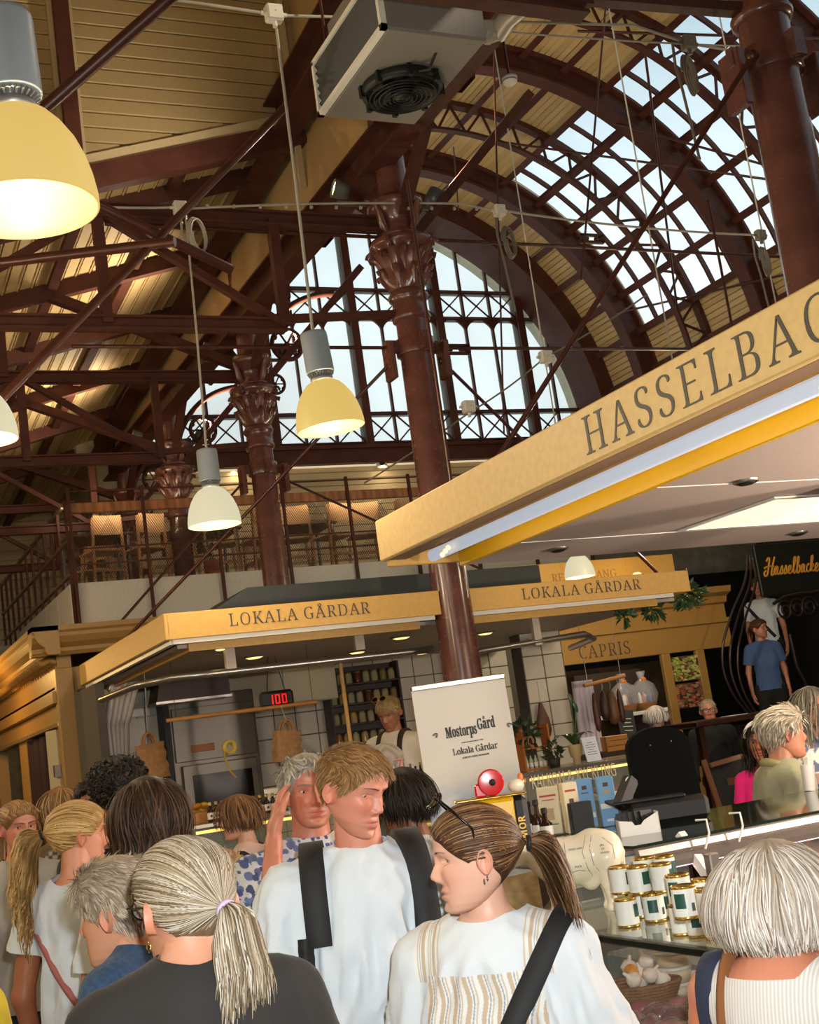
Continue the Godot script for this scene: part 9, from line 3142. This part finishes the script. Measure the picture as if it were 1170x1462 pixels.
	obj("plate", MB.new().cb(Vector3(-0.24, 0.1, -0.13), Vector3(0.1, 0.115, 0.13), 0.005), m_black, sc)
	var m_sc := mat("dead black scale casing", rgb(9, 9, 8), 0.85)
	m_sc.metallic_specular = 0.2
	var hp := PackedVector2Array()
	for k in 13:
		var a := PI * k / 12
		hp.append(Vector2(0.03 + cos(a) * 0.145,0.32 + sin(a) * 0.085))
	hp.append(Vector2(-0.11,0.05))
	hp.append(Vector2(0.19,0.05))
	obj("housing", MB.new().prism(hp, T(Vector3.ZERO), -0.05, 0.05), m_sc, sc)
	obj("screw", MB.new().ball(T(Vector3(-0.01, 0.33, 0.05)), Vector3.ONE * 0.004, 6, 4), m_chrome, sc)
	obj("screw", MB.new().ball(T(Vector3(0.09, 0.335, 0.05)), Vector3.ONE * 0.004, 6, 4), m_chrome, sc)
	obj("seal", MB.new().lathe([[0.0, 0.0], [0.022, 0.0], [0.022, 0.003], [0.0, 0.003]], 20, T(Vector3(-0.13, 0.19, 0.052), 0, PI / 2)), m_white, sc, "round white sticker")
	obj("arm", MB.new().beam(Vector3(-0.12, 0.2, 0.03), Vector3(-0.2, 0.09, 0.08), 0.06, 0.05), m_black, sc)
	var np := thing("napkin_dispenser", "white upright cups on the glass counter by the olive shirt", "dispenser", on_y(1135, 1130, yB) * Vector3(1, 0, 1) + Vector3(0, yB, 0.1), 0.2)
	obj("cup", MB.new().lathe([[0.0, 0.0], [0.025, 0.0], [0.032, 0.11], [0.028, 0.11], [0.022, 0.005], [0.0, 0.005]], 14, T(Vector3.ZERO, 0, 0, -0.15)), m_white, np)
	obj("handle", MB.new().box(T(Vector3(0.02, 0.09, 0), 0, 0, -0.3), Vector3(0.04, 0.1, 0.02)), m_white, np)
	make_cow()
	make_cans()
	make_meat()
func make_cow() -> void:
	var p := (on_y(805,1308,1.25) + on_y(862,1298,1.25)) / 2
	var t := thing("cow_figure", "white ceramic cow marked with butcher's cuts, on the glass shelf", "figurine", Vector3(p.x, 1.25, p.z), deg_to_rad(-25.0))
	var f := Field.new(Vector3(-0.26,-0.01,-0.09),Vector3(0.17,0.27,0.09),0.0065)
	f.cone(Vector3(0.085,0.185,0),Vector3(-0.075,0.18,0),0.062,0.06,0.02,1.15)
	f.cone(Vector3(0.09,0.165,0),Vector3(0.0,0.15,0),0.055,0.055,0.03,1.1)
	f.cone(Vector3(-0.07,0.165,0),Vector3(0.0,0.15,0),0.06,0.055,0.03,1.1)
	f.cone(Vector3(0.115,0.20,0),Vector3(0.06,0.225,0),0.035,0.03,0.03)
	f.cone(Vector3(-0.10,0.19,0),Vector3(-0.165,0.215,0),0.05,0.035,0.03)
	f.cone(Vector3(-0.165,0.215,0),Vector3(-0.225,0.175,0),0.033,0.02,0.02)
	f.cone(Vector3(-0.17,0.235,0.02),Vector3(-0.165,0.24,0.055),0.01,0.007,0.01)
	f.cone(Vector3(-0.17,0.235,-0.02),Vector3(-0.165,0.24,-0.055),0.01,0.007,0.01)
	for s in [-1.0,1.0]:
		f.cone(Vector3(0.1,0.16,s * 0.03),Vector3(0.088,0.085,s * 0.035),0.042,0.021,0.02)
		f.cone(Vector3(0.088,0.085,s * 0.035),Vector3(0.098,0.01,s * 0.035),0.018,0.016,0.01)
		f.cone(Vector3(0.096,0.014,s * 0.035),Vector3(0.092,0.008,s * 0.035),0.019,0.021,0.008)
		f.cone(Vector3(-0.08,0.15,s * 0.03),Vector3(-0.082,0.08,s * 0.035),0.036,0.02,0.02)
		f.cone(Vector3(-0.082,0.08,s * 0.035),Vector3(-0.08,0.01,s * 0.035),0.017,0.015,0.01)
		f.cone(Vector3(-0.081,0.014,s * 0.035),Vector3(-0.084,0.008,s * 0.035),0.018,0.02,0.008)
	f.cone(Vector3(0.135,0.21,0),Vector3(0.155,0.17,0),0.012,0.009,0.01)
	f.cone(Vector3(0.155,0.17,0),Vector3(0.15,0.08,0),0.008,0.007,0.005)
	f.cone(Vector3(0.04,0.1,0),Vector3(0.04,0.095,0),0.03,0.03,0.02)
	var m := f.nets()
	for q in m.v.size():
		m.v[q].y = maxf(m.v[q].y,0.0)
	Field.smooth_normals(m)
	var mc := mat("glazed ivory ceramic", rgb(226, 214, 186), 0.12)
	mc.clearcoat_enabled = true
	mc.clearcoat = 0.8
	obj("body", m, mc, t)
	var ink := mat("thin grey brown line", rgb(120, 104, 84), 0.5)
	var lines := [[[0.06,0.24],[0.045,0.2],[0.05,0.15],[0.07,0.12]],[[0.04,0.24],[0.02,0.19],[0.03,0.14],[0.05,0.1]],[[-0.03,0.24],[-0.035,0.18],[-0.03,0.11]],[[-0.06,0.24],[-0.07,0.18],[-0.055,0.1]],[[-0.055,0.17],[0.0,0.175],[0.035,0.172]],[[-0.05,0.13],[0.0,0.138],[0.04,0.13]],[[0.09,0.23],[0.12,0.2],[0.118,0.15]],[[-0.12,0.22],[-0.115,0.17],[-0.1,0.13]]]
	for ln in lines:
		var pts := PackedVector3Array()
		for k in range(0,ln.size() - 1):
			for s in 5:
				var q := Vector2(ln[k][0],ln[k][1]).lerp(Vector2(ln[k + 1][0],ln[k + 1][1]),s / 5.0)
				var o := f.out_from(Vector3(q.x,q.y,0.0),Vector3(0,0,1),0.12)
				pts.append(o + Vector3(0,0,0.001))
		obj("cut_line", MB.new().tube(pts, 0.0009, 4), ink, t)
	var words := [["EYE", 0.085, 0.205], ["OF", 0.086, 0.194], ["ROUND", 0.09, 0.183], ["SHORT LOIN", 0.0, 0.205], ["PLATE", 0.0, 0.15], ["CHUCK", -0.085, 0.2], ["RIB", -0.045, 0.205]]
	for w in words:
		var o := f.out_from(Vector3(w[1],w[2],0),Vector3(0,0,1),0.12)
		var tx := letters(w[0],0.0055,false,0.001,600)
		var b := obj("lettering", tx, m_ink, t)
		b.position = o + Vector3(0,0,0.003)
func make_cans() -> void:
	var r := 0.033
	var h := 0.082
	var l0 := [[899,1323],[938,1315],[978,1334],[1001,1337],[1026,1340],[918,1309],[960,1309],[900,1303],[992,1316]]
	var l1 := [[890,1276],[917,1276],[948,1273],[983,1311],[1019,1317],[925,1262],[953,1260],[974,1292],[1012,1300]]
	var pos := [[],[]]
	for q in l0:
		pos[0].append(on_y(q[0],q[1],1.25))
	for q in l1:
		pos[1].append(on_y(q[0],q[1],1.25 + h))
	for lv in 2:
		for it in 60:
			for i in pos[lv].size():
				for j in range(i + 1,pos[lv].size()):
					var a: Vector3 = pos[lv][i]
					var b: Vector3 = pos[lv][j]
					var d := b - a
					var l := d.length()
					if l < r * 2.06 and l > 1e-5:
						var m := d / l * (r * 2.06 - l) / 2
						pos[lv][i] = a - m
						pos[lv][j] = b + m
	var proto := {}
	var m_lid := mat("golden can lid", rgb(214, 178, 84), 0.22, 0.95)
	var m_lab := mat("white can label", rgb(226, 226, 214), 0.45)
	var m_grn := mat("dark green label panel", rgb(24, 74, 60), 0.4)
	var names_ := [["front left", "second along the front", "third along the front, right half", "fourth along the front", "farthest right in front", "behind the front left one", "behind the gap in the middle", "at the far left behind", "in the middle behind"], ["far left", "second from left", "third from left", "right half, showing a pink seal", "farthest right", "behind the second from left", "behind the third from left", "in the middle behind", "right half behind"]]
	var rng := RandomNumberGenerator.new()
	rng.seed = 4
	for lv in 2:
		for i in pos[lv].size():
			var t := thing("food_can", "white labelled can with gold lid in the %s layer, %s" % ["lower" if lv == 0 else "upper", names_[lv][i]], "can", pos[lv][i], rng.randf_range(-1.6, 0.4), "stacked cans on the glass shelf")
			obj("can", MB.new().lathe([[0.0, 0.0], [r - 0.002, 0.0], [r, 0.002], [r, 0.005], [r - 0.0015, 0.006], [r - 0.0015, h - 0.006], [r, h - 0.005], [r, h - 0.001], [r - 0.003, h], [r - 0.005, h - 0.003], [0.0, h - 0.003]], 28), m_lid, t)
			obj("label", MB.new().lathe([[r - 0.001, 0.008], [r - 0.0006, 0.009], [r - 0.0006, h - 0.009], [r - 0.001, h - 0.008]], 28), m_lab, t)
			var pn := []
			for y in [0.028,0.064]:
				var row := PackedVector3Array()
				for k in 9:
					var a := -0.1 + 0.9 * k / 8.0
					row.append(Vector3(sin(a) * (r + 0.0002),y,cos(a) * (r + 0.0002)))
				pn.append(row)
			obj("green_panel", MB.new().sheet(pn), m_grn, t)
			for b in 6:
				var a := 1.25 + b * 0.05
				obj("bar_mark", MB.new().box(Transform3D(Basis(Vector3.UP, a), Vector3(sin(a) * r, 0.03, cos(a) * r)), Vector3(0.0009, 0.02, 0.0008)), m_ink, t)
			obj("seal", MB.new().lathe([[0.0, 0.0], [0.006, 0.0], [0.006, 0.0008], [0.0, 0.0008]], 12, Transform3D(Basis(Vector3.UP, 2.0) * Basis(Vector3.RIGHT, PI / 2), Vector3(sin(2.0) * (r - 0.0006), 0.03, cos(2.0) * (r - 0.0006)))), mat("orange seal print", rgb(190, 110, 50), 0.5), t)
func make_meat() -> void:
	var y := 0.94
	var rng := RandomNumberGenerator.new()
	rng.seed = 9
	var m_wick := mat("wicker")
	var bp := on_y(914,1424,0.98)
	var b := thing("bread_basket", "shallow wicker basket in the display case", "basket", Vector3(bp.x + 0.0, y, bp.z), deg_to_rad(-30))
	for k in 9:
		var pts := PackedVector3Array()
		for q in 24:
			var a := TAU * q / 24
			var e := 0.085 + 0.004 * k
			pts.append(Vector3(cos(a) * e * 1.15,0.006 + k * 0.0095 + 0.0015 * (q % 2),sin(a) * e * 0.8))
		obj("weave", MB.new().tube(pts, 0.0062, 5, false, true), m_wick, b)
	obj("bottom", MB.new().lathe([[0.0, 0.0], [0.08, 0.0], [0.08, 0.006], [0.0, 0.006]], 18), m_wick, b)
	var m_gar := mat("garlic skin", rgb(226, 208, 188), 0.5)
	var m_org := mat("orange wax", rgb(216, 140, 30), 0.4)
	for k in 11:
		var p := b.position + Vector3(rng.randf_range(-0.07,0.08),0.085 + 0.02 * (k % 3),rng.randf_range(-0.05,0.05))
		var g := thing("garlic_bulb" if k % 4 else "cheese_piece", "", "food", p, rng.randf() * 3, "food in the wicker basket")
		if k % 4:
			g.set_meta("label", "white garlic bulb heaped in the wicker basket")
			obj("bulb", MB.new().lathe([[0.0, -0.018], [0.018, -0.016], [0.026, 0.0], [0.02, 0.016], [0.006, 0.028], [0.004, 0.045], [0.0, 0.046]], 14, T(Vector3.ZERO, 0, rng.randf_range(-0.9, 0.9), rng.randf_range(-0.9, 0.9)), 0.07, 7), m_gar, g)
			obj("root", MB.new().ball(T(Vector3(0, -0.018, 0)), Vector3(0.006, 0.003, 0.006), 6, 4), m_wick, g)
		else:
			g.set_meta("label", ["orange waxed piece at the left in the wicker basket", "orange waxed piece in the middle of the wicker basket", "orange waxed piece at the right of the wicker basket"][k / 4])
			obj("piece", MB.new().cbox(T(Vector3.ZERO, 0.4, 0.3, 0.5), Vector3(0.05, 0.035, 0.04), 0.012), m_org, g)
	var tp := on_y(956,1412,0.97)
	for k in 4:
		var c := thing("plastic_tub", "stacked cream plastic tub in the display case, %s" % ["bottom", "second", "third", "topmost"][k], "tub", Vector3(tp.x + 0.03, y + k * 0.05, tp.z), 0, "stack of plastic tubs")
		obj("tub", MB.new().lathe([[0.0, 0.0], [0.05, 0.0], [0.056, 0.042], [0.0, 0.042]], 24), mat("cream tub plastic", rgb(226, 204, 160), 0.3), c)
		obj("lid", MB.new().lathe([[0.057, 0.038], [0.06, 0.04], [0.06, 0.047], [0.055, 0.049], [0.0, 0.049]], 24), mat("milky lid", rgb(222, 216, 204), 0.25), c)
	var m_meat := [mat("red meat", rgb(176, 62, 54), 0.25, 0.0, "mottle", 10.0), mat("dark red meat", rgb(132, 40, 36), 0.25, 0.0, "mottle", 10.0), mat("pink meat", rgb(206, 108, 98), 0.25, 0.0, "mottle", 10.0)]
	var film := glass("vacuum film", Color(1, 0.96, 0.96), 0.07, 0.08)
	var pk := [[985,1440,0.08,0],[1005,1420,0.09,2],[960,1455,0.07,1],[930,1450,0.07,1],[900,1440,0.06,0],[955,1432,0.05,2],[1015,1452,0.08,0],[895,1470,0.08,1],[940,1480,0.08,2],[990,1475,0.08,0]]
	var nm := ["large red", "pale red upper right", "dark front middle", "dark middle", "red left", "small pink, crumpled", "red right front", "dark lower left", "pink lowest", "red lowest right"]
	for k in pk.size():
		var q := on_y(pk[k][0],pk[k][1],y + 0.03)
		var m := thing("meat_pack", "vacuum packed piece of meat in the display case, the %s one" % nm[k], "meat", Vector3(q.x + 0.04, y, q.z), rng.randf() * 3, "vacuum packed meat")
		var s: float = pk[k][2]
		var f := Field.new(Vector3(-s * 1.5,-0.01,-s * 1.3),Vector3(s * 1.5,s * 1.2,s * 1.3),s / 9.0)
		for j in 6:
			f.cone(Vector3(rng.randf_range(-0.6,0.6) * s,s * 0.32,rng.randf_range(-0.45,0.45) * s),Vector3(rng.randf_range(-0.6,0.6) * s,s * 0.4,rng.randf_range(-0.45,0.45) * s),s * 0.3,s * 0.36,s * 0.12)
		var mm := f.nets()
		for v in mm.v.size():
			mm.v[v].y = maxf(0.0,mm.v[v].y)
		Field.smooth_normals(mm)
		obj("meat", mm, m_meat[pk[k][3]], m)
		var wrap := MB.new()
		wrap.v = mm.v.duplicate()
		wrap.ix = mm.ix
		wrap.n = mm.n
		for v in wrap.v.size():
			wrap.v[v] += mm.n[v] * (0.003 + 0.003 * absf(sin(mm.v[v].x * 190.0 + mm.v[v].z * 230.0)))
			wrap.v[v].y = maxf(0.0,wrap.v[v].y)
		Field.smooth_normals(wrap)
		obj("film", wrap, film, m)
		obj("seam", MB.new().box(T(Vector3(s * 0.9, s * 0.3, 0), 0, 0.2, 0.5), Vector3(s * 0.4, 0.002, s * 0.8)), film, m)
func _ready() -> void:
	make_light_and_camera()
	make_hall()
	make_columns()
	make_trusses()
	make_rods()
	make_unseen_uplights()
	make_cables()
	make_gallery()
	make_lamps()
	make_heater()
	stall_materials()
	make_local_stall()
	make_left_shop()
	make_far_stall()
	make_stairs()
	make_big_canopy()
	make_near_counter()
	make_unseen_lamps()
	make_goods()
	make_people()
